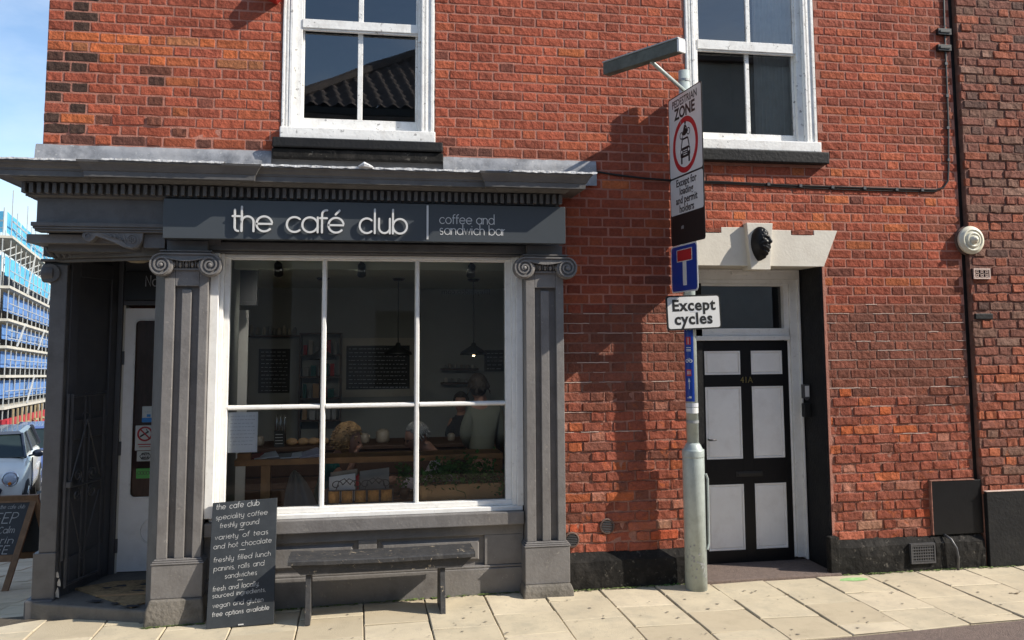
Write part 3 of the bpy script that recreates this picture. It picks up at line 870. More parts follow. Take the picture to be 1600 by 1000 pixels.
fr = empty('door_surround'); fr.parent = building
fz0, fz1 = az(1180, 513, YD), az(1180, 447, YD)
b = MB(); b.box(2.66, dx1+.012, YD-.03, YD+.06, dzt+.006, dzt+.045); b.box(2.66, dx1+.012, YD-.012, YD+.06, dzt+.0455, fz0); b.build('transom', MAT['white'], fr, bevel=.004)
xg1 = ax(1222, 480, YD+.03)
b = MB(); b.add([(2.74, YD+.05, fz0), (xg1, YD+.05, fz0), (xg1, YD+.051, fz1), (2.74, YD+.051, fz1)], [(0, 1, 2, 3)]); b.build('pane', MAT['oldglass'], fr)
b = MB(); b.box(2.5, 4.6, YD+.9, YD+.94, 0, 3.2); b.box(4.5, 4.6, YD+.1, YD+.8, 0, 3.2); b.box(2.5, 4.6, YD+.1, YD+.8, 2.75, 2.8); b.build('dark_hall', MAT['void'], fr)
xo = ax(1248, 600, YD); 
b = MB()
b.box(xg1, min(xg1+.045, xo-.004), YD+.0, YD+.06, fz0, fz1+.02); b.box(2.66, xg1, YD+.0, YD+.06, fz1, fz1+.02)
b.box(2.66, xo+.0, YD-.02, YD+.06, fz1+.0205, fz1+.055); b.box(2.66, xo+.016, YD-.045, YD+.06, fz1+.0555, 2.472)
b.box(min(xg1+.0455, xo-.0035), xo, YD-.02, YD+.06, .045, fz1+.020); b.box(dx1+.001, min(xg1+.045, xo-.004), YD+.004, YD+.06, .045, fz0-.001)
b.box(xo, xo+.016, YD-.045, YD+.06, .03, fz1+.055)
b.box(3.12, 3.32, YD-.065, YD-.045, 2.43, 2.455); b.box(2.64, 3.72, YD-.07, YD-.045, 2.456, 2.471)
b.build('architrave', MAT['white'], fr, bevel=.003)
b = MB(); b.box(xo+.0165, 3.758, YD-.03, YD+.06, .0, 2.474); b.box(3.7585, 3.774, -.003, YD+.06, .0, 2.474)
split_build(b, 'black_jamb', MAT['black'], fr)
b = MB(); b.box(2.605, dx0-.003, YD-.012, YD+.06, .0, 2.474); b.box(2.585, 2.622, -.014, YD-.013, 0, 2.47); split_build(b, 'black_jamb', MAT['black'], fr)
b = MB(); n = 40; vs = []
for i in range(n+1):
    z = .26+(2.474-.26)*i/n; j_ = random.uniform(-.004, .004)
    vs += [(3.773, -.010, z), (3.796+j_, -.010, z), (3.773, .02, z), (3.796+j_, .02, z)]
b.add(vs, [(4*i, 4*i+1, 4*i+5, 4*i+4) for i in range(n)]+[(4*i+1, 4*i+3, 4*i+7, 4*i+5) for i in range(n)]+[(4*i+2, 4*i, 4*i+4, 4*i+6) for i in range(n)])
b.build('plaster_arris', MAT['mortar'], fr)
b = MB(); b.box(3.715, 3.80, -.066, -.001, 0, .30); b.build('jamb_foot', MAT['plinth'], fr, bevel=.01)
# key safe on the jamb
ks = thing('key_safe', 'small black key safe fixed to the black jamb right of door 41A', 'key safe', (3.71, .20, 0))
b = MB()
kz0, kz1 = az(1262, 652, .22), az(1262, 601, .22); zc = (kz0+kz1)/2
kx = 3.66
b.box(-.02, .045, .02, .068, kz0, zc-.02); b.build('box', MAT['signblack'], ks, bevel=.008)
b = MB(); b.box(-.015, .04, .022, .068, zc+.02, kz1); b.ribbon(arc(.012, zc+.02, .012, 180, 360, 8), .006, .02, .03); b.build('keypad', MAT['iron'], ks, bevel=.006)
b = MB(); b.box(-.005, .03, .016, .022, zc+.035, kz1-.01); b.build('printed_label', MAT['signwhite'], ks)
# ------------------------------------------------------------------ café shopfront
shop = thing('shopfront', 'grey painted classical café shopfront with fluted pilasters, cornice and big white window', 'shopfront')
YF = -.18
XL, XRR = -2.215, 1.42
def cornice_band(prof, xl, xr, yf, yback_l, yback_r, name, m, bevel=0):
    """prof: list of (z, projection); moulding that returns at both ends"""
    vs = []; fs = []
    for z, p in prof:
        vs += [(xl-p, yback_l, z), (xl-p, yf-p, z), (xr+p, yf-p, z), (xr+p, yback_r, z)]
    n = len(prof)
    for i in range(n-1):
        for k in range(3):
            a = 4*i+k; fs.append((a, a+1, a+5, a+4))
    fs.append((0, 3, 2, 1)); t = 4*(n-1); fs.append((t, t+1, t+2, t+3))
    b = MB(); b.add(vs, fs); return b.build(name, m, shop, bevel=bevel)
G = MAT['grey']; DG = MAT['darkgrey']
cornice_band([(2.715, 0), (2.886, 0), (2.888, .022), (2.897, .034), (2.899, .042)], XL, XRR, YF, 4.0, 0, 'frieze', DG)
cornice_band([(2.899, .046), (2.984, .046)], XL, XRR, YF, 4.0, 0, 'dentil_bed', DG)
prof_c = [(2.984, .10), (2.992, .112), (3.0, .125), (3.004, .13), (3.005, .205), (3.001, .21), (3.001, .22), (3.038, .222), (3.040, .228), (3.052, .230), (3.060, .238), (3.070, .246), (3.082, .252), (3.090, .258), (3.092, .268), (3.104, .270)]
cornice_band(prof_c, XL, XRR, YF, 4.0, 0, 'cornice', DG)
# forward breaks over the two pilasters
for xa, xb in ((-1.66, -.955), (1.07, XRR)):
    pr = [(2.899, .060), (2.984, .060), (2.9845, .128), (3.004, .165), (3.0045, .24), (2.999, .262), (3.038, .266), (3.040, .272), (3.060, .282), (3.082, .296), (3.092, .306), (3.1065, .310)]
    s_ = pr[0][1]
    vs = []; fs = []
    for z, p in pr:
        e = p-.060
        vs += [(xa-.0-e*.9, .0, z), (xa-.0-e*.9, YF-p, z), (xb+.02+e, YF-p, z), (xb+.02+e, .0, z)]
    for i in range(len(pr)-1):
        for k in range(3): a = 4*i+k; fs.append((a, a+1, a+5, a+4))
    fs.append((0, 3, 2, 1)); t = 4*(len(pr)-1); fs.append((t, t+1, t+2, t+3))
    b = MB(); b.add(vs, fs); b.build('cornice_break', DG, shop)
# dentils, one object each
dm = MB(); dm.box(-.0130, .0130, -.052, .01, 0, .072); d0 = dm.build('dentil', DG, shop, bevel=.003)
d0.location = (XL+.0, YF-.046, 2.906)
x = XL-.06; first = True
while x < XRR+.07:
    fwd = .012 if (-1.66 < x < -.94 or x > 1.06) else 0
    o = d0 if first else d0.copy()
    if not first: link(o, shop)
    o.location = (x, YF-.046-fwd-.0015, 2.906); first = False; x += .0495
y = YF
for k in range(1, 8):
    o = d0.copy(); link(o, shop); o.rotation_euler.z = R(-90); o.location = (XL-.048, YF+.02+.0495*k, 2.906)
# lead on the cornice, with its bright ragged edge
def ragged(name, x0, x1, y, z, hgt, m, parent, amp=.004, th=.012, y1=None):
    b = MB(); n = int((x1-x0)/.03)+2; vs = []
    for i in range(n+1):
        x = x0+(x1-x0)*i/n; a = random.uniform(-amp, amp); c = random.uniform(-amp, amp)
        vs += [(x, y+c*.5, z+a), (x, y+c*.5, z+hgt+c), (x, (y1 if y1 is not None else y+th), z+hgt+c+.002)]
    fs = []
    for i in range(n): fs += [(3*i, 3*i+3, 3*i+4, 3*i+1), (3*i+1, 3*i+4, 3*i+5, 3*i+2)]
    b.add(vs, fs); return b.build(name, m, parent, smooth=False)
ragged('lead_edge', XL-.275, -1.72, YF-.274, 3.101, .013, MAT['leadedge'], shop, .003, y1=.0)
ragged('lead_edge', -1.72, -.93, YF-.316, 3.103, .013, MAT['leadedge'], shop, .003, y1=.0)
ragged('lead_edge', -.93, 1.06, YF-.274, 3.101, .014, MAT['leadedge'], shop, .004, y1=.0)
ragged('lead_edge', 1.06, XRR+.30, YF-.316, 3.103, .014, MAT['leadedge'], shop, .004, y1=.0)
b = MB(); b.tube([(-.02, YF-.28, 3.115), (.02, YF-.285, 3.13), (.05, YF-.285, 3.12), (.08, YF-.28, 3.112)], [.006, .02, .014, .006], 6); b.build('lead_fold', MAT['leadedge'], shop)
def flashing(x0, x1):
    b = MB(); n = int((x1-x0)/.05)+2; vs = []; rows = [(-.030, 3.10), (-.026, 3.18), (-.020, 3.245), (-.014, 3.30), (.002, 3.303)]
    for i in range(n+1):
        x = x0+(x1-x0)*i/n; w1 = .010*math.sin(x*9)+random.uniform(-.003, .003)
        for k, (y, z) in enumerate(rows): vs.append((x, y+(w1 if 0 < k < 3 else w1*.3), z+(random.uniform(-.003, .003) if k else 0)))
    m_ = len(rows)
    b.add(vs, [(i*m_+j, (i+1)*m_+j, (i+1)*m_+j+1, i*m_+j+1) for i in range(n) for j in range(m_-1)]); return b.build('lead_flashing', MAT['lead'], shop, smooth=True)
flashing(-2.30, -.665); flashing(.622, 1.845)
b = MB(); b.box(-2.30, 1.5, -.02, .1, 2.9, 3.09); b.build('cornice_core', DG, shop)
# dark backing above the window head to close the front
b = MB(); b.box(-2.19, 1.54, -.004, .3, 2.53, 3.285); b.build('bressummer', DG, shop)

# architrave on the open porch side
b = MB(); b.box(XL-.028, -1.362, YF-.028, YF+.12, 2.685, 2.7145); b.box(XL-.018, -1.362, YF-.018, YF+.12, 2.668, 2.6845); b.box(XL-.008, -1.362, YF-.008, YF+.12, 2.652, 2.6675)
b.box(XL-.028, XL+.10, YF+.12, 1.2, 2.685, 2.7145); b.box(XL-.018, XL+.10, YF+.12, 1.2, 2.668, 2.6845)
b.build('architrave_moulding', DG, shop, bevel=.004)
b = MB(); b.box(-2.15, -1.36, -.06, -.004, 2.60, 2.6515); b.build('architrave_core', DG, shop)
b = MB(); b.box(-1.36, 1.5, -.085, -.0045, 2.545, 2.606); b.box(-1.36, 1.24, -.045, -.0045, 2.527, 2.5445); b.build('architrave', DG, shop, bevel=.004)
# carved scroll bracket lying under the architrave, and its block
bx0, bx1 = ax(128, 372, -.15), ax(222, 372, -.15)
b = MB()
S = lambda px, py: (ax(px, py, -.175), az(px, py, -.175))
out = [S(224, 362), S(222, 376), S(215, 387), S(205, 389), S(194, 387), S(180, 380), S(165, 374), S(150, 369), S(146, 374), S(140, 378), S(133, 376), S(128, 370), S(129, 364), S(134, 362.2)]
b.prism(out, -.175, -.08); br = b.build('scroll_bracket', G, shop, bevel=.004)
b = MB()
def spiral(cx, cz, r0, r1, turns, a0, n=40, sgn=1):
    return [(cx+(r0+(r1-r0)*i/n)*math.cos(R(a0+sgn*360*turns*i/n)), cz+(r0+(r1-r0)*i/n)*math.sin(R(a0+sgn*360*turns*i/n))) for i in range(n+1)]
c1 = S(206, 375); c2 = S(137, 369)
b.ribbon(spiral(c1[0], c1[1], .058, .03, 1.0, 180), .007, -.184, -.174); b.ribbon(arc(c1[0], c1[1], .022, 0, 360, 14), .006, -.186, -.174)
for a_ in range(0, 360, 60): b.ribbon([c1, (c1[0]+.016*math.cos(R(a_)), c1[1]+.016*math.sin(R(a_)))], .006, -.186, -.174)
b.ribbon(spiral(c2[0], c2[1], .026, .008, 1.2, 0), .006, -.183, -.174)
for k in range(5):
    p0 = S(160+8*k, 365); p1 = S(172+6*k, 370+1.5*k); p2 = S(184+3*k, 371+2*k)
    b.ribbon([p0, p1, p2], .006, -.184, -.174)
split_build(b, 'leaf_carving', G, br)
b = MB(); b.box(ax(224.5, 370, -.14), ax(258, 370, -.14), -.14, -.05, az(240, 388, -.14), 2.6515); b.build('bracket_block', MAT['darkgrey'], shop, bevel=.004)

def volute_capital(cx, zc, yf, parent):
    c = empty('capital'); c.parent = parent
    M_ = G
    b = MB(); b.box(cx-.178, cx+.178, yf-.055, .0, 2.522, 2.532); b.box(cx-.165, cx+.165, yf-.04, .0, 2.500, 2.5215); b.build('abacus', M_, c, bevel=.004)
    b = MB(); b.box(cx-.14, cx+.14, yf-.01, .0, 2.535, 2.606); b.build('pilaster_block', DG, c, bevel=.003)
    b = MB()
    for sx in (-1, 1):
        vx = cx+sx*.166; b.lathe([(.05, -.06), (.078, -.055), (.083, -.02), (.083, .02), (.079, .031), (.07, .034)], 30, 'y', (vx, yf-.02, zc))
        ends = []
    split_build(b, 'volute_drum', M_, c, bevel=.003)
    b = MB()
    for sx in (-1, 1):
        vx = cx+sx*.166
        sp = spiral(vx, zc, .078, .014, 2.4, 90, 90, -sx)
        b.ribbon([(p[0], p[1]) for p in sp], .011, yf-.068, yf-.050)
        b.lathe([(.016, 0), (.014, .014), (.006, .018)], 14, 'y', (vx, yf-.054, zc))
    top = [(cx-.166+.332*i/20, zc+.078-.014*math.sin(math.pi*i/20)*0) for i in range(21)]
    b.ribbon(top, .011, yf-.066, yf-.045)
    low = [(cx-.135+.27*i/20, zc+.052-.022*math.sin(math.pi*i/20)) for i in range(21)]
    b.ribbon(low, .008, yf-.066, yf-.045); b.build('scroll', M_, c)
    b = MB(); pl = [(cx-.17, zc+.078), (cx+.17, zc+.078)]+[(cx+.135-.27*i/12, zc+.052-.022*math.sin(math.pi*i/12)) for i in range(13)]
    b.prism(pl, yf-.052, yf); b.build('cushion', M_, c)
    b = MB()
    for k in range(5):
        ex = cx-.084+.042*k; b.ellipsoid((ex, yf-.022, zc+.006), (.013, .02, .024), 10, 6)
        if k < 4: b.prism([(ex+.014, zc+.028), (ex+.028, zc+.028), (ex+.021, zc-.02)], yf-.03, yf)
    b.box(cx-.09, cx+.09, yf-.016, yf+.0, zc-.035, zc-.022); b.build('egg_and_dart', M_, c, smooth=False)
    return c
def pilaster(cx, zstone, wst, lean=None):
    p = empty('pilaster'); p.parent = shop
    yf = -.12; w = .1485
    zb, zt = .385, 2.50
    # shaft: stiles, raised centre and two sunk channels
    b = MB()
    b.box(cx-w, cx+w, yf+.042, -.0, zb, zt)
    e = [cx-w, cx-w+.072, cx-.028, cx+.036, cx+w-.062, cx+w]
    e = [cx-w, cx-.078, cx-.030, cx+.034, cx+.088, cx+w]
    b.box(e[0], e[1], yf, yf+.0415, zb, zt); b.box(e[4], e[5], yf, yf+.0415, zb, zt)
    b.box(e[1]+.0003, e[4]-.0003, yf+.0005, yf+.0415, 2.28, zt)
    b.box(e[2], e[3], yf+.004, yf+.0415, zb, 2.255)
    b.build('shaft', G, p, bevel=.004)
    b = MB(); b.box(cx-.170, cx+.170, -.152, -.0, zstone+.001, .352); b.build('base_block', G, p, bevel=.004)
    b = MB(); b.box(cx-.176, cx+.176, -.158, -.0, .3525, .362); b.box(cx-.168, cx+.168, -.148, 0, .3625, .374); b.box(cx-.158, cx+.158, -.136, 0, .3745, .3848); b.build('base_moulding', G, p, bevel=.004)
    b = MB(); ww = wst; k = 10
    vs = []; 
    for (z, ins) in ((-.09, -.012), (zstone*.5, 0), (zstone, .012)):
        vs += [(cx-ww+ins+random.uniform(-.006, .006), -.19+ins, z), (cx+ww-ins+random.uniform(-.006, .006), -.19+ins, z), (cx+ww-ins, .0, z), (cx-ww+ins, .0, z)]
    fs = []
    for i in range(2):
        for q in range(4): fs.append((4*i+q, 4*i+(q+1) % 4, 4*i+4+(q+1) % 4, 4*i+4+q))
    fs.append((8, 9, 10, 11)); b.add(vs, fs); b.build('footing_stone', MAT['dirtgrey'], p, bevel=.012, seg=3)
    volute_capital(cx, 2.428, yf, p)
    return p
tag(pilaster(-1.223, .125, .19), 'left pilaster, sunlit, on a tall stone footing')
tag(pilaster(1.394, .085, .185), 'right pilaster with the shadow of the street signs')
# splayed flank of the left pilaster towards the porch
b = MB(); b.add([(-1.372, -.118, -.03), (-1.372, -.118, 2.60), (-1.46, .02, 2.60), (-1.46, .02, -.03), (-1.372, .08, -.03), (-1.372, .08, 2.6)], [(0, 3, 2, 1), (3, 4, 5, 2), (1, 2, 5), (0, 4, 3)])
b.build('pilaster_flank', DG, shop)
b = MB(); b.prism([(-1.46, 0), (-1.37, 0), (-1.37, 2.6), (-1.46, 2.6)], .02, .9); b.build('porch_right_wall', MAT['porch'], shop)

# ---- stall riser under the window
wx0, wx1 = -1.05, 1.242
b = MB(); b.box(wx0-.03, wx1, .03, .10, -.06, .50); b.build('riser_board', G, shop)
b = MB()
b.box(wx0-.03, wx1, .0, .0295, .425, .50)            # top rail
pxa, pxb, pxc, pxd = ax(432, 870, 0), ax(553, 870, 0), ax(595, 870, 0), ax(751, 870, 0)
zlo = .205
b.box(wx0-.03, pxa-.36, .0, .0295, zlo, .4245); b.box(pxb+.03, pxc-.03, .0, .0295, zlo, .4245); b.box(pxd+.03, wx1, .0, .0295, zlo, .4245)
b.build('riser_frame', G, shop, bevel=.004)
b = MB(); b.box(wx0-.03, wx1, -.018, .0295, -.06, .185); b.box(wx0-.03, wx1, -.010, .0295, .1855, .2045); b.build('skirting', G, shop, bevel=.006)
for (a, e) in ((pxa-.33, pxb), (pxc, pxd)):
    b = MB(); i_ = .02
    b.add([(a, .0295, zlo+.03), (e, .0295, zlo+.03), (e, .0295, .40), (a, .0295, .40), (a+i_, .006, zlo+.03+i_), (e-i_, .006, zlo+.03+i_), (e-i_, .006, .40-i_), (a+i_, .006, .40-i_)],
          [(4, 5, 6, 7), (0, 1, 5, 4), (1, 2, 6, 5), (2, 3, 7, 6), (3, 0, 4, 7)]); b.build('riser_panel', G, shop)

# ---- shop window
sw = empty('shop_window'); sw.parent = shop
gxs = [(-.945, -.283), (-.245, .415), (.452, 1.113)]
zt_, zm0, zm1, zb_ = 2.487, 1.385, 1.412, .672
YG = .075
b = MB(); b.box(-1.068, 1.236, -.062, .04, .505, .598); b.build('window_sill', G, sw, bevel=.006)
b = MB(); b.box(-1.045, 1.236, -.012, .11, .5985, .632); b.box(-.985, 1.16, .028, .11, .6325, zb_); b.build('bottom_rail', MAT['white'], sw, bevel=.005)
b = MB()
b.box(-1.072, -1.012, -.055, .11, .6325, 2.527); b.box(-1.0115, -.985, .0, .11, .6325, 2.527); b.box(-.9848, -.945, .038, .11, zb_+.0005, 2.526)
b.box(1.19, 1.243, -.01, .11, .6325, 2.527); b.box(1.16, 1.1895, .01, .11, .6325, 2.527); b.box(1.113, 1.1598, .038, .11, zb_+.0005, 2.526)
b.box(-.9845, 1.1595, .02, .11, zt_+.012, 2.5262); b.box(-.9447, 1.1127, .042, .11, zt_, zt_+.0118)
b.build('window_frame', MAT['white'], sw, bevel=.004)
for (a, e) in ((-.283, -.245), (.415, .452)):
    b = MB(); m_ = (a+e)/2
    b.prism([(a, .10), (e, .10), (e, .07), (m_+.011, .034), (m_-.011, .034), (a, .07)], zb_, zt_, plane='xy'); b.build('mullion', MAT['white'], sw, bevel=.002)
for (a, e) in gxs:
    b = MB(); zc = (zm0+zm1)/2
    b.prism([(.10, zm0-.004), (.10, zm1+.004), (.07, zm1+.004), (.036, zc+.008), (.036, zc-.008), (.07, zm0-.004)], a+.0008, e-.0008, plane='yz'); b.build('transom_bar', MAT['white'], sw, bevel=.002)
    for (z0, z1) in ((zb_, zm0), (zm1, zt_)):
        b = MB(); ty = random.uniform(-.0015, .0015)
        b.add([(a, YG+ty, z0), (e, YG-ty, z0), (e, YG-ty, z1), (a, YG+ty, z1)], [(0, 1, 2, 3)]); b.build('pane', MAT['glass'], sw)
nf = MAT['black']
b = MB(); b.box(wx0-.03, -1.072, -.06, .11, .0, .5985) ; b.build('dark_return', MAT['porch'], shop)

# ---- corner porch
# far column on the side street
xc0, xc1 = ax(64, 700, .38), ax(103, 700, .30)
pc = empty('side_pilaster'); pc.parent = shop
CX0, CX1 = ax(67, 700, .30), ax(94, 700, .30)
b = MB(); b.box(CX0, CX1, .30, .60, .37, 2.46); b.build('shaft', DG, pc, bevel=.006)
b = MB(); b.box(CX0-.032, CX1+.004, .29, .64, -.02, .37); b.build('base_block', DG, pc, bevel=.006)
b = MB(); b.box(CX0-.07, CX1+.006, .262, .70, -.30, .05); b.build('footing_stone', MAT['porch'], pc, bevel=.012)
b = MB()
zc_ = 2.395
b.lathe([(.075, -.15), (.078, -.13), (.066, -.06), (.055, 0), (.066, .06), (.078, .13), (.075, .15)], 24, 'x', (-2.43, .45, zc_)) if False else None
for yy in (.34, .60):
    b.lathe([(.052, -.045), (.068, -.04), (.070, 0), (.068, .04), (.052, .045)], 24, 'x', (CX0-.02, yy, zc_))
b.box(CX0-.06, CX1, .34, .62, zc_+.03, zc_+.085); b.box(CX0-.07, CX1, .28, .66, zc_+.0855, zc_+.105)
b.lathe([(.070, -.05), (.058, -.02), (.058, .02), (.070, .05)], 24, 'y', (CX0+.0, .335, zc_))
b.build('capital', MAT['darkgrey'], pc, bevel=.004)
b = MB()
for k in range(4):
    xx = ax(78+10*k, 385, .25)
    b.tube([(xx, .18, 2.61), (xx+.015, .17, 2.56), (xx+.035, .21, 2.52), (xx+.05, .25, 2.505)], [.022, .02, .018, .012], 8)
b.box(ax(76, 380, .3), ax(118, 380, .3), .2, .34, 2.515, 2.64); b.build('fluted_console', MAT['porch'], pc)
# beam on the diagonal opening + ceiling
def slabpoly(pts, z0, z1, name, m, bev=.0):
    b = MB(); b.prism(pts, z0, z1, plane='xy'); return b.build(name, m, shop, bevel=bev)
slabpoly([(-2.24, .25), (-1.36, -.08), (-1.36, .03), (-2.2, .36)], 2.50, 2.565, 'porch_beam', DG, .004)
slabpoly([(-2.22, .30), (-1.36, -.04), (-1.36, .0), (-2.2, .34)], 2.475, 2.4995, 'porch_beam_moulding', DG, .004)
slabpoly([(-2.3, -.10), (-1.0, -.10), (-1.0, 2.0), (-2.3, 2.0)], 2.58, 2.64, 'porch_ceiling', MAT['grey'])
slabpoly([(-2.20, .45), (-2.12, .45), (-2.12, 4.0), (-2.20, 4.0)], 2.50, 2.66, 'side_architrave', DG)
YDR = 1.0
jx = ax(190, 700, YDR)
# panelled left wall of the porch
A_ = Vector((-2.19, .56, 0)); B_ = Vector((jx-.055, YDR, 0)); dr = (B_-A_).normalized(); nrm = Vector((dr.y, -dr.x, 0))
A_ = Vector((CX1-.012, .36, 0)); dr = (B_-A_).normalized(); nrm = Vector((dr.y, -dr.x, 0)); Ln = (B_-A_).length
def wallbox(b, s0, s1, z0, z1, o0, o1):
    P = []
    for z in (z0, z1):
        for s_, o_ in ((s0, o1), (s1, o1), (s1, o0), (s0, o0)):
            q = A_+dr*s_+nrm*o_; P.append((q.x, q.y, z))
    b.hexa(P)
b = MB(); wallbox(b, 0, Ln, -.05, 2.6, -.08, 0); b.build('porch_left_wall', MAT['porch'], shop)
b = MB()
wallbox(b, .02, .12, .0, 2.55, .0005, .02); wallbox(b, Ln-.14, Ln-.06, .0, 2.55, .0005, .02); wallbox(b, .121, Ln-.141, 2.38, 2.5, .0005, .02); wallbox(b, .121, Ln-.141, 0, .3, .0005, .02); wallbox(b, .121, Ln-.141, 1.15, 1.3, .0005, .02)
b.build('porch_panelling', MAT['porch'], shop, bevel=.006)
b = MB(); b.box(jx-.06, jx-.018, YDR-.05, YDR+.1, .0, 2.58); b.build('door_jamb', MAT['porch'], shop, bevel=.004)
b = MB(); b.box(jx-.0175, jx-.0, YDR-.02, YDR+.08, .0, az(220, 480, YDR)+.02); b.build('door_jamb_edge', MAT['cream'], shop, bevel=.002)
b = MB(); b.box(jx-.0595, -.86, YDR-.03, YDR+.08, az(220, 480, YDR)+.015, az(220, 470, YDR)+.0); b.box(jx-.0595, -.86, YDR-.01, YDR+.06, az(220, 470, YDR)+.0005, 2.58); b.build('transom_board', MAT['porch'], shop, bevel=.003)
# café door, hinged left; second leaf folded open on the inside
cdz = az(220, 482, YDR); sz = .045
def cafe_door(name, x0, wdt, y, rz, parent, label):
    d = empty(name, (x0, y, 0), rz); d.parent = parent; tag(d, label)
    gx0_, gx1_ = .075, wdt-.10; gz0_, gz1_ = .62, cdz-.09
    b = MB(); b.box(0, wdt, -.02, .02, sz, gz0_); b.box(0, wdt, -.02, .02, gz1_, cdz); b.box(0, gx0_, -.02, .02, gz0_, gz1_); b.box(gx1_, wdt, -.02, .02, gz0_, gz1_)
    r_ = .045
    for cx, cz, a0 in ((gx0_, gz0_, 180), (gx1_, gz0_, 270), (gx1_, gz1_, 0), (gx0_, gz1_, 90)):
        sx = 1 if cx == gx0_ else -1; sz_ = 1 if cz == gz0_ else -1
        c = (cx+sx*r_, cz+sz_*r_); b.prism([(cx, cz)]+arc(c[0], c[1], r_, a0, a0+90, 6), -.0195, .0195)
    b.build('door_leaf', MAT['doorwhite'], d)
    b = MB(); g_ = .008
    pts = [(gx0_+.004, gz0_+r_)]+arc(gx0_+r_, gz0_+r_, r_-.004, 180, 270, 5)+arc(gx1_-r_, gz0_+r_, r_-.004, 270, 360, 5)+arc(gx1_-r_, gz1_-r_, r_-.004, 0, 90, 5)+arc(gx0_+r_, gz1_-r_, r_-.004, 90, 180, 5)+[(gx0_+.004, gz0_+r_)]
    b.ribbon(pts, .014, -.028, -.012); b.build('glazing_bead', MAT['white'], d)
    b = MB(); b.add([(gx0_, 0, gz0_), (gx1_, 0, gz0_), (gx1_, 0, gz1_), (gx0_, 0, gz1_)], [(0, 1, 2, 3)]); b.build('pane', MAT['glass'], d)
    return d
cdoor = cafe_door('cafe_door', jx, .80, YDR, R(-3), shop, 'white glazed café door with stickers')
b = MB(); b.ribbon(arc(.27, .36, .10, 100, 260, 14), .012, -.03, -.0205); b.build('round_panel_moulding', MAT['white'], cdoor)
for z in (.25, 1.02, 1.75):
    b = MB(); b.box(-.016, .003, -.032, -.021, z-.055, z+.055); b.build('hinge', MAT['iron'], cdoor)
# ------------------------------------------------------------------ lettering
GL = {}
def g_(ch, adv, *st): GL[ch] = (adv, st)
def ln(*p): return list(p)
g_('o', 1.0, arc(.5, .5, .5, 0, 360, 24)); g_('O', 1.35, arc(.66, .75, .66, 0, 360, 26, .75))
g_('a', 1.0, arc(.5, .5, .5, 0, 360, 24), ln((1, 1), (1, 0))); g_('c', .86, arc(.5, .5, .5, 48, 312, 20))
g_('d', 1.0, arc(.5, .5, .5, 0, 360, 24), ln((1, 1.62), (1, 0))); g_('b', 1.0, arc(.5, .5, .5, 0, 360, 24), ln((0, 1.62), (0, 0)))
g_('e', 1.0, ln((.02, .5), (1, .5))+arc(.5, .5, .5, 0, 318, 24)[1:]); g_('é', 1.0, ln((.02, .5), (1, .5))+arc(.5, .5, .5, 0, 318, 24)[1:], ln((.46, 1.22), (.72, 1.5)))
g_('f', .42, arc(.42, 1.22, .28, 80, 180, 8)+[(.14, 0)], ln((0, .96), (.46, .96))); g_('t', .42, ln((.14, 1.42), (.14, .25))+arc(.37, .22, .22, 180, 270, 6), ln((0, .98), (.46, .98)))
g_('h', .78, ln((0, 1.62), (0, 0)), [(0, .6)]+arc(.38, .6, .38, 180, 0, 12)+[(.76, 0)]); g_('n', .78, ln((0, 1), (0, 0)), [(0, .6)]+arc(.38, .6, .38, 180, 0, 12)+[(.76, 0)])
g_('m', 1.2, ln((0, 1), (0, 0)), [(0, .68)]+arc(.3, .68, .3, 180, 0, 10)+[(.6, 0)], [(.6, .68)]+arc(.9, .68, .3, 180, 0, 10)+[(1.2, 0)])
g_('u', .78, [(0, 1)]+arc(.38, .4, .38, 180, 360, 12)+[(.76, 1)], ln((.76, 1), (.76, 0))); g_('l', .1, ln((0, 1.62), (0, 0))); g_('i', .1, ln((0, 1), (0, 0)), ln((0, 1.34), (.01, 1.37)))
g_('r', .42, ln((0, 1), (0, 0)), [(0, .55)]+arc(.4, .55, .4, 180, 95, 7)); g_('s', .62, arc(.32, .75, .26, 40, 270, 12)[:-1]+arc(.32, .25, .27, 90, -140, 12))
g_('w', 1.15, ln((0, 1), (.3, 0), (.57, .95), (.84, 0), (1.15, 1))); g_('v', .76, ln((0, 1), (.38, 0), (.76, 1))); g_('k', .6, ln((0, 1.62), (0, 0)), ln((.55, 1), (.02, .42), (.6, 0)))
g_('y', .78, [(0, 1)]+arc(.38, .45, .38, 180, 360, 10)+[(.76, 1)], [(.76, 1), (.76, -.1)]+arc(.38, -.1, .38, 0, -130, 9)); g_('p', 1.0, arc(.5, .5, .5, 0, 360, 24), ln((0, 1), (0, -.6)))
g_('g', 1.0, arc(.5, .5, .5, 0, 360, 24), [(1, 1), (1, -.12)]+arc(.56, -.12, .44, 0, -140, 9)); g_('q', 1.0, arc(.5, .5, .5, 0, 360, 24), ln((1, 1), (1, -.6)))
g_('.', .12, ln((0, 0), (.02, .02))); g_(',', .12, ln((.04, .05), (-.04, -.2))); g_('~', .7, [(0, .5), (.15, .66), (.33, .58), (.5, .48), (.68, .62)])
g_('N', .95, ln((0, 0), (0, 1.5), (.9, 0), (.9, 1.5))); g_('K', .8, ln((0, 0), (0, 1.6)), ln((.75, 1.6), (.03, .75), (.8, 0))); g_('E', .75, ln((.72, 0), (0, 0), (0, 1.6), (.72, 1.6)), ln((0, .8), (.6, .8)))
g_('P', .75, ln((0, 0), (0, 1.6), (.3, 1.6))+arc(.33, 1.2, .4, 90, -90, 10)+[(0, .8)]); g_('C', 1.0, arc(.55, .8, .55, 50, 310, 18, .8)); g_('D', 1.0, ln((0, 0), (0, 1.6))+arc(.2, .8, .75, 90, -90, 14, .8)+[(0, 0)])
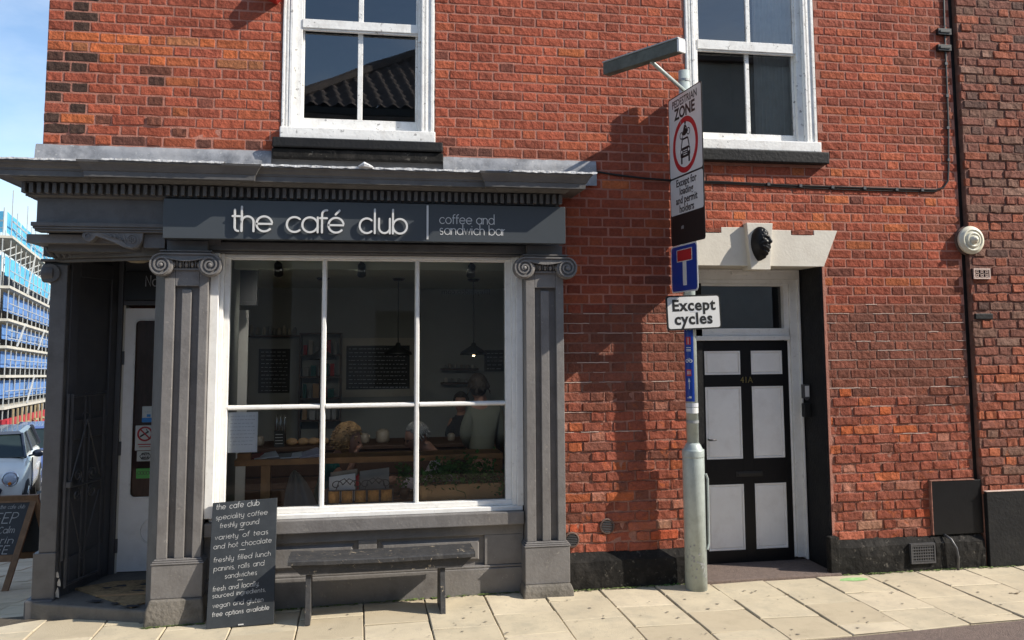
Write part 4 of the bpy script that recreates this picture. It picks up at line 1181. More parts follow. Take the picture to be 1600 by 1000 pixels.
g_('F', .72, ln((0, 0), (0, 1.6), (.7, 1.6)), ln((0, .85), (.55, .85))); g_('H', .85, ln((0, 0), (0, 1.6)), ln((.8, 0), (.8, 1.6)), ln((0, .8), (.8, .8))); g_('T', .9, ln((0, 1.6), (.9, 1.6)), ln((.45, 1.6), (.45, 0)))
g_('W', 1.3, ln((0, 1.5), (.33, 0), (.65, 1.3), (.97, 0), (1.3, 1.5)))
def stroke_width(text, gap=.26, sp=.7):
    x = 0
    for ch in text: x += sp if ch == ' ' else GL[ch][0]+gap
    return x-gap
def strokes(text, gap=.26, sp=.7, jit=0.0, slant=0.0):
    x = 0; out = []
    for ch in text:
        if ch == ' ': x += sp; continue
        adv, st = GL[ch]; dz = random.uniform(-jit, jit); sc = 1+random.uniform(-jit, jit)*1.2
        out.append((ch, [[(x+p[0]*sc+slant*p[1], p[1]*sc+dz) for p in s] for s in st])); x += adv+gap
    return out, x-gap
def text_mesh(body, size, bold=.0, align='CENTER', depth=.001, space=1.0):
    c = bpy.data.curves.new('lettering', 'FONT'); c.body = body; c.size = size; c.align_x = align; c.align_y = 'CENTER'
    c.offset = bold; c.extrude = depth; c.space_character = space; c.resolution_u = 3
    o = bpy.data.objects.new('tmp', c); COL.objects.link(o)
    dg = bpy.context.evaluated_depsgraph_get(); dg.update()
    me = bpy.data.meshes.new_from_object(o.evaluated_get(dg)); bpy.data.objects.remove(o)
    return me
def put_text(body, size, loc, frame, m, parent, name='lettering', bold=.0, sx=1.0, align='CENTER', space=1.0, depth=.001):
    """frame: (x-axis, z-axis) world vectors of the plate; text faces the viewer of that plate"""
    me = text_mesh(body, size, bold, align, depth, space); me.materials.clear(); me.materials.append(m)
    X, Z = Vector(frame[0]).normalized(), Vector(frame[1]).normalized(); Yv = Z.cross(X)*-1
    Mx = Matrix((X*sx, Z, X.cross(Z))).transposed().to_4x4()
    o = bpy.data.objects.new(name, me); link(o, parent)
    o.matrix_local = Matrix.Translation(Vector(loc)) @ Mx
    return o
FRONT = ((1, 0, 0), (0, 0, 1))

# ------------------------------------------------------------------ fascia sign
YS = -.27
fs_ = thing('fascia_sign', 'long dark grey sign board reading the café club, coffee and sandwich bar', 'shop sign', (0, 0, 0))
b = MB(); b.box(-1.364, 1.527, YS, YF-.001, 2.607, 2.8865); b.build('sign_board', MAT['sign'], fs_, bevel=.002)
def word(text, x0, x1, zbase, xh, wd, y0, y1, parent, m, gap=.26, sp=.7, each=True, name='letter'):
    st, wtot = strokes(text, gap, sp); kx = (x1-x0)/wtot
    mb = MB()
    for ch, ss in st:
        l = MB() if each else mb
        for q_, s in enumerate(ss): l.ribbon([(x0+p[0]*kx, zbase+p[1]*xh) for p in s], wd, y0-.0007*q_, y1-.0007*q_)
        if each: l.build(name, m, parent)
    if not each: mb.build(name, m, parent)
yl = YS-.026
zb1 = az(500, 363, yl); xh = az(400, 338, yl)-az(400, 361.5, yl)
word('the', ax(363, 350, yl), ax(425, 350, yl), zb1+.001, xh, .0138, yl, yl+.014, fs_, MAT['signwhite'], gap=.16)
word('café', ax(448, 350, yl), ax(537, 350, yl), zb1, xh, .0138, yl, yl+.014, fs_, MAT['signwhite'], gap=.14)
word('club', ax(562, 350, yl), ax(636, 350, yl), zb1, xh, .0138, yl, yl+.014, fs_, MAT['signwhite'], gap=.20)
for xx in (ax(380, 350, YS), ax(500, 350, YS), ax(600, 350, YS)):
    pass
b = MB(); b.box(ax(666.5, 350, YS)-.0, ax(669.5, 350, YS), YS-.004, YS, az(668, 374, YS), az(668, 321, YS)); b.build('divider_line', MAT['signwhite'], fs_)
xh2 = az(700, 340.5, YS)-az(700, 350, YS)
word('coffee and', ax(687, 345, YS), ax(772, 345, YS), az(730, 350, YS), xh2, .0052, YS-.002, YS, fs_, MAT['signwhite'], gap=.24, sp=.62, name='small_letter')
word('sandwich bar', ax(687, 361, YS), ax(789, 361, YS), az(738, 367, YS), xh2, .0052, YS-.002, YS, fs_, MAT['signwhite'], gap=.24, sp=.62, name='small_letter')

# No ... board over the café door
nb_ = thing('door_number_board', 'dark board over the café door with pale letters No partly hidden by the pilaster', 'sign')
YN = YDR-.04
nx0 = ax(193, 450, YN); nz0, nz1 = az(220, 469, YN), az(220, 424, YN)
b = MB(); b.box(nx0, nx0+.75, YN, YN+.02, nz0, nz1); b.build('board', MAT['signblack'], nb_, bevel=.003)
word('No', ax(228, 440, YN), ax(247, 440, YN), az(236, 447, YN), (az(230, 431, YN)-az(230, 447, YN))/1.5, .008, YN-.004, YN, nb_, MAT['print_'], gap=.3, each=False, name='lettering')
# porch lamp
lp = thing('porch_lamp', 'flat oval ceiling lamp in the café porch', 'lamp', (ax(215, 416, .45), .45, 2.5))
b = MB(); b.lathe([(.02, .085), (.10, .08), (.105, .06), (.10, .05)], 24, 'z'); b.build('fitting', MAT['darkgrey'], lp)
b = MB(); b.lathe([(.10, .05), (.105, .03), (.085, .005), (.05, -.008), (.01, -.012)], 24, 'z'); b.build('shade', MAT['lampglass'], lp, smooth=True)
# stickers on the door glass
def sticker(px0, px1, py0, py1, m, label, nm='door_sticker', y=YDR-.006, cat='sticker'):
    x0, x1 = ax(px0, py0, y), ax(px1, py0, y); z0, z1 = az(px0, py1, y), az(px0, py0, y)
    t = thing(nm, label, cat, (x0, y, z0)); b = MB(); b.box(0, x1-x0, 0, .002, 0, z1-z0); b.build('sheet', m, t); return t, x1-x0, z1-z0
YT = YDR-.012
s_, w_, h_ = sticker(222.5, 239, 635, 660, MAT['signwhite'], 'white and blue sticker, highest on the café door glass')
b = MB(); b.box(0, w_, -.002, 0, 0, h_*.28); b.box(w_*.45, w_*.8, -.002, 0, h_*.34, h_*.5); b.build('blue_print', mat('sticker_blue', (.02, .25, .6), .5, 0, 5, 0), s_)
b = MB(); [b.box(w_*(.25+.2*k), w_*(.38+.2*k), -.002, 0, h_*.62, h_*.68) for k in range(3)]; b.build('grey_print', MAT['print_'], s_)
s_, w_, h_ = sticker(212, 242, 665, 704, MAT['signwhite'], 'no smoking notice with red ring on the café door')
cx, cz = w_*.5, h_*.66; rr = w_*.36
b = MB(); b.ribbon(arc(cx, cz, rr, 0, 360, 26), .014, -.0025, 0); b.ribbon([(cx-rr*.68, cz+rr*.68), (cx+rr*.68, cz-rr*.68)], .011, -.0025, 0); b.build('red_ring', MAT['signred'], s_)
b = MB(); b.ribbon([(cx-rr*.6, cz-rr*.35), (cx+rr*.45, cz+rr*.3)], .013, -.0018, 0); b.ribbon([(cx+rr*.35, cz+rr*.35), (cx+rr*.2, cz+rr*.7)], .006, -.0018, 0); b.build('cigarette', MAT['signblack'], s_)
b = MB(); b.box(w_*.15, w_*.85, -.0015, 0, h_*.22, h_*.26); b.box(w_*.2, w_*.8, -.0015, 0, h_*.13, h_*.16); b.build('print_line', MAT['signred'], s_)
s_, w_, h_ = sticker(214, 240, 705, 721, MAT['signwhite'], 'small white WiFi sticker on the café door')
b = MB(); b.ribbon([(w_*.18, h_*.5), (w_*.32, h_*.78), (w_*.5, h_*.82), (w_*.7, h_*.8), (w_*.84, h_*.5), (w_*.7, h_*.2), (w_*.5, h_*.18), (w_*.3, h_*.22), (w_*.18, h_*.5)], .006, -.0015, 0)
b.box(w_*.28, w_*.72, -.0012, 0, h_*.26, h_*.74); b.build('logo', MAT['signblack'], s_)
put_text('WiFi', h_*.42, (w_*.5, -.003, h_*.5), FRONT, MAT['signwhite'], s_, bold=.001)
s_, w_, h_ = sticker(213, 240, 732, 748, MAT['green'], 'green rating sticker, lowest on the café door glass')
b = MB(); [b.ribbon(arc(w_*(.16+.17*k), h_*.55, h_*.16, 0, 360, 10), .003, -.0015, 0) for k in range(5)]; b.build('rating_ring', MAT['signblack'], s_)
# iron gate folded back against the porch wall
gt = thing('iron_gate', 'folded wrought iron gate with scrolls against the dark porch wall', 'gate')
def gp(s_, z, o_=.06): q = A_+dr*s_+nrm*o_; return (q.x, q.y, z)
def gpx(px): # distance along the wall for a pixel column at mid height
    best = min(range(0, 400), key=lambda i: abs((lambda p: 800+FPX*(p-CAM).dot(RGT)/(p-CAM).dot(_f))(Vector(gp(i/400*Ln, .9)))-px)); return best/400*Ln
g0_, g1_ = max(.02, gpx(108)), gpx(160)
gz0, gz1 = .10, 1.50
gm = (g0_+g1_)/2; gw = (g1_-g0_)
b = MB(); b.tube([gp(g0_, gz0), gp(g0_, gz1)], .012, 6); b.tube([gp(g1_, gz0), gp(g1_, gz1)], .012, 6)
for z in (gz0+.02, gz1-.02, .82): b.tube([gp(g0_, z), gp(g1_, z)], .010, 6)
b.build('gate_frame', MAT['iron'], gt)
for f_ in (.40, .54): b = MB(); b.tube([gp(g0_+gw*f_, gz0), gp(g0_+gw*f_, gz1)], .007, 6); b.build('bar', MAT['iron'], gt)
for (s0, z0, s1, z1) in ((.05, .86, .47, 1.30), (.92, .86, .47, 1.30), (.05, .74, .47, .28), (.92, .74, .47, .28)):
    b = MB(); b.tube([gp(g0_+gw*s0, z0), gp(g0_+gw*s1, z1)], .006, 5); b.build('diagonal', MAT['iron'], gt)
for sx in (.26, .70):
    for (zz, sg) in ((.89, 1), (.75, -1)):
        b = MB(); pts = spiral(0, 0, .05, .012, 1.5, -90*sg, 26, sg if sx < .5 else -sg); b.tube([gp(g0_+gw*sx+p[0], zz+p[1]) for p in pts], .006, 5); b.build('scroll', MAT['iron'], gt)
b = MB(); pts = spiral(0, 0, .03, .008, 1.4, 0, 20); b.tube([gp(g0_+gw*.45+p[0], .27+p[1]) for p in pts], .006, 5)
b.tube([gp(g0_+gw*.3, 1.33), gp(g0_+gw*.4, 1.36), gp(g0_+gw*.6, 1.33)], .006, 5); b.build('scroll', MAT['iron'], gt)
b = MB(); b.tube([gp(g0_-.03, .3, .05), gp(g0_-.03, 1.5, .05)], .010, 6); b.box(*(lambda q: (q[0]-.03, q[0]+.02, q[1]-.03, q[1]+.02))(gp(g0_, 0)), .82, .86); b.build('hinge_post', MAT['iron'], gt)
pk = MB(); q = gp(.0, 0, .03)
for (dx_, z0, hh) in ((0, .05, .07), (.008, .13, .05), (-.006, .19, .04)): pk.prism([(q[0]+dx_-.010, z0), (q[0]+dx_+.012, z0-.006), (q[0]+dx_+.008, z0+hh*.6), (q[0]+dx_, z0+hh), (q[0]+dx_-.012, z0+hh*.5)], q[1]-.03, q[1]-.022)
split_build(pk, 'peeled_paint', MAT['cream'], shop)
# porch step and mat
st_ = tag(empty('porch_step'), kind='structure')
b = MB(); b.prism([(-2.30, .27), (-1.40, -.10), (-1.0, -.10), (-1.0, 1.1), (-2.30, 1.1)], -.2, .035, plane='xy'); b.build('step', MAT['step'], st_, bevel=.015, seg=3)
dm_ = thing('door_mat', 'worn coir doormat with dark motifs on the café porch step', 'doormat')
def gz(px, py, z):
    d = ray(px, py); t = (z-CAM.z)/d.z; return (CAM+d*t)
P = [gz(116, 921, .037), gz(205, 950, .037), gz(243, 938, .037), gz(243, 907, .037), gz(178, 910, .037)]
b = MB(); b.prism([(p.x, p.y) for p in P], .036, .047, plane='xy'); b.build('mat', MAT['mat_coir'], dm_)
b = MB(); pa, pb_ = gz(150, 930, .05), gz(236, 925, .05); pc_ = gz(236, 927.5, .05); pd_ = gz(150, 932, .05)
b.prism([(p.x, p.y) for p in (pa, pb_, pc_, pd_)], .0475, .0495, plane='xy'); b.build('pale_stripe', MAT['planter'], dm_)
b = MB()
for (px, py, r_) in ((190, 915, .05), (165, 918, .04), (150, 938, .05), (205, 946, .05), (215, 922, .045), (180, 942, .035), (228, 912, .04)):
    c = gz(px, py, .05); k_ = 9; b.prism([(c.x+r_*(.4+.9*random.random())*math.cos(2*math.pi*i/k_)*1.3, c.y+r_*(.2+.6*random.random())*math.sin(2*math.pi*i/k_)) for i in range(k_)], .0472, .0488, plane='xy')
split_build(b, 'dark_motif', MAT['darkcloth'], dm_)

# ------------------------------------------------------------------ street post with its signs
PX, PY = 2.535, -.19
pole = thing('sign_post', 'galvanised steel sign post standing by the wall left of door 41A', 'post', (PX, PY, 0))
b = MB(); b.lathe([(.083, -.05), (.083, .98), (.080, 1.02), (.070, 1.05), (.058, 1.075), (.046, 1.09)], 28, 'z'); b.build('base_sleeve', MAT['steel'], pole, smooth=True)
b = MB(); b.lathe([(.046, 1.085), (.045, 4.02)], 24, 'z'); b.build('tube', MAT['steel'], pole, smooth=True)
b = MB(); b.lathe([(.049, 0), (.049, .02)], 20, 'z', (0, 0, 1.24)); b.lathe([(.049, 0), (.049, .02)], 20, 'z', (0, 0, 3.93)); split_build(b, 'clamp', MAT['signback'], pole)
b = MB(); b.tube([(.072, -.06, .30), (.088, -.05, .34), (.092, -.05, .82), (.078, -.05, .86)], .008, 6); b.build('door_bracket', MAT['steel'], pole)
b = MB(); b.lathe([(.0835, 0), (.0845, .01), (.0845, .05), (.0835, .06)], 20, 'z', (0, 0, .98)); b.build('collar', MAT['steel'], pole, smooth=True)
b = MB(); b.lathe([(.0475, 0), (.0475, .042)], 20, 'z', (0, 0, 1.315)); b.build('white_tape', MAT['signwhite'], pole)
b = MB(); b.lathe([(.0478, 0), (.0478, .03)], 20, 'z', (0, 0, 1.362)); b.build('torn_label', MAT['print_'], pole)
# dark scuffs on the base: flaked patches
b = MB()
for k in range(34):
    a = random.uniform(R(200), R(310)); z = random.uniform(.10, .34); s_ = random.uniform(.003, .011)
    p = [(.0838*math.cos(a+t_*s_/.083), .0838*math.sin(a+t_*s_/.083), z+u_*s_) for t_, u_ in ((-1, -.6), (.2, -1), (1, -.2), (.7, .9), (-.5, 1))]
    b.add(p, [(0, 1, 2, 3, 4)])
b.build('scuff', MAT['signback'], pole)
# cycle route strip wrapped round the post
cr = thing('cycle_route_strip', 'narrow blue strip of cycle route signs wrapped round the sign post', 'sign', (PX, PY, 0))
def wrap(b, a0, a1, z0, z1, r_): 
    n = 8; vs = []
    for i in range(n+1):
        a = R(a0+(a1-a0)*i/n); vs += [(r_*math.cos(a), r_*math.sin(a), z0), (r_*math.cos(a), r_*math.sin(a), z1)]
    b.add(vs, [(2*i, 2*i+2, 2*i+3, 2*i+1) for i in range(n)])
b = MB(); wrap(b, 175, 275, 1.405, 2.02, .0485); b.build('strip', MAT['signblue'], cr)
b = MB(); wrap(b, 205, 250, 1.84, 1.90, .049); wrap(b, 205, 250, 1.60, 1.65, .049); b.build('red_number_panel', MAT['signred'], cr)
def wring(b, a0, z, r_, R_=.0497, n=12, wdt=.003):
    for i in range(n):
        t0, t1 = 2*math.pi*i/n, 2*math.pi*(i+1)/n; q = []
        for t, rr_ in ((t0, r_-wdt), (t0, r_+wdt), (t1, r_+wdt), (t1, r_-wdt)):
            a = R(a0)+rr_*math.cos(t)/R_; q.append((R_*math.cos(a), R_*math.sin(a), z+rr_*math.sin(t)))
        b.add(q, [(0, 1, 2, 3)])
b = MB()
for zz in (1.965, 1.715):
    wring(b, 212, zz, .011); wring(b, 246, zz, .011)
    for (a0, z0, a1, z1) in ((212, 0, 225, .016), (225, .016, 229, 0), (229, 0, 240, .018), (240, .018, 225, .016), (246, 0, 238, .024), (225, .016, 222, .023)):
        q = []
        for a, z in ((a0-1.5, z0-.001), (a0+1.5, z0+.001), (a1+1.5, z1+.001), (a1-1.5, z1-.001)): q.append((.0497*math.cos(R(a)), .0497*math.sin(R(a)), zz+z))
        b.add(q, [(0, 1, 2, 3)])
wrap(b, 225, 230, 1.845, 1.893, .0496); wrap(b, 213, 218, 1.612, 1.64, .0496); wrap(b, 224, 229, 1.612, 1.64, .0496); wrap(b, 236, 241, 1.612, 1.64, .0496)
for z0 in (1.79, 1.80, 1.815): wrap(b, 205, 250, z0, z0+.005, .0494)
wrap(b, 226, 231, 1.50, 1.56, .0494)
b.add([(.0496*math.cos(R(218)), .0496*math.sin(R(218)), 1.555), (.0496*math.cos(R(239)), .0496*math.sin(R(239)), 1.555), (.0496*math.cos(R(228.5)), .0496*math.sin(R(228.5)), 1.585)], [(0, 1, 2)])
wrap(b, 208, 220, 1.43, 1.436, .0494); wrap(b, 224, 247, 1.43, 1.445, .0494)
b.build('white_symbol', MAT['signwhite'], cr)

# plates perpendicular to the wall, facing left
def side_plate(name, label, p_in, p_out, z0, z1, th=.004, back='signback', cat='traffic sign'):
    t = thing(name, label, cat); A = Vector((*p_in, 0)); B = Vector((*p_out, 0)); d = (B-A); Lw = d.length; d.normalize()
    n = Vector((d.y, -d.x, 0)); n = n if n.x < 0 else -n       # facing the viewer on the left
    def P(u, v, o=0.0): q = A+d*(u*Lw)+n*o; return Vector((q.x, q.y, z0+(z1-z0)*v))
    return t, P, d, n, Lw
def plate_poly(P, pts, o0, o1, n=None):
    """pts in u,v ; extruded from o0 (back) to o1 (front)"""
    b = MB(); k = len(pts); vs = [tuple(P(u, v, o1)) for u, v in pts]+[tuple(P(u, v, o0)) for u, v in pts]
    b.add(vs, [tuple(range(k)), tuple(range(2*k-1, k-1, -1))]+[(i, k+i, k+(i+1) % k, (i+1) % k) for i in range(k)]); return b
def rrect(u0, u1, v0, v1, ru, rv, n=4):
    o = []
    for cx, cy, a in ((u1-ru, v1-rv, 0), (u0+ru, v1-rv, 90), (u0+ru, v0+rv, 180), (u1-ru, v0+rv, 270)):
        for i in range(n+1): t = R(a+90*i/n); o.append((cx+ru*math.cos(t), cy+rv*math.sin(t)))
    return o
PI_, PO_ = (2.468, -.008), (2.512, -.60)
pz0, pz1 = 2.622, 3.822
pl_, P, d_, n_, Lw = side_plate('pedestrian_zone_sign', 'tall pedestrian zone sign with red ring, highest on the sign post', PI_, PO_, pz0, pz1)
Hh = pz1-pz0
ru, rv = .025/Lw, .025/Hh
plate_poly(P, rrect(0, 1, 0, 1, ru, rv), 0, .003).build('backplate', MAT['signblack'], pl_)
vd = .448                                  # dividing line
vb = .20                                  # top of the black blank
plate_poly(P, rrect(.022, .978, vd+.006, .992, ru*.8, rv*.8), .003, .0042).build('upper_panel', MAT['signwhite'], pl_)
plate_poly(P, rrect(.022, .978, vb, vd-.006, ru*.8, rv*.8), .003, .0042).build('lower_panel', MAT['signwhite'], pl_)
XD = (d_.x, d_.y, 0)
def ptext(body, v, size, sx=1.0, bold=.004, u=.5):
    put_text(body, size, P(u, v, .0048), (XD, (0, 0, 1)), MAT['signblack'], pl_, bold=bold, sx=sx, depth=.0004)
ptext('PEDESTRIAN', .943, .085, .93, .0012); ptext('ZONE', .868, .125, 1.05, .004)
ptext('Except for', .405, .083, 1.02, .0018); ptext('loading', .347, .083, 1.02, .0018); ptext('and permit', .289, .083, 1.02, .0018); ptext('holders', .231, .083, 1.02, .0018)
def ring_poly(cu, cv, r0, r1, n=44):
    b = MB(); vs = []
    for i in range(n):
        a = 2*math.pi*i/n
        for r_ in (r0, r1): vs.append(tuple(P(cu+r_*math.cos(a)/Lw, cv+r_*math.sin(a)/Hh, .0050)))
    b.add(vs, [(2*i, 2*i+1, 2*((i+1) % n)+1, 2*((i+1) % n)) for i in range(n)]); return b
cu, cv = .5, .645
ring_poly(cu, cv, .178, .222).build('red_ring', MAT['signred'], pl_)
def shape(pts, cu, cv, o=.0052):
    return [(cu+x/Lw, cv+y/Hh) for x, y in pts], o
def add_shape(b, pts, cu, cv, o=.0052):
    k = len(pts); b.add([tuple(P(cu+x/Lw, cv+y/Hh, o)) for x, y in pts], [tuple(range(k))])
b = MB()   # car from the front
add_shape(b, [(-.075, -.10), (.075, -.10), (.085, -.085), (.085, -.035), (.07, -.02), (-.07, -.02), (-.085, -.035), (-.085, -.085)], cu, cv)
add_shape(b, [(-.078, -.145), (-.052, -.145), (-.052, -.10), (-.078, -.10)], cu, cv); add_shape(b, [(.052, -.145), (.078, -.145), (.078, -.10), (.052, -.10)], cu, cv)
for seg in ([(-.07, -.02), (-.048, .048), (.048, .048), (.07, -.02)],):
    for p0, p1 in zip(seg[:-1], seg[1:]):
        t = Vector((p1[0]-p0[0], p1[1]-p0[1])).normalized(); q = Vector((-t.y, t.x))*.007
        add_shape(b, [(p0[0]-q.x, p0[1]-q.y), (p1[0]-q.x, p1[1]-q.y), (p1[0]+q.x, p1[1]+q.y), (p0[0]+q.x, p0[1]+q.y)], cu, cv)
b.build('car_symbol', MAT['signblack'], pl_)
b = MB()
for (x0, x1, z) in ((-.035, .035, -.045), (-.035, .035, -.062), (-.035, .035, -.078)): add_shape(b, [(x0, z-.003), (x1, z-.003), (x1, z+.003), (x0, z+.003)], cu, cv, .0058)
for x_ in (-.062, .062): add_shape(b, [(x_+.013*math.cos(R(a)), -.05+.013*math.sin(R(a))) for a in range(0, 360, 30)], cu, cv, .0058)
b.build('car_grille_symbol', MAT['signwhite'], pl_)
b = MB()   # motorcycle and rider
for x_ in (-.062, .062):
    for i in range(16):
        a0, a1 = 2*math.pi*i/16, 2*math.pi*(i+1)/16
        add_shape(b, [(x_+r_*math.cos(a), .080+(.014 if x_ > 0 else 0)+r_*math.sin(a)) for a, r_ in ((a0, .021), (a0, .030), (a1, .030), (a1, .021))], cu, cv)
add_shape(b, [(-.055, .085), (-.03, .118), (.03, .125), (.06, .10), (.03, .083), (.005, .072), (-.03, .076)], cu, cv)
add_shape(b, [(-.03, .12), (-.012, .155), (.012, .158), (.038, .128), (.032, .122), (.01, .135), (.012, .105), (-.01, .10)], cu, cv)
add_shape(b, [(.008+.014*math.cos(R(a)), .171+.014*math.sin(R(a))) for a in range(0, 360, 36)], cu, cv); b.build('motorcycle_symbol', MAT['signblack'], pl_)
b = MB()
for zz in (pz0+.12, pz0+.95):
    c0 = P(.0, 0); b.box(PX-.056, PX-.0, PY-.052, PY+.052, zz, zz+.025)
b.build('bracket', MAT['signback'], pl_)

nt_, P, d_, n_, Lw = side_plate('no_through_road_sign', 'blue no through road sign with red bar under the pedestrian zone sign', (2.463, -.010), (2.487, -.50), 2.245, 2.617)
Hh = .372; ru, rv = .03/Lw, .03/Hh
plate_poly(P, rrect(0, 1, 0, 1, ru, rv), 0, .004).build('white_edge', MAT['signwhite'], nt_)
plate_poly(P, rrect(.03, .97, .03, .97, ru, rv), .004, .005).build('blue_face', MAT['signblue'], nt_)
plate_poly(P, [(.46, .14), (.60, .14), (.60, .66), (.46, .66)], .005, .0057).build('white_bar', MAT['signwhite'], nt_)
plate_poly(P, [(.24, .64), (.82, .64), (.82, .90), (.24, .90)], .005, .0061).build('white_outline', MAT['signwhite'], nt_)
plate_poly(P, [(.26, .655), (.80, .655), (.80, .885), (.26, .885)], .0061, .0068).build('red_bar', MAT['signred'], nt_)
b = MB(); b.box(PX-.062, PX, PY-.05, PY+.05, 2.33, 2.355); b.build('bracket', MAT['signback'], nt_)

YE = -.262
ec = thing('except_cycles_plate', 'white Except cycles plate with black edge on the sign post', 'traffic sign', (0, 0, 0))
ex0, ex1 = ax(1041, 488, YE), ax(1126, 488, YE); ez0, ez1 = az(1083, 515, YE), az(1083, 461, YE)
ec.location = ((ex0+ex1)/2, YE, (ez0+ez1)/2); ec.rotation_euler = (0, R(-2.2), R(0))
W2, H2 = (ex1-ex0)/2, (ez1-ez0)/2
def rr2(w_, h_, r_): return [(p[0], p[1]) for p in rrect(-w_, w_, -h_, h_, r_, r_)]
b = MB(); b.prism(rr2(W2, H2, .025), -.004, .006); b.build('backplate', MAT['signblack'], ec)
b = MB(); b.prism(rr2(W2-.012, H2-.012, .018), -.0055, -.0041); b.build('face', MAT['signwhite'], ec)
put_text('Except', .122, (0, -.0068, .052), FRONT, MAT['signblack'], ec, bold=.0035, sx=.98, depth=.0005, space=1.08)
put_text('cycles', .122, (-.005, -.0068, -.052), FRONT, MAT['signblack'], ec, bold=.0035, sx=.98, depth=.0005, space=1.08)
b = MB(); b.box(-.03, .055, -.0063, -.0056, .0, .02); b.build('torn_sticker', MAT['print_'], ec)
b = MB(); b.box(-.03, .03, .0061, .03, -.01, .015); b.build('bracket', MAT['signback'], ec)
# lamp lighting the sign
lm = thing('sign_lamp', 'long grey weathered trough lamp on an arm above the signs', 'lamp')
la = Vector((ax(942, 100, -.55), -.55, 0)); lb = Vector((ax(1060, 75, -1.15), -1.15, 0)); dl = (lb-la); Ll = dl.length; dl.normalize(); nl = Vector((dl.y, -dl.x, 0)); nl = nl if nl.x < 0 else -nl
lz1 = (az(942, 97, -.55)+az(1060, 62, -1.15))/2; lz0 = lz1-.088
def LP_(u, o, z): q = la+dl*u+nl*o; return (q.x, q.y, z)
def lbox(b, u0, u1, o0, o1, z0, z1): b.hexa([LP_(u0, o0, z0), LP_(u1, o0, z0), LP_(u1, o1, z0), LP_(u0, o1, z0), LP_(u0, o0, z1), LP_(u1, o0, z1), LP_(u1, o1, z1), LP_(u0, o1, z1)])
b = MB(); lbox(b, 0, Ll-.012, -.07, .0, lz0, lz1); b.build('housing', mat('lamp_housing', (.075, .085, .07), .6, .3, 14, .3, 40, stain=(.03, .035, .03), stain_amt=.8, stain_scale=9), lm, bevel=.004)
b = MB(); lbox(b, -.004, Ll, -.078, .006, lz1+.0005, lz1+.012); b.build('lid', MAT['signback'], lm, bevel=.003)
b = MB(); lbox(b, Ll-.0115, Ll+.006, -.074, .002, lz0-.004, lz1); b.build('end_cap', MAT['signwhite'], lm, bevel=.004)
b = MB(); b.tube([LP_(Ll*.62, -.035, lz0-.002), (PX-.0, PY-.03, 3.84)], [.014, .015], 8); b.build('arm', MAT['steel'], lm, smooth=True)

# ------------------------------------------------------------------ boards and bench
# white face coordinates of leaning chalkboard
cb = thing('chalkboard', 'tall black chalkboard of speciality coffee and lunches leaning under the shop window', 'chalkboard')
bl, br_, tr_, tl_ = [Vector(v) for v in ((ax(322, 973, -.33), -.33, 0), (ax(428, 967, -.33), -.33, 0), (ax(432, 781, -.085), -.085, 0), (ax(330, 786, -.085), -.085, 0))]
bl.z = h(bl.x, -.3)+.002; br_.z = h(br_.x, -.3)+.002; tl_.z = az(330, 786, -.085); tr_.z = az(432, 781, -.085)
o0 = bl; ux = (br_-bl); uz = (tl_-bl); Wc, Hc = ux.length, uz.length; ux.normalize(); uz = (uz-ux*uz.dot(ux)).normalized(); un = uz.cross(ux) ; un = un if un.y < 0 else -un
Mc = Matrix((ux, -un, uz)).transposed().to_4x4(); cb.matrix_world = Matrix.Translation(o0) @ Mc
b = MB(); b.add([(0, 0, 0), (Wc, 0, 0), (Wc, 0, Hc+.012), (0, 0, Hc), (0, .018, 0), (Wc, .018, 0), (Wc, .018, Hc+.012), (0, .018, Hc)], [(0, 1, 2, 3), (7, 6, 5, 4), (0, 4, 5, 1), (1, 5, 6, 2), (2, 6, 7, 3), (3, 7, 4, 0)])
b.build('board', MAT['chalkboard'], cb, bevel=.002)
lines = [('the cafe club', .06, .72, .955, .024, .0032), ('speciality coffee', .06, .85, .868, .021, .0023), ('freshly ground', .13, .72, .80, .020, .0023), ('~', .42, .50, .762, .012, .003),
         ('variety of teas', .06, .87, .705, .021, .0023), ('and hot chocolate', .05, .93, .632, .021, .0023), ('~', .44, .52, .598, .012, .003),
         ('freshly filled lunch', .06, .92, .525, .020, .0023), ('paninis, rolls and', .07, .82, .455, .020, .0023), ('sandwiches', .24, .72, .392, .020, .0023), ('~', .43, .51, .36, .012, .003),
         ('fresh and locally,', .07, .76, .297, .020, .0025), ('sourced ingredients,', .07, .86, .243, .017, .0025), ('vegan and gluten', .08, .83, .168, .019, .0025), ('free options available', .08, .92, .10, .018, .003)]
def chalk_lines(lines, Wd, Hd, parent, y=-.0012, tilt=.055):
    for (tx, u0, u1, v, xh_, wd_) in lines:
        st, wt = strokes(tx, .30, .95, .06, .08); kx = (u1-u0)*Wd/wt; b = MB()
        for ch, ss in st:
            for q_, s in enumerate(ss): b.ribbon([(u0*Wd+p[0]*kx, v*Hd-xh_*.5+p[1]*xh_+tilt*p[0]*kx) for p in s], wd_, y-.0003*q_, y+.001-.0003*q_)
        tag(b.build('chalk_line', MAT['chalk'], parent), kind='stuff')
chalk_lines(lines, Wc, Hc, cb)
b = MB(); b.box(Wc*.47, Wc*.55, -.006, -.0, .008, .016); b.build('chip', MAT['chalk'], cb)

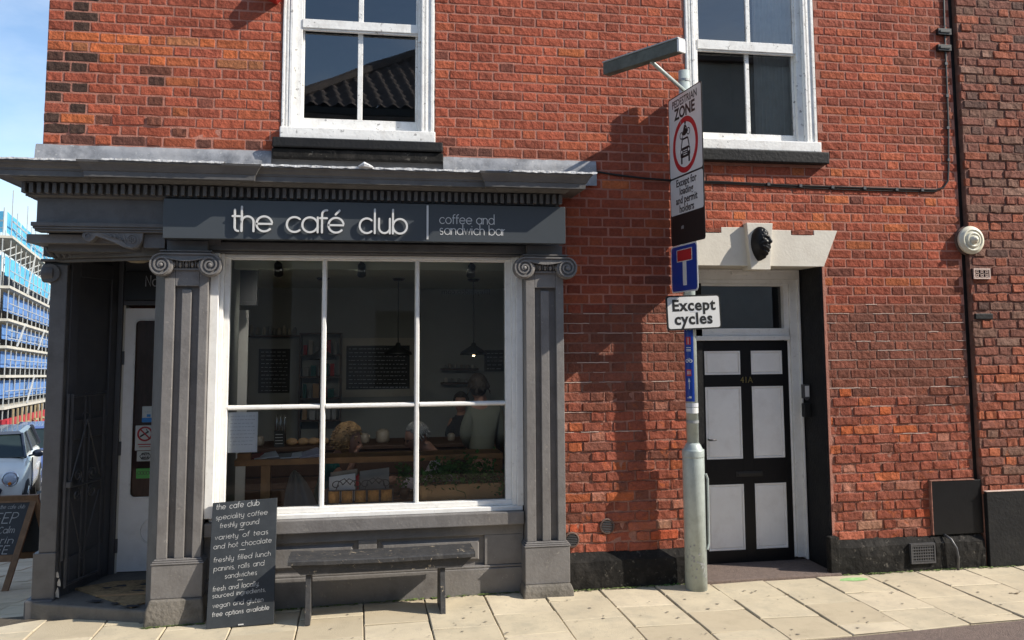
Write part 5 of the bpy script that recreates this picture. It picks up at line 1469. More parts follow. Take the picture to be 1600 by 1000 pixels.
bn = thing('bench', 'worn black painted wooden bench on two plank legs below the window', 'bench')
bx0, bx1 = -.462, .815; yb0, yb1 = -.43, -.15; zt0 = .405
b = MB(); n = 16; vs = []
for i in range(n+1):
    x = bx0+(bx1-bx0)*i/n; dy = random.uniform(-.003, .003); dz = -.006*math.sin(math.pi*i/n)+random.uniform(-.001, .001)
    vs += [(x, yb0+dy, zt0-.032+dz), (x, yb0+dy, zt0-.006+dz), (x, yb0+.008+dy, zt0+dz), (x, yb1, zt0+dz), (x, yb1, zt0-.032+dz)]
m_ = 5
b.add(vs, [(i*m_+j, (i+1)*m_+j, (i+1)*m_+(j+1) % m_, i*m_+(j+1) % m_) for i in range(n) for j in range(m_)]+[(4, 3, 2, 1, 0), tuple(n*m_+k for k in range(5))]); b.build('seat', MAT['bench'], bn, bevel=.002)
for y_ in (yb0+.035, yb1-.05):
    b = MB(); b.prism([(bx0+.01, zt0-.033), (bx1-.01, zt0-.033), (bx1-.09, zt0-.105), (bx0+.085, zt0-.105)], y_, y_+.022); b.build('apron', MAT['bench'], bn, bevel=.002)
for (x_, zf) in ((-.325, h(-.325, -.3)), (.592, h(.59, -.3))):
    b = MB(); b.hexa([(x_-.018, yb0+.005, zf), (x_+.018, yb0+.005, zf), (x_+.018, yb1-.0, zf), (x_-.018, yb1, zf), (x_-.018, yb0+.07, zt0-.034), (x_+.018, yb0+.07, zt0-.034), (x_+.018, yb1-.02, zt0-.034), (x_-.018, yb1-.02, zt0-.034)])
    b.build('leg', MAT['bench'], bn, bevel=.003)
# A-board on the corner
apos = Vector((0, 0, 0))
ab_ = thing('a_board', 'wooden framed A-board with chalked KEEP Calm writing at the corner of the street', 'a-board')
def gpt(px, py):
    lo, hi = -1.0, 6.0
    for _ in range(50):
        m_ = (lo+hi)/2; p = at(px, py, m_)
        if p.z > h(p.x, m_): lo = m_
        else: hi = m_
    return at(px, py, lo)
F0 = gpt(12, 924); ax_ = Vector((1, .04, 0)).normalized(); zA = F0.z
depthA = F0.y
topz = az(50, 773, depthA+.22)
BWd = .62
def AP(u, v, back=False, o=0.0):
    """u across 0..1 (1 = right edge), v up 0..1"""
    s = -1 if not back else 1
    base = F0+Vector((0, .44, 0))*(1 if back else 0); base = Vector((base.x, base.y, h(base.x, base.y)))
    top = Vector((F0.x+.15, depthA+.22, topz))
    foot = Vector((F0.x+(.0 if not back else .30), base.y, base.z))
    q = foot.lerp(top, v)+Vector((-(1-u)*BWd, 0, 0)); return q+Vector((0, (-1 if not back else 1)*o, 0))
def aquad(u0, u1, v0, v1, th, back, name, m, o=0.0):
    b = MB(); P_ = [AP(u0, v0, back, o), AP(u1, v0, back, o), AP(u1, v1, back, o), AP(u0, v1, back, o)]; Q_ = [p+Vector((0, th if not back else -th, 0)) for p in P_]
    if back: P_, Q_ = Q_, P_
    b.add([tuple(p) for p in P_+Q_], [(0, 1, 2, 3), (7, 6, 5, 4), (0, 4, 5, 1), (1, 5, 6, 2), (2, 6, 7, 3), (3, 7, 4, 0)]); return b.build(name, m, ab_, bevel=.002)
for bk in (False, True):
    aquad(.91, 1.0, 0, 1, .03, bk, 'leg', MAT['oldwood']); aquad(0, .09, 0, 1, .03, bk, 'leg', MAT['oldwood'])
    aquad(.0905, .9095, .92, 1, .026, bk, 'rail', MAT['oldwood']); aquad(.0905, .9095, .30, .37, .026, bk, 'rail', MAT['oldwood'])
    aquad(.0905, .9095, .3705, .9195, .012, bk, 'board', MAT['chalkboard'], -.008)
hA = (topz-zA)
for (tx, u0, u1, v, xh_, wd_) in (('the cafe club', .52, .86, .87, .020, .0035), ('KEEP', .38, .80, .735, .055, .007), ('Calm', .60, .82, .62, .034, .006), ('Drink', .56, .85, .515, .036, .006), ('COFFEE', .20, .82, .41, .042, .006)):
    tx = tx.replace('Drink', 'Drin')
    st, wt = strokes(tx, .28, .9, .05, 0.05); kx = (u1-u0)/wt; b = MB()
    for ch, ss in st:
        for s in ss:
            pts = [(u0+p[0]*kx, v+(p[1]-.5)*xh_/hA) for p in s]
            for p0, p1 in zip(pts[:-1], pts[1:]):
                t = Vector(((p1[0]-p0[0])*BWd, (p1[1]-p0[1])*hA)); 
                if t.length < 1e-6: continue
                t.normalize(); q = Vector((-t.y/BWd, t.x/hA))*wd_/2; t2 = Vector((t.x/BWd, t.y/hA))*wd_*.3
                b.add([tuple(AP(x_, z_, False, .0)+Vector((0, .006, 0))) for x_, z_ in ((p0[0]-q.x-t2.x, p0[1]-q.y-t2.y), (p1[0]-q.x+t2.x, p1[1]-q.y+t2.y), (p1[0]+q.x+t2.x, p1[1]+q.y+t2.y), (p0[0]+q.x-t2.x, p0[1]+q.y-t2.y))], [(0, 1, 2, 3)])
    tag(b.build('chalk_line', MAT['chalk'], ab_), kind='stuff')

# ------------------------------------------------------------------ things fixed to the wall
bc = thing('bell_cover', 'round cream ringed bell cover on the wall joint at right', 'bell cover', (ax(1519, 375, -.06), -.047, az(1519, 375, -.06)))
b = MB(); b.lathe([(.118, -.02), (.122, .0), (.116, .012), (.10, .016), (.098, .026), (.085, .032), (.082, .024), (.068, .026), (.066, .038), (.052, .044), (.048, .036), (.035, .038), (.034, .052), (.02, .058), (.016, .075), (.006, .08)], 36, 'y'); b.build('ringed_cover', MAT['bell'], bc, smooth=True)
b = MB(); b.lathe([(.13, -.04), (.128, -.022)], 30, 'y'); b.build('mount', MAT['ornament'], bc)
cbm = thing('cable', 'black cable running along the wall from the cornice and up beside the joint', 'cable')
pts = [(ax(x, y, -.012), -.012, az(x, y, -.012)) for x, y in ((925, 267), (960, 273), (1010, 279), (1060, 283), (1120, 284), (1180, 287), (1240, 290), (1300, 292), (1360, 294), (1420, 296), (1462, 297), (1474, 293), (1481, 283), (1482, 265), (1482, 200), (1479, 120), (1476, 50), (1473, -60))]
b = MB(); b.tube(pts, .0085, 6); b.tube([(p[0]+.004, p[1], p[2]-.016+.004*math.sin(i)) for i, p in enumerate(pts[3:11])], .005, 6); b.build('wire', MAT['signblack'], cbm)
b = MB()
for (x, y) in ((1200, 288), (1250, 290.5), (1300, 292.5), (1350, 294), (1400, 296), (1440, 297), (1481, 250), (1480, 200), (1479, 150), (1477, 100), (1474, 50)):
    q = Vector((ax(x, y, -.01), 0, az(x, y, -.01))); b.box(q.x-.012, q.x+.012, -.026, .002, q.z-.012, q.z+.012)
b.build('cable_clip', MAT['iron'], cbm)
for (yy, lb) in ((50, 'upper black iron bracket stub on the wall beside the cable'), (75, 'lower black iron bracket stub on the wall beside the cable')):
    ib = thing('bracket_stub', lb, 'bracket', (ax(1474, yy, -.02), 0, az(1474, yy, -.02)))
    b = MB(); b.box(-.06, .07, -.035, .01, -.028, .028); b.box(-.045, .055, -.042, -.0352, -.012, .012); b.build('block', MAT['signblack'], ib, bevel=.004)
al = thing('alarm_box', 'red alarm box corner at the top edge beside the left upstairs window', 'alarm box', (ax(425, -8, -.1), 0, az(425, -8, -.1)), 0)
b = MB(); b.add([(-.10, -.10, .02), (.03, -.13, -.04), (.09, -.10, .04), (.0, -.1, .16), (-.10, -.0, .02), (.03, -.0, -.04), (.09, .0, .04), (.0, .0, .16)], [(0, 1, 2, 3), (7, 6, 5, 4), (0, 4, 5, 1), (1, 5, 6, 2), (2, 6, 7, 3), (3, 7, 4, 0)]); b.build('casing', MAT['alarm'], al, bevel=.006)
b = MB(); b.lathe([(.014, 0), (.014, .012)], 12, 'y', (.035, -.13, .0)); b.build('lamp', MAT['chrome'], al)
pts = [(4.86, -.05, .262), (4.875, -.075, .25), (4.90, -.10, .19), (4.905, -.10, .12), (4.902, -.10, .02)]
pts = [(ax(x, y, -.09), yy, az(x, y, -.09)) for x, y, yy in ((1483, 838, -.03), (1487, 843, -.08), (1493, 856, -.10), (1496, 870, -.10), (1497, 893, -.09))]
b = MB(); b.tube(pts, .011, 8); tag(b.build('hose', MAT['iron'], None, smooth=True), 'short dark hose bowed out of the black plinth below the black panel', 'hose')
# door number 41A
put_text('41A', .075, ((dx0+dx1)/2-.0, YD-.004, az(1161, 594, YD)), FRONT, MAT['brass'], door, name='door_number', bold=.0, depth=.002, sx=.9)

# small ground details
def blob_weed(px, py, n, spread, name, label, m, cat, tall=.05):
    q = gpt(px, py); t = thing(name, label, cat, (q.x, q.y, 0)); b = MB()
    for k in range(n):
        x, y = random.gauss(0, spread), random.gauss(0, spread*.25); l = random.uniform(.4, 1)*tall; a = random.uniform(0, 6.28); z0 = h(q.x+x, q.y+y)-.01
        dx, dy = math.cos(a)*l*.6, math.sin(a)*l*.6; wx, wy = -math.sin(a)*l*.22, math.cos(a)*l*.22
        b.add([(x, y, z0), (x+dx*.5+wx, y+dy*.5+wy, z0+l*.8), (x+dx, y+dy, z0+l*.9), (x+dx*.5-wx, y+dy*.5-wy, z0+l*.7)], [(0, 1, 2, 3)])
    b.build('leaves', m, t); return t
blob_weed(1052, 914, 60, .05, 'weed', 'small green weed at the foot of the plinth left of the sign post', MAT['leaf'], 'weed', .03)
blob_weed(1440, 893, 40, .12, 'weed', 'thin line of weeds below the vent grille', MAT['moss'], 'weed', .015)
for (px, py, r_, lb) in ((1227, 930, .012, 'scrap of dark litter on the slab right of the door'), (1585, 928, .02, 'dead leaf on the pavement at the far right'), (565, 941, .02, 'pale crumpled litter under the bench'), (504, 941, .012, 'tiny pale litter under the left of the bench'), (822, 918, .012, 'tiny leaf by the right pilaster footing')):
    q = gpt(px, py); t = thing('litter', lb, 'litter', (q.x, q.y, h(q.x, q.y))); b = MB()
    for k in range(5):
        a = random.uniform(0, 6.28); c = (random.uniform(-r_, r_)*1.5, random.uniform(-r_, r_)*.7); b.add([(c[0]+r_*math.cos(a+u)*.8, c[1]+r_*math.sin(a+u)*.5, .004+.006*random.random()) for u in (0, 1.6, 3.1, 4.7)], [(0, 1, 2, 3)])
    b.build('scrap', MAT['litter'] if px < 1000 and px > 500 and px < 600 else MAT['dryleaf'], t)
q = gpt(1333, 906); gs = tag(empty('green_spray_mark', (q.x, q.y, 0)), kind='stuff')
b = MB(); k_ = 14; b.add([(random.uniform(.8, 1.1)*.13*math.cos(2*math.pi*i/k_), random.uniform(.8, 1.1)*.045*math.sin(2*math.pi*i/k_), .0045) for i in range(k_)], [tuple(range(k_))]); o = b.build('paint', MAT['chalkgreen'], gs); tag(o, kind='stuff')
# dirt and moss band where walls meet paving
b = MB()
for (x0, x1, y) in ((-1.0, 1.2, -.03), (1.56, 2.5, -.07), (3.82, 5.1, -.07), (-1.42, -1.02, -.2), (5.1, 5.6, -.085)):
    x = x0
    while x < x1:
        l = random.uniform(.01, .03); a = random.uniform(0, 6.28); z = h(x, y)
        b.add([(x+l*math.cos(a+u), y+random.uniform(-.02, .01)+l*.4*math.sin(a+u), z+random.uniform(.002, .01)) for u in (0, 1.6, 3.1, 4.7)], [(0, 1, 2, 3)]); x += random.uniform(.006, .03)
tag(b.build('edge_dirt', MAT['moss']), kind='stuff')
# ------------------------------------------------------------------ café interior
room = tag(empty('cafe_room'), kind='structure')
RX0, RX1, RY1, RZ = -2.05, 2.52, 4.7, 2.60
def rbox(nm, m, *a): b = MB(); b.box(*a); return b.build(nm, m, room)
rbox('floor', MAT['roomfloor'], -1.0, RX1, .11, RY1, -.02, .03); rbox('floor', MAT['roomfloor'], RX0, -1.0005, 1.12, RY1, -.02, .03)
rbox('ceiling', MAT['roomceil'], -1.0, RX1, .11, RY1, RZ-.06, RZ-.02); rbox('ceiling', MAT['roomceil'], RX0, -1.0005, 1.12, RY1, RZ-.06, RZ-.02)
rbox('back_wall', MAT['roomwall'], RX0, RX1, RY1, RY1+.1, 0, 2.7)
rbox('side_partition', MAT['roomwall'], RX1, RX1+.06, .11, RY1, 0, 2.7)
rbox('left_partition', MAT['roomwall'], RX0-.06, RX0, 1.12, RY1, 0, 2.7)
rbox('porch_partition', MAT['roomwall'], -1.02, -.99, .11, .9, 0, 2.56)
rbox('roof_over', MAT['void'], -2.2, 2.6, .3, RY1+.2, 2.72, 2.8)
# beam near window
rbox('ceiling_beam', MAT['roomceil'], -1.0, RX1, .55, .70, RZ-.14, RZ-.0605)
inner = cafe_door('inner_door', ax(385, 650, 1.45)-.70, .70, 1.45, 0, shop, 'white inner door leaf standing open, seen through the left panes')
Yb = RY1
def wbox(nm, m, px0, px1, py0, py1, Y, th, label=None, parent=None, bev=0):
    b = MB(); b.box(ax(px0, (py0+py1)/2, Y), ax(px1, (py0+py1)/2, Y), Y, Y+th, az((px0+px1)/2, py1, Y), az((px0+px1)/2, py0, Y)); return b.build(nm, m, parent, bevel=bev)
rbox2 = wbox('wall_panel', MAT['roomwall'], 388, 468, 528, 690, Yb-.05, .04, parent=room)
def board(px0, px1, py0, py1, Y, label, fr=False):
    t = thing('menu_board', label, 'menu board', (0, 0, 0)); wbox('board', MAT['chalkboard'], px0, px1, py0, py1, Y-.03, .02, parent=t)
    if fr: wbox('frame', MAT['cream'], px0-12, px1+12, py0-12, py1+12, Y-.008, .008, parent=t)
    b = MB()
    n = int((py1-py0)/6)
    for i in range(n):
        yy = py0+5+i*6; x = px0+4
        while x < px1-6:
            l = random.uniform(2, 7); b.box(ax(x, yy, Y-.032), ax(min(x+l, px1-4), yy, Y-.032), Y-.0325, Y-.031, az(x, yy+.6, Y-.032), az(x, yy-.3, Y-.032)); x += l+random.uniform(1, 3)
    tag(b.build('chalk_line', MAT['print_'], t), kind='stuff')
board(404, 453, 545, 614, Yb-.05, 'black menu board on the pale panel, behind the left window pane')
board(541, 640, 540, 608, Yb-.02, 'large framed menu board behind the middle window panes', True)
board(757, 789, 547, 580, Yb-.02, 'small dark board on the wall behind the right window pane')
ORD = ['first', 'second', 'third', 'fourth', 'fifth', 'sixth', 'seventh', 'eighth', 'ninth', 'tenth', 'eleventh', 'twelfth', 'thirteenth', 'fourteenth', 'fifteenth']
def shelf(px0, px1, py, Y, label, items, hpx=14, dense=9):
    t = thing('wall_shelf', label, 'shelf'); wbox('plank', MAT['darkwood'], px0, px1, py, py+3, Y-.18, .17, parent=t)
    x = px0+3; k = 0
    while x < px1-6:
        wd = random.uniform(5, 8); hh = random.uniform(.6, 1)*hpx
        cx = ax(x+wd/2, py, Y-.1); r_ = (ax(x+wd, py, Y-.1)-ax(x, py, Y-.1))*.42; z0 = az(x, py, Y-.1)+.005; z1 = az(x, py-hh, Y-.1)
        k += 1; j = thing(items, '%s %s from the left on the %s' % (ORD[k-1], items, label), items, (cx, Y-.1, z0), group=items+'s on the café shelves')
        b = MB(); b.lathe([(r_*.9, 0), (r_, (z1-z0)*.2), (r_, (z1-z0)*.75), (r_*.6, (z1-z0)*.9), (r_*.6, z1-z0)], 12, 'z'); b.build('body', MAT[random.choice(['jar', 'cream', 'greycloth'])], j, smooth=True)
        x += wd+random.uniform(1, dense)
shelf(386, 470, 524, Yb, 'left high shelf over the pale panel', 'jar', 18, 3)
shelf(690, 748, 576, Yb, 'upper cup shelf behind the right window pane', 'cup', 9, 5)
shelf(690, 748, 598, Yb, 'lower cup shelf behind the right window pane', 'cup', 9, 5)
# pendants
for (px, py, lb) in ((622, 553, 'dark pendant lamp behind the middle window pane'), (740, 553, 'dark pendant lamp with a glowing bulb behind the right window pane'), (503, 560, 'dark pendant lamp behind the left mullion')):
    Y = 2.7; c = at(px, py, Y); t = thing('pendant_lamp', lb, 'lamp', (c.x, Y, 0))
    b = MB(); b.tube([(0, 0, c.z+.05), (0, 0, RZ-.06)], .006, 6); b.build('cord', MAT['signblack'], t)
    b = MB(); b.lathe([(.05, RZ-.09), (.07, RZ-.065)], 14, 'z'); b.build('ceiling_rose', MAT['signblack'], t)
    b = MB(); b.lathe([(.15, c.z-.01), (.14, c.z+.02), (.03, c.z+.09), (.02, c.z+.12), (.001, c.z+.12)], 20, 'z'); b.build('lamp_shade', MAT['signblack'], t, smooth=True)
    b = MB(); b.ellipsoid((0, 0, c.z-.004), (.018, .018, .022), 10, 8); b.build('bulb', MAT['bulb'] if px == 740 else MAT['jar'], t, smooth=True)
for (px, lb) in ((432, 'small ceiling spot lamp with added glow just inside the left window panes'), (563, 'small ceiling spot lamp with added glow just inside the middle window panes'), (735, 'small ceiling spot lamp with added glow just inside the right window panes')):
    Y = .42; x = ax(px, 412, Y); t = thing('spot_lamp', lb, 'lamp', (x, Y, 0))
    b = MB(); b.lathe([(.03, RZ-.061), (.035, RZ-.075)], 12, 'z'); b.build('ceiling_base', MAT['signblack'], t)
    b = MB(); b.tube([(0, 0, RZ-.075), (.012, 0, RZ-.11)], .008, 6); b.build('stem', MAT['signblack'], t)
    P0 = Vector((.012, 0, RZ-.115)); dv = Vector((0, .74, -.67)).normalized()
    b = MB(); b.tube([P0-dv*.02, P0, P0+dv*.05], [.018, .031, .032], 14); b.build('body', MAT['signblack'], t, smooth=True)
    b = MB(); b.tube([P0+dv*.045, P0+dv*.105], [.0325, .036], 16, caps=False); b.build('hood', MAT['signblack'], t, smooth=True)  # hood added to keep the fill glow off the ceiling
    b = MB(); b.tube([P0+dv*.0505, P0+dv*.056], [.026, .026], 14); b.build('fill_glow_lens', MAT['spotfill'], t)  # glow added as room fill; only the fitting itself is known
su = thing('shelf_unit', 'tall dark shelf unit of packets behind the first mullion', 'shelf unit')
Yu = Yb-.30
for px in (468, 500, 532):
    x = ax(px, 600, Yu); b = MB(); b.box(x-.012, x+.012, Yu, Yu+.28, .03, az(500, 520, Yu)); b.build('upright', MAT['darkwood'], su)
for k in range(5):
    z = az(500, 520+34*k, Yu); b = MB(); b.box(ax(468, 600, Yu)+.013, ax(532, 600, Yu)-.013, Yu, Yu+.27, z-.02, z); b.build('shelf_board', MAT['darkwood'], su)
    if k:
        x = ax(470, 600, Yu)+.02; n_ = 0
        while x < ax(528, 600, Yu)-.06:
            wd = random.uniform(.04, .09); hh = random.uniform(.10, .19); t = thing('packet', '%s packet from the left on the %s board of the shelf unit' % (ORD[n_], ('', 'second', 'third', 'fourth', 'lowest')[k]), 'packet', (x, Yu+.04, z), 0, 'packets on the shelf unit')
            b = MB(); b.box(0, wd, 0, .10, 0, hh); b.build('box', MAT[random.choice(['jar', 'greycloth', 'red', 'teal', 'print_', 'planter', 'bread'])], t, bevel=.004); x += wd+random.uniform(.005, .03); n_ += 1
# counter
YC = 2.45
ct = thing('counter', 'dark plank fronted café counter behind the seated people', 'counter')
cx0, cx1, cz = ax(376, 700, YC), ax(800, 700, YC), az(560, 696, YC)
b = MB(); b.box(cx0, cx1, YC-.03, YC+.6, cz-.04, cz); b.build('worktop', MAT['darkwood'], ct, bevel=.006)
n = 6
for k in range(n):
    b = MB(); z0 = .03+(cz-.045-.03)*k/n; b.box(cx0+.02, cx1-.02, YC, YC+.03, z0+.006, z0+(cz-.075)/n-.004); b.build('plank', MAT['darkwood'], ct, bevel=.004)
b = MB(); b.box(cx0+.03, cx1-.03, YC+.031, YC+.55, .03, cz-.041); b.build('carcass', MAT['void'], ct)
for i, (px, wp) in enumerate(((456, 15), (474, 17), (490, 16), (505, 14))):
    c = at(px, 695, YC+.15); t = thing('bread_roll', 'bread roll on the counter, %s from the left' % ('first', 'second', 'third', 'fourth')[i], 'bread roll', (c.x, YC+.15, cz))
    b = MB(); b.ellipsoid((0, 0, .035), (.06, .05, .04), 14, 8); b.build('crust', MAT['bread'], t, smooth=True)
c = at(437, 690, YC+.1); t = thing('price_card', 'small black price card on the counter left of the bread rolls', 'card', (c.x, YC+.05, cz))
b = MB(); b.box(-.05, .05, 0, .01, 0, .16); b.build('card', MAT['chalkboard'], t); b = MB(); [b.box(-.04, .035, -.001, 0, .03+.03*k, .036+.03*k) for k in range(4)]; b.build('chalk_line', MAT['print_'], t)
c = at(438, 690, YC+.3); t = thing('bottle_rack', 'shiny steel bottle rack on the counter behind the price card', 'rack', (c.x, YC+.3, cz))
for k in range(3): b = MB(); b.lathe([(.018, 0), (.018, .22), (.008, .26), (.008, .30)], 10, 'z', (-.04+.04*k, 0, 0)); b.build('bottle', MAT['chrome'], t, smooth=True)
for i, (px, s_) in enumerate(((405, .05), (598, .07), (640, .05), (570, .05), (705, .04))):
    c = at(px, 690, YC+.2); t = thing('glass_jar', 'small pale vessel on the counter, %s from the left' % ('first', 'fourth', 'fifth', 'third', 'last')[i] if False else 'pale %s vessel on the café counter' % ('leftmost', 'wide', 'third', 'low', 'rightmost')[i], 'vessel', (c.x, YC+.2, cz))
    b = MB(); b.lathe([(s_*.8, 0), (s_, .02), (s_, s_*1.6), (s_*.5, s_*2)], 14, 'z'); b.build('body', MAT['jar'], t, smooth=True)

# narrow table along the window
wt = thing('window_table', 'narrow pine table running along inside the shop window', 'table')
YW = .30
tx0, tx1 = ax(366, 718, YW), ax(786, 716, YW); tz = az(560, 714, YW)
b = MB(); b.box(tx0, tx1, YW, YW+.27, tz-.045, tz); b.build('table_top', MAT['wood'], wt, bevel=.004)
for px in (415, 778): b = MB(); x = ax(px, 760, YW+.04); b.box(x-.035, x+.035, YW+.02, YW+.09, .03, tz-.0455); b.build('leg', MAT['wood'], wt, bevel=.003)
b = MB(); b.box(tx0+.02, tx0+.12, YW-.0, YW+.07, tz+.0005, tz+.05); b.build('end_block', MAT['wood'], wt, bevel=.004)
for i, (px, m, lb, tl) in enumerate(((395, 'alarm', 'red leaflet at the left end of the window table', .02), (415, 'paper', 'white leaflet lying beside the red one on the window table', .03), (437, 'greycloth', 'grey magazine on the window table', .015), (456, 'paper', 'white magazine in the middle of the window table', .02), (484, 'lilac', 'pale lilac paper on the window table by the mullion', .05))):
    x = ax(px, 712, YW+.1); t = thing('magazine', lb, 'magazine', (x, YW+.10, tz+.001), R(random.uniform(-20, 20))); b = MB(); b.hexa([(-.09, -.06, 0), (.09, -.06, 0), (.09, .1, 0), (-.09, .1, 0), (-.09, -.06, .004), (.09, -.06, .004+tl*.4), (.09, .1, .006+tl), (-.09, .1, .01)]); b.build('pages', MAT[m], t)
# notice taped to the glass
nt2 = thing('paper_notice', 'white paper notice taped inside the lower left window pane', 'notice')
Yn = YG+.012
b = MB(); x0, x1, z0, z1 = ax(355.5, 675, Yn), ax(402.5, 675, Yn), az(378, 707, Yn), az(378, 644, Yn); n = 8; vs = []
for i in range(n+1):
    for j in range(n+1):
        u, v = i/n, j/n; vs.append((x0+(x1-x0)*u, Yn+.004*math.sin(u*5+v*3)+.003*math.sin(v*9), z0+(z1-z0)*v))
b.add(vs, [(i*(n+1)+j, (i+1)*(n+1)+j, (i+1)*(n+1)+j+1, i*(n+1)+j+1) for i in range(n) for j in range(n)]); b.build('sheet', MAT['paper'], nt2, smooth=True)
b = MB()
for k in range(9):
    z = z1-.03-(z1-z0-.06)*k/9; x = x0+.02
    while x < x1-.03: l = random.uniform(.01, .03); b.box(x, min(x+l, x1-.02), Yn-.007, Yn-.0065, z, z+.003); x += l+.006
b.build('faint_print', MAT['print_'], nt2)
# wire basket with coir lining, holding leaflets
bk = thing('wire_basket', 'black scrolled wire basket lined with coir inside the window', 'basket')
YB = .15; bz0 = .665
bx0_, bx1_ = ax(511, 780, YB), ax(614, 780, YB)
zt1 = az(560, 766, YB)
n = 5; w5 = (bx1_-bx0_)/n
for k in range(n):
    b = MB(); x0 = bx0_+w5*k+.008; x1 = x0+w5-.016; nn = 5; vs = []
    for i in range(nn+1):
        u = i/nn; 
        for j in range(4): v = j/3; vs.append((x0+(x1-x0)*u, YB+.012-.022*math.sin(math.pi*u)+random.uniform(-.004, .004), bz0+(zt1-bz0)*v+(random.uniform(-.004, .006) if j == 3 else 0)))
    b.add(vs, [(i*4+j, (i+1)*4+j, (i+1)*4+j+1, i*4+j+1) for i in range(nn) for j in range(3)]); b.build('coir_lining', MAT['coir'], bk, smooth=True)
b = MB()
for k in range(n+1): b.tube([(bx0_+w5*k, YB-.012, bz0), (bx0_+w5*k, YB-.016, (bz0+zt1)/2), (bx0_+w5*k, YB-.012, zt1+.004)], .005, 6)
for z in (bz0+.005, zt1+.004): b.tube([(bx0_, YB-.014, z), (bx1_, YB-.014, z), (bx1_, YB+.12, z), (bx0_, YB+.12, z), (bx0_, YB-.014, z)], .005, 6)
b.build('wire_frame', MAT['iron'], bk)
b = MB()
for (c, sg) in ((bx0_+w5*.7, 1), (bx0_+w5*2.2, -1), (bx0_+w5*2.9, 1), (bx0_+w5*4.4, -1)):
    pts = spiral(0, 0, .045, .01, 1.1, 0, 18); b.tube([(c+sg*p[0], YB-.014, zt1+.045+p[1]*.8) for p in pts], .0035, 5)
    b.tube([(c+sg*.045, YB-.014, zt1+.045), (c+sg*.09, YB-.014, zt1+.09), (c+sg*.13, YB-.014, zt1+.07), (c+sg*.15, YB-.014, zt1+.01)], .0035, 5)
b.build('wire_scroll', MAT['iron'], bk)
for (px0, px1, py0, m, yy, lb) in ((514, 555, 746, 'paper', .175, 'white menu leaflet standing in the basket at left'), (516, 558, 739, 'jar', .20, 'cream leaflet standing behind the white one in the basket'), (556, 560.5, 745, 'red', .18, 'thin red booklet standing in the middle of the basket'), (562, 608, 737, 'greycloth', .19, 'grey glossy leaflet standing in the basket at right')):
    t = thing('leaflet', lb, 'leaflet'); b = MB(); zz = az(px0, py0, yy); b.hexa([(ax(px0, 760, yy), yy, .68), (ax(px1, 760, yy), yy, .68), (ax(px1, 760, yy), yy+.006, .68), (ax(px0, 760, yy), yy+.006, .68), (ax(px0, 760, yy), yy+.02, zz), (ax(px1, 760, yy), yy+.03, zz+.02), (ax(px1, 760, yy), yy+.036, zz+.02), (ax(px0, 760, yy), yy+.026, zz)]); b.build('sheets', MAT[m], t)
# planter with herbs
pt = thing('planter', 'tan wooden trough planter with trailing green herbs inside the right window pane', 'planter')
px0, px1 = ax(652, 775, .15), ax(785, 775, .15); pz = az(700, 757, .15)
b = MB(); b.box(px0, px1, .15, .165, .665, pz); b.box(px0, px1, .275, .29, .665, pz); b.box(px0, px0+.015, .1655, .2745, .665, pz); b.box(px1-.015, px1, .1655, .2745, .665, pz); b.build('trough', MAT['planter'], pt, bevel=.002)
b = MB(); b.box(px0+.016, px1-.016, .166, .274, .67, pz-.02); b.build('soil', MAT['mat_coir'], pt)
def herb(b, cx, cz, sx, sz, n, y0=.13, y1=.32):
    for _ in range(n):
        x = random.gauss(cx, sx); z = random.gauss(cz, sz); y = random.uniform(y0, y1); l = random.choice([.016, .022, .03, .045])*random.uniform(.8, 1.2); a = random.uniform(0, 6.28); e = random.uniform(-.8, .9)
        d = Vector((math.cos(a)*math.cos(e), math.sin(a)*math.cos(e)*.7, math.sin(e))); q = d.cross(Vector((random.uniform(-1, 1), random.uniform(-1, 1), 1))).normalized()*l*.4
        c = Vector((x, max(.10, y), z)); b.add([tuple(c), tuple(c+d*l*.5+q), tuple(c+d*l), tuple(c+d*l*.5-q)], [(0, 1, 2, 3)])
for k, (px, py, sx, sz, n) in enumerate(((672, 752, .035, .04, 330), (692, 738, .05, .055, 620), (715, 735, .05, .05, 520), (737, 735, .04, .06, 450), (758, 742, .04, .06, 420), (777, 755, .04, .06, 460), (782, 778, .03, .04, 260))):
    b = MB(); c = at(px, py, .2); herb(b, c.x, c.z, sx, sz, int(n*.55)); pl__ = b.build('herb_foliage', MAT['leaf'], pt); tag(pl__, kind='stuff')
b = MB()
for px, py in ((690, 735), (715, 730), (737, 725), (760, 735), (775, 745)):
    c = at(px, py, .2); b.tube([(c.x, .22, pz-.02), (c.x+.01, .21, (pz+c.z)/2), (c.x, .2, c.z+.05)], .003, 5)
c = at(720, 770, .145); b.tube([(c.x-.05, .145, c.z+.07), (c.x-.03, .142, c.z+.02), (c.x+.03, .142, c.z), (c.x+.04, .143, c.z-.04)], .0025, 5); b.build('stem', MAT['leaf'], pt)
c = at(632, 775, .22); vs_ = thing('small_pot_plant', 'dark wispy pot plant between the basket and the planter', 'plant', (c.x, .22, .67))
b = MB(); b.lathe([(.03, 0), (.04, .07), (.042, .08)], 14, 'z'); b.build('pot', MAT['darkwood'], vs_, smooth=True)
b = MB(); herb(b, 0, .17, .03, .05, 160, -.04, .04)
for i in range(len(b.v)): pass
b.build('leaves', MAT['leaf'], vs_)
# faint mirrored web address stuck on the glass
wa = thing('window_lettering', 'faint mirrored web address lettering high on the right window pane', 'lettering')
put_text('lilleyandco.com', .062, (ax(728, 456, YG+.006), YG+.006, az(728, 456, YG)), ((-1, 0, 0), (0, 0, 1)), mat('etched_vinyl', (.12, .12, .115), .8, 0, 5, 0), wa, bold=0, sx=1.0, depth=.0003)

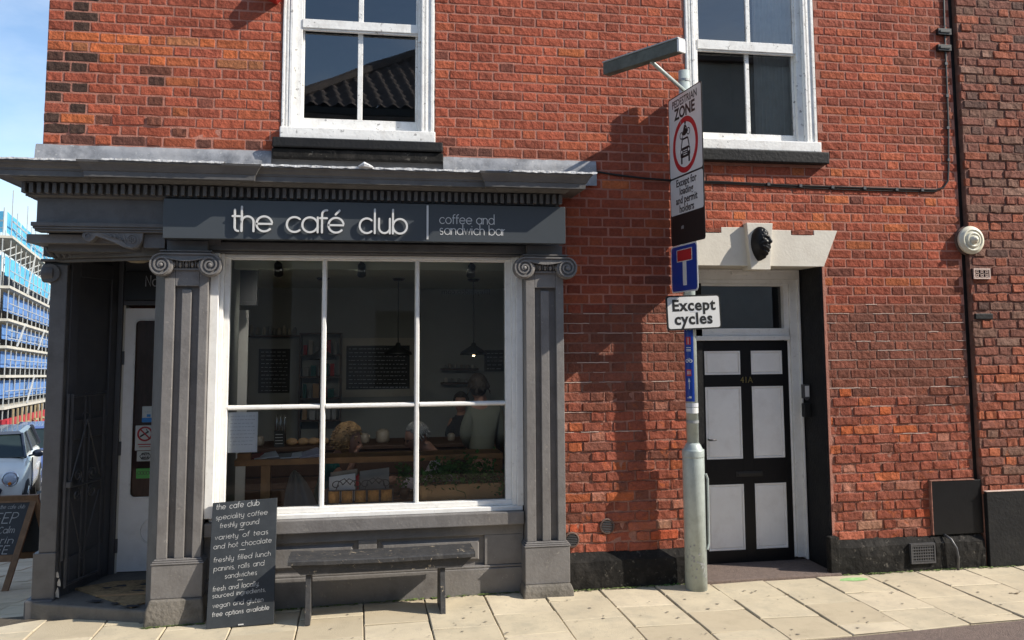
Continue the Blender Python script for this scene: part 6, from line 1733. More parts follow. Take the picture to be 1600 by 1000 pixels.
# ------------------------------------------------------------------ people (skinned skeletons)
def skin(name, nodes, edges, m, parent, sub=2):
    """nodes {key:(x,y,z,r)}"""
    keys = list(nodes); idx = {k: i for i, k in enumerate(keys)}
    me = bpy.data.meshes.new(name); me.from_pydata([nodes[k][:3] for k in keys], [(idx[a], idx[c_]) for a, c_ in edges], [])
    o = bpy.data.objects.new(name, me); link(o, parent)
    md = o.modifiers.new('skin', 'SKIN'); md.use_smooth_shade = True; md.branch_smoothing = .6
    for i, k in enumerate(keys):
        r_ = nodes[k][3]; me.skin_vertices[0].data[i].radius = r_ if isinstance(r_, tuple) else (r_, r_)
        me.skin_vertices[0].data[i].use_root = (i == 0)
    sb = o.modifiers.new('subdivision', 'SUBSURF'); sb.levels = sub; sb.render_levels = sub
    me.materials.append(m); return o
def hand(parent, wrist, dirv, up, side, curl=.5, m=None, scale=1.0):
    """palm with five separate bent fingers"""
    d = Vector(dirv).normalized(); u = Vector(up); u = (u-d*u.dot(d)).normalized(); s_ = d.cross(u)*side; W = Vector(wrist); N = {}; E = []
    N['p'] = (*W, .022*scale); q = W+d*.05*scale; N['q'] = (*q, .028*scale); E.append(('p', 'q'))
    o = skin('hand', {'p': N['p'], 'q': N['q'], 'r': (*(W+d*.085*scale), .024*scale)}, [('p', 'q'), ('q', 'r')], m or MAT['skin'], parent, 1)
    for k, (off, L_) in enumerate(((-.030, .062), (-.010, .072), (.010, .068), (.029, .054))):
        r0 = W+d*.07*scale+s_*off*scale; pts = [r0]; dd = d.copy()
        for j in range(3):
            dd = (dd*math.cos(curl*.7)+(-u)*math.sin(curl*.7)).normalized(); pts.append(pts[-1]+dd*L_*scale*(.48, .30, .24)[j])
        b = MB(); b.tube(pts, [.0088*scale, .0085*scale, .0078*scale, .006*scale], 8); b.build('finger', m or MAT['skin'], o, smooth=True)
    pts = [W+d*.02*scale+s_*-.024*scale, W+d*.05*scale+s_*-.048*scale-u*.006, W+d*.078*scale+s_*-.052*scale-u*.016]
    b = MB(); b.tube(pts, [.011*scale, .0095*scale, .007*scale], 8); b.build('thumb', m or MAT['skin'], o, smooth=True)
    return o
def face(parent, c, fwd, m_hair, glasses=False, hair_r=(.098, .105, .105), hshift=(0, 0, 0), m=None, curly=False, bald=0.0):
    """head with nose, eyes, mouth, ears; fwd = looking direction"""
    F = Vector(fwd).normalized(); S = Vector((0, 0, 1)).cross(F).normalized(); U = F.cross(S); mx = Matrix((F, S, U)).transposed()
    vs = []; fs = []; nu, nv = 28, 22
    for j in range(nv+1):
        th = math.pi*j/nv
        for i in range(nu):
            a = 2*math.pi*i/nu; x, y, z = math.sin(th)*math.cos(a), math.sin(th)*math.sin(a), math.cos(th)
            X, Y_, Z_ = x*.092, y*.074, z*.115
            if z < 0: Y_ *= 1-.28*(-z); X *= (1-.12*(-z)) if x < 0 else 1-.02*(-z)
            if x > 0:
                X += .026*math.exp(-((Y_/.013)**2)-((Z_+.012)/.022)**2); X -= .010*math.exp(-(((abs(Y_)-.030)/.014)**2)-((Z_-.015)/.013)**2)
                X += .006*math.exp(-((Y_/.02)**2)-((Z_+.05)/.007)**2); X += .008*math.exp(-((Y_/.02)**2)-((Z_+.085)/.016)**2)
            p = mx@Vector((X, Y_, Z_)); vs.append((c[0]+p.x, c[1]+p.y, c[2]+p.z))
    for j in range(nv):
        for i in range(nu): fs.append((j*nu+i, (j+1)*nu+i, (j+1)*nu+(i+1) % nu, j*nu+(i+1) % nu))
    b = MB(); b.add(vs, fs); hd_ = b.build('head', m or MAT['skin'], parent, smooth=True)
    C_ = Vector(c)
    for s_ in (-1, 1):
        e = C_+mx@Vector((.079, s_*.030, .015)); b = MB(); b.ellipsoid(tuple(e), (.008, .008, .006), 8, 6); b.build('eye', MAT['signblack'], hd_, smooth=True)
        e = C_+mx@Vector((-.005, s_*.074, -.005)); b = MB(); b.ellipsoid(tuple(e), (.018, .010, .03), 8, 6); b.build('ear', m or MAT['skin'], hd_, smooth=True)
    b = MB(); b.tube([C_+mx@Vector((.078, -.02, -.052)), C_+mx@Vector((.086, 0, -.05)), C_+mx@Vector((.078, .02, -.052))], .004, 6); b.build('mouth', MAT['alarm'], hd_)
    if glasses:
        b = MB()
        for s_ in (-1, 1): b.tube([C_+mx@Vector((.092, s_*.030+.019*math.cos(t*.523), .012+.014*math.sin(t*.523))) for t in range(13)], .002, 5)
        b.tube([C_+mx@Vector((.09, -.05, .014)), C_+mx@Vector((0, -.078, .012))], .002, 5); b.tube([C_+mx@Vector((.09, .05, .014)), C_+mx@Vector((0, .078, .012))], .002, 5); b.build('glasses', MAT['signblack'], hd_)
    vs = []; fs = []
    nu, nv = 36, 26
    for j in range(nv+1):
        th = math.pi*j/nv
        for i in range(nu):
            a = 2*math.pi*i/nu; x, y, z = math.sin(th)*math.cos(a), math.sin(th)*math.sin(a), math.cos(th)
            r_ = 1+(.07*math.sin(a*9+z*11)*math.sin(z*13+a*3) if curly else .025*math.sin(a*14+z*6))
            X, Y_, Z_ = x*hair_r[0]*r_, y*hair_r[1]*.86*r_, z*hair_r[2]*r_
            if x > .25 and z < .55: X = min(X, .045); Y_ *= .9
            if z < -.2 and not curly: X *= .8; Y_ *= .8; Z_ *= .55
            X -= .012; Z_ += .016
            p = mx@Vector((X+hshift[0], Y_, Z_+hshift[2])); vs.append((c[0]+p.x, c[1]+p.y, c[2]+p.z))
    for j in range(nv):
        for i in range(nu): fs.append((j*nu+i, (j+1)*nu+i, (j+1)*nu+(i+1) % nu, j*nu+(i+1) % nu))
    b = MB(); b.add(vs, fs)
    for k in range(150 if curly else 70):
        th = random.uniform(.15, 2.1 if curly else 1.7); a = random.uniform(.7, 5.6); r_ = 1.0
        o_ = Vector((math.sin(th)*math.cos(a)*hair_r[0]-.012+hshift[0], math.sin(th)*math.sin(a)*hair_r[1]*.86, math.cos(th)*hair_r[2]+.016+hshift[2]))
        if o_.x > .03 and o_.z < .06: continue
        pts = []
        for q in range(6):
            t = q/5; tw = (.012 if curly else .003)
            pts.append(C_+mx@(o_*(1.0+.02*math.sin(t*3))+Vector((-.01*t+tw*math.sin(t*9+k), tw*math.cos(t*9+k)+o_.y*.12*t, -(.035 if curly else .05)*t))))
        b.tube(pts, [.003, .006, .007, .007, .005, .002], 5)
    b.build('hair', m_hair, parent, smooth=True)
def PT(px, py, Y, r_=None):
    p = at(px, py, Y); return (p.x, p.y, p.z, r_) if r_ is not None else Vector(p)
# woman in teal, chin on her hand
wo_ = thing('person', 'woman with curly blond hair in a teal top resting her chin on her hand', 'person')
Yw = .98
N = dict(pelvis=PT(508, 800, Yw, (.15, .13)), waist=PT(506, 772, Yw, (.125, .10)), chest=PT(512, 738, Yw, (.145, .11)), neckb=PT(524, 716, Yw, .06), neck=PT(532, 706, Yw, .048), skull=PT(541, 692, Yw, .05),
         shl=PT(516, 726, Yw-.15, .055), ell=PT(539, 752, Yw-.20, .040), wrl=PT(555, 718, Yw-.12, .027),
         shr=PT(512, 724, Yw+.15, .055), elr=PT(540, 750, Yw+.2, .040), wrr=PT(575, 748, Yw+.1, .027),
         hipl=PT(520, 806, Yw-.09, .085), kneel=PT(590, 808, Yw-.10, .06), ankl=PT(592, 872, Yw-.10, .04), hipr=PT(520, 806, Yw+.09, .085), kneer=PT(590, 806, Yw+.14, .06), ankr=PT(592, 868, Yw+.14, .04))
E_ = [('pelvis', 'waist'), ('waist', 'chest'), ('chest', 'neckb'), ('neckb', 'neck'), ('neck', 'skull'), ('chest', 'shl'), ('shl', 'ell'), ('ell', 'wrl'), ('chest', 'shr'), ('shr', 'elr'), ('elr', 'wrr'),
      ('pelvis', 'hipl'), ('hipl', 'kneel'), ('kneel', 'ankl'), ('pelvis', 'hipr'), ('hipr', 'kneer'), ('kneer', 'ankr')]
skin('body', N, E_, MAT['skin'], wo_)
def garment(name, N, keys, edges, grow, m, parent, extra=None):
    M = {}
    for k in keys:
        x, y, z, r_ = N[k]; r_ = tuple(q+grow for q in r_) if isinstance(r_, tuple) else r_+grow; M[k] = (x, y, z, r_)
    if extra: M.update(extra)
    return skin(name, M, edges, m, parent)
def mid(N, a, b_, t, dr=0): A, B = N[a], N[b_]; ra = A[3][0] if isinstance(A[3], tuple) else A[3]; rb = B[3][0] if isinstance(B[3], tuple) else B[3]; return (A[0]+(B[0]-A[0])*t, A[1]+(B[1]-A[1])*t, A[2]+(B[2]-A[2])*t, ra+(rb-ra)*t+dr)
garment('teal_top', N, ['pelvis', 'waist', 'chest', 'neckb', 'shl', 'shr'], [('pelvis', 'waist'), ('waist', 'chest'), ('chest', 'neckb'), ('chest', 'shl'), ('chest', 'shr'), ('shl', 'sll'), ('shr', 'slr')], .016, MAT['teal'], wo_,
        dict(sll=mid(N, 'shl', 'ell', .5, .018), slr=mid(N, 'shr', 'elr', .5, .018)))
garment('trousers', N, ['pelvis', 'hipl', 'kneel', 'ankl', 'hipr', 'kneer', 'ankr'], [('pelvis', 'hipl'), ('hipl', 'kneel'), ('kneel', 'ankl'), ('pelvis', 'hipr'), ('hipr', 'kneer'), ('kneer', 'ankr')], .018, MAT['darkcloth'], wo_)
face(wo_, tuple(PT(547, 690, Yw)), (1, -.25, -.22), MAT['blond'], hair_r=(.125, .14, .135), hshift=(-.015, 0, .01), curly=True)
hand(wo_, N['wrl'][:3], (.15, .05, 1), (-.9, -.3, .1), 1, .55)
hand(wo_, N['wrr'][:3], (1, 0, -.1), (0, 0, 1), -1, .4)
# man in lilac shirt
mn = thing('person', 'grey haired man with glasses in a pale lilac shirt leaning over the café table', 'person')
Ym = 1.0
N = dict(pelvis=PT(716, 806, Ym, (.16, .14)), waist=PT(712, 778, Ym, (.15, .12)), chest=PT(697, 738, Ym, (.165, .13)), neckb=PT(680, 712, Ym, .068), neck=PT(670, 702, Ym, .055), skull=PT(660, 690, Ym, .055),
         shl=PT(684, 724, Ym-.18, .065), ell=PT(660, 768, Ym-.22, .045), wrl=PT(620, 752, Ym-.12, .030),
         shr=PT(690, 722, Ym+.18, .065), elr=PT(665, 764, Ym+.24, .045), wrr=PT(622, 748, Ym+.10, .030),
         hipl=PT(702, 812, Ym-.1, .09), kneel=PT(635, 812, Ym-.16, .065), ankl=PT(632, 874, Ym-.16, .042), hipr=PT(702, 812, Ym+.1, .09), kneer=PT(635, 810, Ym+.2, .065), ankr=PT(632, 870, Ym+.2, .042))
skin('body', N, E_, MAT['skin'], mn)
garment('lilac_shirt', N, ['pelvis', 'waist', 'chest', 'neckb', 'shl', 'shr', 'ell', 'elr'], [('pelvis', 'waist'), ('waist', 'chest'), ('chest', 'neckb'), ('chest', 'shl'), ('chest', 'shr'), ('shl', 'ell'), ('shr', 'elr'), ('ell', 'cul'), ('elr', 'cur')], .018, MAT['lilac'], mn,
        dict(cul=mid(N, 'ell', 'wrl', .85, .018), cur=mid(N, 'elr', 'wrr', .85, .018)))
garment('trousers', N, ['pelvis', 'hipl', 'kneel', 'ankl', 'hipr', 'kneer', 'ankr'], [('pelvis', 'hipl'), ('hipl', 'kneel'), ('kneel', 'ankl'), ('pelvis', 'hipr'), ('hipr', 'kneer'), ('kneer', 'ankr')], .018, MAT['darkcloth'], mn)
face(mn, tuple(PT(650, 684, Ym)), (-1, -.2, -.45), MAT['greyhair'], glasses=True, hair_r=(.098, .105, .108), hshift=(-.012, 0, .012))
hand(mn, N['wrl'][:3], (-1, .1, .15), (0, 0, 1), 1, .5); hand(mn, N['wrr'][:3], (-1, -.1, .1), (0, 0, 1), -1, .5)
# standing person seen from behind
sp = thing('person', 'person in a sage green cardigan standing with their back to the window', 'person')
Ys = 1.9
N = dict(pelvis=PT(752, 715, Ys, (.18, .14)), waist=PT(754, 692, Ys, (.16, .12)), chest=PT(756, 652, Ys, (.18, .13)), neckb=PT(752, 625, Ys, .07), neck=PT(750, 616, Ys, .055), skull=PT(748, 604, Ys, .06),
         shl=PT(735, 640, Ys, .068), ell=PT(728, 682, Ys+.02, .05), wrl=PT(738, 700, Ys+.22, .032), shr=PT(776, 640, Ys, .068), elr=PT(783, 682, Ys+.02, .05), wrr=PT(774, 700, Ys+.22, .032),
         hipl=PT(743, 735, Ys, .10), kneel=PT(742, 785, Ys, .07), ankl=PT(742, 835, Ys, .045), hipr=PT(764, 735, Ys, .10), kneer=PT(765, 785, Ys, .07), ankr=PT(765, 835, Ys, .045))
skin('body', N, E_, MAT['skin'], sp)
garment('cardigan', N, ['pelvis', 'waist', 'chest', 'neckb', 'shl', 'shr', 'ell', 'elr'], [('pelvis', 'waist'), ('waist', 'chest'), ('chest', 'neckb'), ('chest', 'shl'), ('chest', 'shr'), ('shl', 'ell'), ('shr', 'elr'), ('ell', 'cul'), ('elr', 'cur')], .025, MAT['beigecloth'], sp,
        dict(cul=mid(N, 'ell', 'wrl', .85, .02), cur=mid(N, 'elr', 'wrr', .85, .02)))
garment('trousers', N, ['pelvis', 'hipl', 'kneel', 'ankl', 'hipr', 'kneer', 'ankr'], [('pelvis', 'hipl'), ('hipl', 'kneel'), ('kneel', 'ankl'), ('pelvis', 'hipr'), ('hipr', 'kneer'), ('kneer', 'ankr')], .02, MAT['darkcloth'], sp)
face(sp, tuple(PT(746, 606, Ys)), (-.2, 1, -.1), MAT['darkhair'], hair_r=(.115, .118, .15), hshift=(-.01, 0, -.02))
hand(sp, N['wrl'][:3], (0, 1, 0), (0, 0, 1), 1, .4); hand(sp, N['wrr'][:3], (0, 1, 0), (0, 0, 1), -1, .4)
# server behind the counter, only head and shoulders
sv = thing('person', 'dark haired person facing the window behind the café counter', 'person')
Yv = 3.3
N = dict(pelvis=PT(722, 715, Yv, (.17, .13)), waist=PT(722, 698, Yv, (.14, .11)), chest=PT(722, 668, Yv, (.165, .12)), neckb=PT(721, 648, Yv, .06), neck=PT(721, 642, Yv, .05), skull=PT(721, 632, Yv, .055),
         shl=PT(706, 656, Yv, .06), ell=PT(702, 688, Yv-.02, .045), wrl=PT(710, 698, Yv-.22, .03), shr=PT(738, 656, Yv, .06), elr=PT(742, 688, Yv-.02, .045), wrr=PT(734, 698, Yv-.22, .03),
         hipl=PT(715, 735, Yv, .09), kneel=PT(714, 770, Yv, .065), ankl=PT(714, 805, Yv, .045), hipr=PT(730, 735, Yv, .09), kneer=PT(731, 770, Yv, .065), ankr=PT(731, 805, Yv, .045))
skin('body', N, E_, MAT['skin'], sv)
garment('black_shirt', N, ['pelvis', 'waist', 'chest', 'neckb', 'shl', 'shr', 'ell', 'elr'], [('pelvis', 'waist'), ('waist', 'chest'), ('chest', 'neckb'), ('chest', 'shl'), ('chest', 'shr'), ('shl', 'ell'), ('shr', 'elr')], .018, MAT['darkcloth'], sv)
face(sv, tuple(PT(720, 630, Yv)), (-.2, -1, -.15), MAT['darkhair'], hair_r=(.10, .105, .115))
hand(sv, N['wrl'][:3], (0, -1, 0), (0, 0, 1), -1, .4); hand(sv, N['wrr'][:3], (0, -1, 0), (0, 0, 1), 1, .4)
# stools, table between the two, coat on the chair back
def chair(px, Y, label, back=0, coat=False):
    c = at(px, 800, Y); t = thing('chair', label, 'chair', (c.x, Y, .03)); zs = .02+at(px, 815, Y).z-.03
    zs = max(.30, zs-.03)
    b = MB(); b.box(-.2, .2, -.2, .2, zs-.03, zs); b.build('seat', MAT['darkwood'], t, bevel=.01)
    for x in (-.17, .17):
        for y in (-.17, .17): b = MB(); b.tube([(x, y, 0), (x*.95, y*.95, zs-.03)], .016, 8); b.build('leg', MAT['darkwood'], t)
    if back:
        b = MB()
        for y in (-.17, .17): b.tube([(back*.18, y, zs), (back*.24, y, zs+.42)], .014, 8)
        b.box(min(back*.21, back*.25), max(back*.21, back*.25), -.17, .17, zs+.30, zs+.40); b.build('backrest', MAT['darkwood'], t)
    return t, c.x, zs
t1, cxx, zs1 = chair(506, Yw, 'dark chair the blond woman sits on', -1)
chair(718, Ym, 'dark chair the grey haired man sits on', 1)
tb = thing('cafe_table', 'small dark café table between the two seated people', 'table', (ax(600, 760, 1.0), 1.0, .03))
b = MB(); tzz = az(600, 758, 1.0)-.03; b.box(-.30, .30, -.32, .32, tzz-.03, tzz); b.build('table_top', MAT['darkwood'], tb, bevel=.005)
b = MB(); b.lathe([(.18, 0), (.18, .02), (.03, .04), (.03, tzz-.03)], 16, 'z'); b.build('pedestal', MAT['iron'], tb)
# coat draped over the left chair
cc = thing('coat', 'grey coat draped over a chair back beside the pine table leg', 'coat')
Yc = .72
b = MB()
rows = [(735, 458, 462, .02), (742, 453, 470, .05), (755, 449, 480, .07), (770, 446, 488, .08), (785, 444, 494, .09), (800, 443, 500, .09), (830, 443, 503, .09)]
vs = []; nn = 12
for (py, xa, xb, dp) in rows:
    for side_ in (0, 1):
        for i in range(nn+1):
            u = i/nn; p = at(xa+(xb-xa)*u, py, Yc); fold = .018*math.sin(u*16+py*.03)+.012*math.sin(u*31)
            vs.append((p.x, Yc+(dp if side_ else -dp)*math.sin(math.pi*min(1, max(0, u*.9+.05)))+fold*(0 if side_ else 1), p.z))
m_ = 2*(nn+1); fs = []
for j in range(len(rows)-1):
    for i in range(nn): fs.append((j*m_+i, (j+1)*m_+i, (j+1)*m_+i+1, j*m_+i+1)); k = nn+1; fs.append((j*m_+k+i+1, (j+1)*m_+k+i+1, (j+1)*m_+k+i, j*m_+k+i))
b.add(vs, fs); b.build('cloth', MAT['greycloth'], cc, smooth=True)

# ------------------------------------------------------------------ parked cars in the side street
def car(name, label, loc, rz, paint, L_=3.75, W=1.68, H=1.41, roofm=None):
    t = thing(name, label, 'car', loc, rz, 'cars parked along the side street'); hw = W/2
    st = [(0.0, .30, .58, .60), (.06, .22, .68, .80), (.22, .19, .76, .93), (.6, .18, .86, .985), (1.05, .18, .93, 1.0), (1.25, .18, .955, 1.0), (2.2, .18, .96, 1.0), (3.2, .18, .965, 1.0), (3.55, .20, .95, .95), (3.70, .24, .82, .88), (3.75, .32, .6, .75)]
    k = L_/3.75; vs = []; ring = None
    for (y, zl, zt, wf) in st:
        w_ = hw*wf; y *= k
        p = [(w_*.90, zl), (w_*.985, zl+.10), (w_, (zl+zt)/2), (w_*.985, zt-.12), (w_*.93, zt-.03), (w_*.80, zt+.02), (w_*.4, zt+.045), (0, zt+.05)]
        full = p+[(-a, z) for a, z in p[-2::-1]]; ring = len(full); vs += [(a, y, z) for a, z in full]
    fs = [(i*ring+j, i*ring+j+1, (i+1)*ring+j+1, (i+1)*ring+j) for i in range(len(st)-1) for j in range(ring-1)]
    fs += [tuple(range(ring-1, -1, -1)), tuple((len(st)-1)*ring+j for j in range(ring))]+[(i*ring, (i+1)*ring, (i+1)*ring+ring-1, i*ring+ring-1) for i in range(len(st)-1)]
    b = MB(); b.add(vs, [f[::-1] for f in fs]); o = b.build('body', paint, t, smooth=True)
    es = o.modifiers.new('edge', 'SUBSURF'); es.levels = 1; es.render_levels = 1
    zb, zt = .965, H-.045; y0, y1, y2, y3 = 1.02*k, 1.62*k, 3.05*k, 3.60*k; wb, wt = hw*.87, hw*.70
    b = MB(); b.hexa([(-wb, y0, zb), (wb, y0, zb), (wb, y3, zb), (-wb, y3, zb), (-wt, y1, zt), (wt, y1, zt), (wt, y2+.15, zt), (-wt, y2+.15, zt)]); b.build('glazing', MAT['carglass'], t, bevel=.03)
    b = MB(); b.hexa([(-wt-.03, y1-.06, zt-.005), (wt+.03, y1-.06, zt-.005), (wt+.03, y2+.22, zt-.005), (-wt-.03, y2+.22, zt-.005), (-wt+.06, y1+.08, H), (wt-.06, y1+.08, H), (wt-.06, y2+.1, H-.01), (-wt+.06, y2+.1, H-.01)]); b.build('roof', roofm or paint, t, bevel=.02)
    for s_ in (-1, 1):
        b = MB(); b.tube([(s_*wb, y0, zb), (s_*(wt+.01), y1-.03, zt)], .028, 8); b.tube([(s_*(wb+.004), 2.15*k, zb), (s_*(wt+.012), 2.15*k, zt)], .025, 8); b.tube([(s_*wb, y3, zb), (s_*(wt+.01), y2+.17, zt)], .05, 8); split_build(b, 'pillar', MAT['cardark'], t)
        hl = empty('headlight', (s_*hw*.70, .075*k, .70)); hl.parent = t
        b = MB(); b.lathe([(.135, -.05), (.14, .02), (.125, .045), (.12, .04)], 24, 'y'); b.build('chrome_ring', MAT['chrome'], hl, smooth=True)
        b = MB(); b.lathe([(.12, .0), (.105, .05), (.06, .07), (.01, .075)], 20, 'y'); b.build('lens', MAT['lens'], hl, smooth=True)
        b = MB(); b.lathe([(.03, .06), (.028, .078)], 10, 'y', (0, 0, -.075)); b.build('indicator', MAT['amber'], hl)
        for (yw, nm) in ((.66*k, 'wheel'), (3.05*k, 'wheel')):
            wh = empty(nm, (s_*(hw-.09), yw, .30)); wh.parent = t
            b = MB(); b.lathe([(.20, -.10), (.30, -.09), (.31, 0), (.30, .09), (.20, .10)], 26, 'x'); b.build('tyre', MAT['tyre'], wh, smooth=True)
            b = MB(); b.lathe([(.19, s_*.085), (.17, s_*.105), (.05, s_*.10), (.01, s_*.11)], 20, 'x'); b.build('rim', MAT['chrome'], wh, smooth=True)
            b = MB(); b.lathe([(.355, -.12), (.365, .035)] if s_ > 0 else [(.365, -.035), (.355, .12)], 26, 'x'); b.build('wheel_arch', MAT['tyre'], wh)
        mi = empty('wing_mirror', (s_*(hw+.09), 1.32*k, 1.0)); mi.parent = t
        b = MB(); b.ellipsoid((0, 0, 0), (.11, .06, .075), 14, 10); b.build('cap', MAT['cardark'], mi, smooth=True)
        b = MB(); b.tube([(-s_*.17, .02, -.05), (-s_*.05, 0, -.02)], .02, 6); b.build('stalk', MAT['cardark'], mi)
    b = MB(); b.prism([(-.42, .42), (.42, .42), (.46, .52), (.36, .60), (-.36, .60), (-.46, .52)], -.02, .06); b.build('grille', MAT['cardark'], t, bevel=.01)
    b = MB(); b.box(-.26, .26, -.035, -.0205, .30, .40); b.build('number_plate', MAT['signwhite'], t)
    b = MB(); b.box(-.60, .60, -.015, .05, .20, .28); b.build('lower_grille', MAT['cardark'], t, bevel=.01)
    b = MB(); b.box(hw-.012, hw+.004, 1.35*k, 2.45*k, .28, .95) if False else b.box(hw-.02, hw+.006, 1.28*k, 1.29*k, .3, .93); b.build('door_gap', MAT['cardark'], t)
    return t
RZc = math.atan2(.236, .972)
def put_car(px, py, Y, xl, zl, **kw):
    """place so that car-local (xl, .16, zl) is at the given photo point"""
    p = at(px, py, Y); c, s_ = math.cos(RZc), math.sin(RZc)
    ox = p.x-(xl*c-.16*s_); oy = p.y-(xl*s_+.16*c)
    return (ox, oy, h(ox, oy+1.5))
la_ = put_car(19, 747, 10.9, .588, .70)
car('hatchback', 'white hatchback with dark roof and round headlights parked nearest in the side street', (la_[0], la_[1], at(19, 747, 10.9).z-.70), RZc, MAT['carwhite'], W=1.62, roofm=MAT['cardark'])
p = at(62, 683, 15.6); car('saloon_car', 'blue car parked behind the white hatchback', (p.x-.35, 16.2, p.z-1.43), RZc, MAT['carblue'], 4.3, 1.76, 1.46)
p = at(22, 676, 22); car('dark_car', 'dark car parked furthest, its roof above the white hatchback', (p.x, 21.5, p.z-1.50), RZc, MAT['cardark'], 4.3, 1.78, 1.5)

# ------------------------------------------------------------------ scaffolded block far down the street
sc = thing('scaffolded_building', 'large building wrapped in scaffolding with blue sheeting at the end of the side street', 'building')
Yk = 54.3
dirL = ray(290, 586).normalized(); dirH = Vector((-.98, .16, 0)).normalized()
lv_px = [369, 447, 498, 540, 586, 636]
C = [at(8, y, Yk) for y in lv_px]; zg = at(8, 692, Yk).z; Ztop = at(8, 330, Yk).z
SL = 46.0
def SP(s, z, off=0.0): return Vector((C[0].x, C[0].y, z))+dirL*s+Vector((dirL.y, -dirL.x, 0)).normalized()*off
def SH(s, z, off=0.0): return Vector((C[0].x, C[0].y, z))+dirH*s+Vector((0, -1, 0))*off
b = MB()
z1 = C[0].z-1.2
b.hexa([tuple(SP(0, zg-2, -1.5)+dirH*.5), tuple(SP(SL, zg-2, -1.5)), tuple(SP(SL, zg-2, -1.5)+dirH*30), tuple(SH(30, zg-2, -1.5)), tuple(SP(0, z1, -1.5)+dirH*.5), tuple(SP(SL, z1, -1.5)), tuple(SP(SL, z1, -1.5)+dirH*30), tuple(SH(30, z1, -1.5))])
b.build('block', MAT['siteblock'], sc)
def spanel(fn, s0, s1, z0, z1, off, name, m):
    b = MB(); n_ = 3; vs = []
    for i in range(n_+1):
        s_ = s0+(s1-s0)*i/n_; wob = .12*math.sin(i*2.1+s0)
        vs += [tuple(fn(s_, z0, off+wob*.5)), tuple(fn(s_, z1, off-wob*.3))]
    b.add(vs, [(2*i, 2*i+2, 2*i+3, 2*i+1) for i in range(n_)]); return b.build(name, m, sc)
LV = [c.z for c in C]
for k in range(6):
    zt_k = (Ztop if k == 0 else None)
    # sheeting above level k: between level k and the level above
    hi = (Ztop if k == 0 else LV[k-1]-.35); lo = LV[k]+(.25 if k == 0 else .26*(LV[k-1]-LV[k]))
    if k == 1: hi = LV[1]+.62*(LV[0]-LV[1]); lo = LV[1]+.22*(LV[0]-LV[1])
    m = MAT['netsky'] if k < 2 else MAT['netblue']
    for q in range(9):
        s0 = SL*(q/9)**1.0; spanel(SP, s0+.12, SL*((q+1)/9)-.12, lo, hi, .05, 'debris_sheet', m)
    for q in range(2): spanel(SH, 3.0*q+.1, 3.0*q+2.9, lo, hi, .05, 'debris_sheet', m)
    b = MB()
    for fn, n_ in ((SP, SL), (SH, 12)):
        a0, a1 = fn(-.4 if fn is SP else .4, LV[k], .5), fn(n_, LV[k], .5); a2, a3 = fn(n_, LV[k], -1.3), fn(-.4 if fn is SP else .4, LV[k], -1.3)
        t_ = Vector((0, 0, .17)); b.hexa([tuple(v) for v in (a0-t_, a1-t_, a2-t_, a3-t_, a0, a1, a2, a3)])
    b.build('scaffold_boards', MAT['scaffboard'], sc)
b = MB()
for fn, n_, st_n in ((SP, SL, 1.9), (SH, 12, 2.0)):
    s_ = 0
    while s_ < n_:
        tall = Ztop+random.choice([-.8, .2, .2, 1.4, 2.4]) if True else 0
        b.tube([fn(s_, zg-1, .35), fn(s_, tall, .35)], .035, 4, caps=False); b.tube([fn(s_, zg-1, -1.0), fn(s_, Ztop-.4, -1.0)], .03, 4, caps=False); s_ += st_n
    for k in range(6):
        for dz in (.5, 1.0): b.tube([fn(0, LV[k]+dz, .42), fn(n_, LV[k]+dz, .42)], .03, 4, caps=False)
    b.tube([fn(0, Ztop-.7, .42), fn(n_, Ztop-.7, .42)], .03, 4, caps=False)
for s_, k in ((3, 2), (12, 2), (26, 2), (8, 4), (20, 4), (6, 0), (16, 0), (30, 0)):
    kk = min(k+1, 5); b.tube([SP(s_, LV[kk], .5), SP(s_+3, LV[k], .5)], .06, 4, caps=False)
for q in range(16):
    s_ = 2.6*q; b.tube([SP(s_, LV[1]+.6*(LV[0]-LV[1]), -.9), SP(s_+2, LV[0]-.4, .3)], .05, 4, caps=False)
tag(b.build('scaffold_tube', MAT['scaff'], sc), kind='stuff')
b = MB(); b.hexa([tuple(v) for v in (SP(-1, zg-2, .7), SP(SL, zg-2, .7), SP(SL, zg-2, .5), SP(-1, zg-2, .5), SP(-1, at(8, 655, Yk).z, .7), SP(SL, at(8, 655, Yk).z, .7), SP(SL, at(8, 655, Yk).z, .5), SP(-1, at(8, 655, Yk).z, .5))])
b.hexa([tuple(v) for v in (SH(-1, zg-2, .7), SH(10, zg-2, .7), SH(10, zg-2, .5), SH(-1, zg-2, .5), SH(-1, at(8, 655, Yk).z, .7), SH(10, at(8, 655, Yk).z, .7), SH(10, at(8, 655, Yk).z, .5), SH(-1, at(8, 655, Yk).z, .5))])
b.build('red_hoarding', MAT['hoard'], sc)
b = MB()
for q in range(26):
    s_ = SL*q/26+random.uniform(0, .5); z0 = at(8, 690, Yk).z; z1_ = at(8, 640, Yk).z; m_ = .8
    b.tube([SP(s_, z0, .9), SP(s_+random.uniform(-.3, .3), z1_, .9)], .07, 4, caps=False)
    if q % 2: b.tube([SP(s_, LV[5]-1.2, .9), SP(s_+random.uniform(1, 3), LV[5]-random.uniform(.2, 1.5), .9)], .10, 4, caps=False)
tag(b.build('site_clutter', mat('yellow_props', (.34, .28, .16), .8, .3, 2, 0), sc), kind='stuff')
b = MB(); q = SP(24, 0, .6); zz = at(42, 609, q.y).z; zz1 = at(42, 591, q.y).z; b.box(q.x-.5, q.x+.5, q.y-.1, q.y, zz, zz1); b.build('white_banner', MAT['signwhite'], sc)

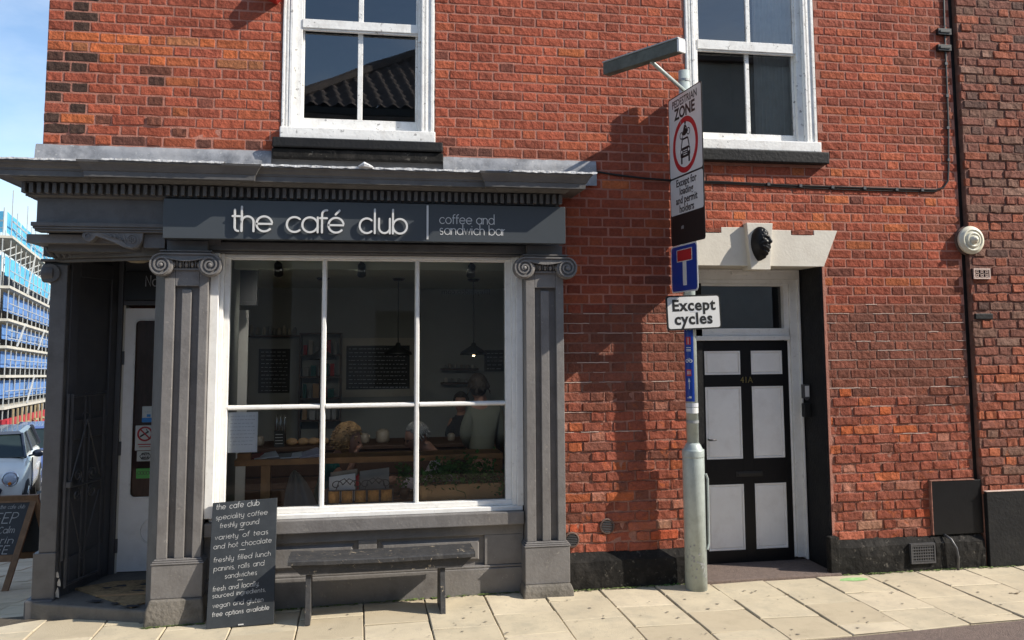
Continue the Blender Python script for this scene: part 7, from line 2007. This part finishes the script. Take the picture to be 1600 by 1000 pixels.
# ------------------------------------------------------------------ house across the street (behind the camera, seen in the window reflections)
op = thing('opposite_house', 'rendered house with pantiled roof across the street, mirrored in the upstairs windows', 'building')
lw = thing('added_low_block', 'unseen low block added across the street to keep sky out of the shop window reflections', 'building')  # unseen block added so the shop panes do not mirror bright sky
b = MB(); b.box(-22, -1.7, -17, -10.6, -.5, 4.3); b.build('wall', MAT['farwall'], lw); b = MB(); b.box(-22.2, -1.65, -17.2, -10.45, 4.301, 4.5); b.build('roof', MAT['rooftile'], lw)
hb = thing('added_tall_block', 'unseen taller block added across the street to darken the right upstairs window reflections', 'building')  # unseen block added so the right upstairs lower panes mirror something dark
b = MB(); b.box(5.7, 17, -17, -10.1, -.5, 7.7); b.build('wall', MAT['farwall'], hb); b = MB(); b.box(5.6, 17.1, -17.1, -9.95, 7.701, 7.9); b.build('parapet', MAT['rooftile'], hb)
for i in range(4):
    for z0 in (.9, 4.1):
        w_ = MB(); x0 = 6.4+2.6*i; w_.box(x0, x0+1.2, -10.1, -10.06, z0, z0+1.7); f = w_.build('window', MAT['carglass'], hb)
OX0, OX1, OY0, OY1, EZ, RZ_ = -1.6, 5.6, -10.2, -17.0, 6.35, 8.9
b = MB(); b.box(OX0+.3, OX1, OY1, OY0, -.3, EZ); b.build('wall', MAT['farwall'], op)
b = MB(); ym = (OY0+OY1)/2; vs = []
nx = 110
def roof_side(ya, sgn):
    b = MB(); vs = []; fs = []; nx, ny = 260, 52
    for i in range(nx+1):
        x = OX0+(OX1-OX0)*i/nx
        for j in range(ny+1):
            v = j/ny; y = ya+(ym-ya)*v; lim = OX0+3.4*v
            xx = max(x, lim); vs.append((xx, y, EZ+(RZ_-EZ)*v+.035*math.sin((xx+.05*(j//4))*2*math.pi/.26)+.055*(1-(j % 4)/3)))
    fs = [(i*(ny+1)+j, (i+1)*(ny+1)+j, (i+1)*(ny+1)+j+1, i*(ny+1)+j+1) for i in range(nx) for j in range(ny)]
    b.add(vs, fs); return b
o = roof_side(OY0+.35, 1).build('pantiled_slope', MAT['rooftile'], op)
o = roof_side(OY1-.35, 1).build('pantiled_slope', MAT['rooftile'], op)
b = MB(); b.add([(OX0, OY0+.35, EZ), (OX0, OY1-.35, EZ), (OX0+3.4, ym, RZ_)], [(0, 1, 2)]); b.build('hip_slope', MAT['rooftile'], op)
b = MB(); b.tube([(OX0, OY0+.35, EZ+.05), (OX0+3.4, ym, RZ_+.05), (OX1, ym, RZ_+.05)], .12, 8); b.build('ridge_tiles', MAT['rooftile'], op)
b = MB(); b.box(2.1, 3.6, ym-.5, ym+.5, 7.5, 10.6); b.build('chimney', MAT['mortar_brown'], op)
b = MB(); b.box(OX0, OX1, OY0+.30, OY0+.42, EZ-.14, EZ-.02); b.build('gutter', MAT['signblack'], op)
for i in range(2):
    for z0 in (.9, 3.7):
        x0 = .2+3.1*i; w_ = MB(); w_.box(x0, x0+1.1, OY0+.0, OY0+.05, z0, z0+1.6); f = w_.build('window', MAT['farwall'], op)
        g = MB(); g.box(x0+.08, x0+1.02, OY0+.0505, OY0+.06, z0+.08, z0+1.52); g.build('pane', MAT['carglass'], f)
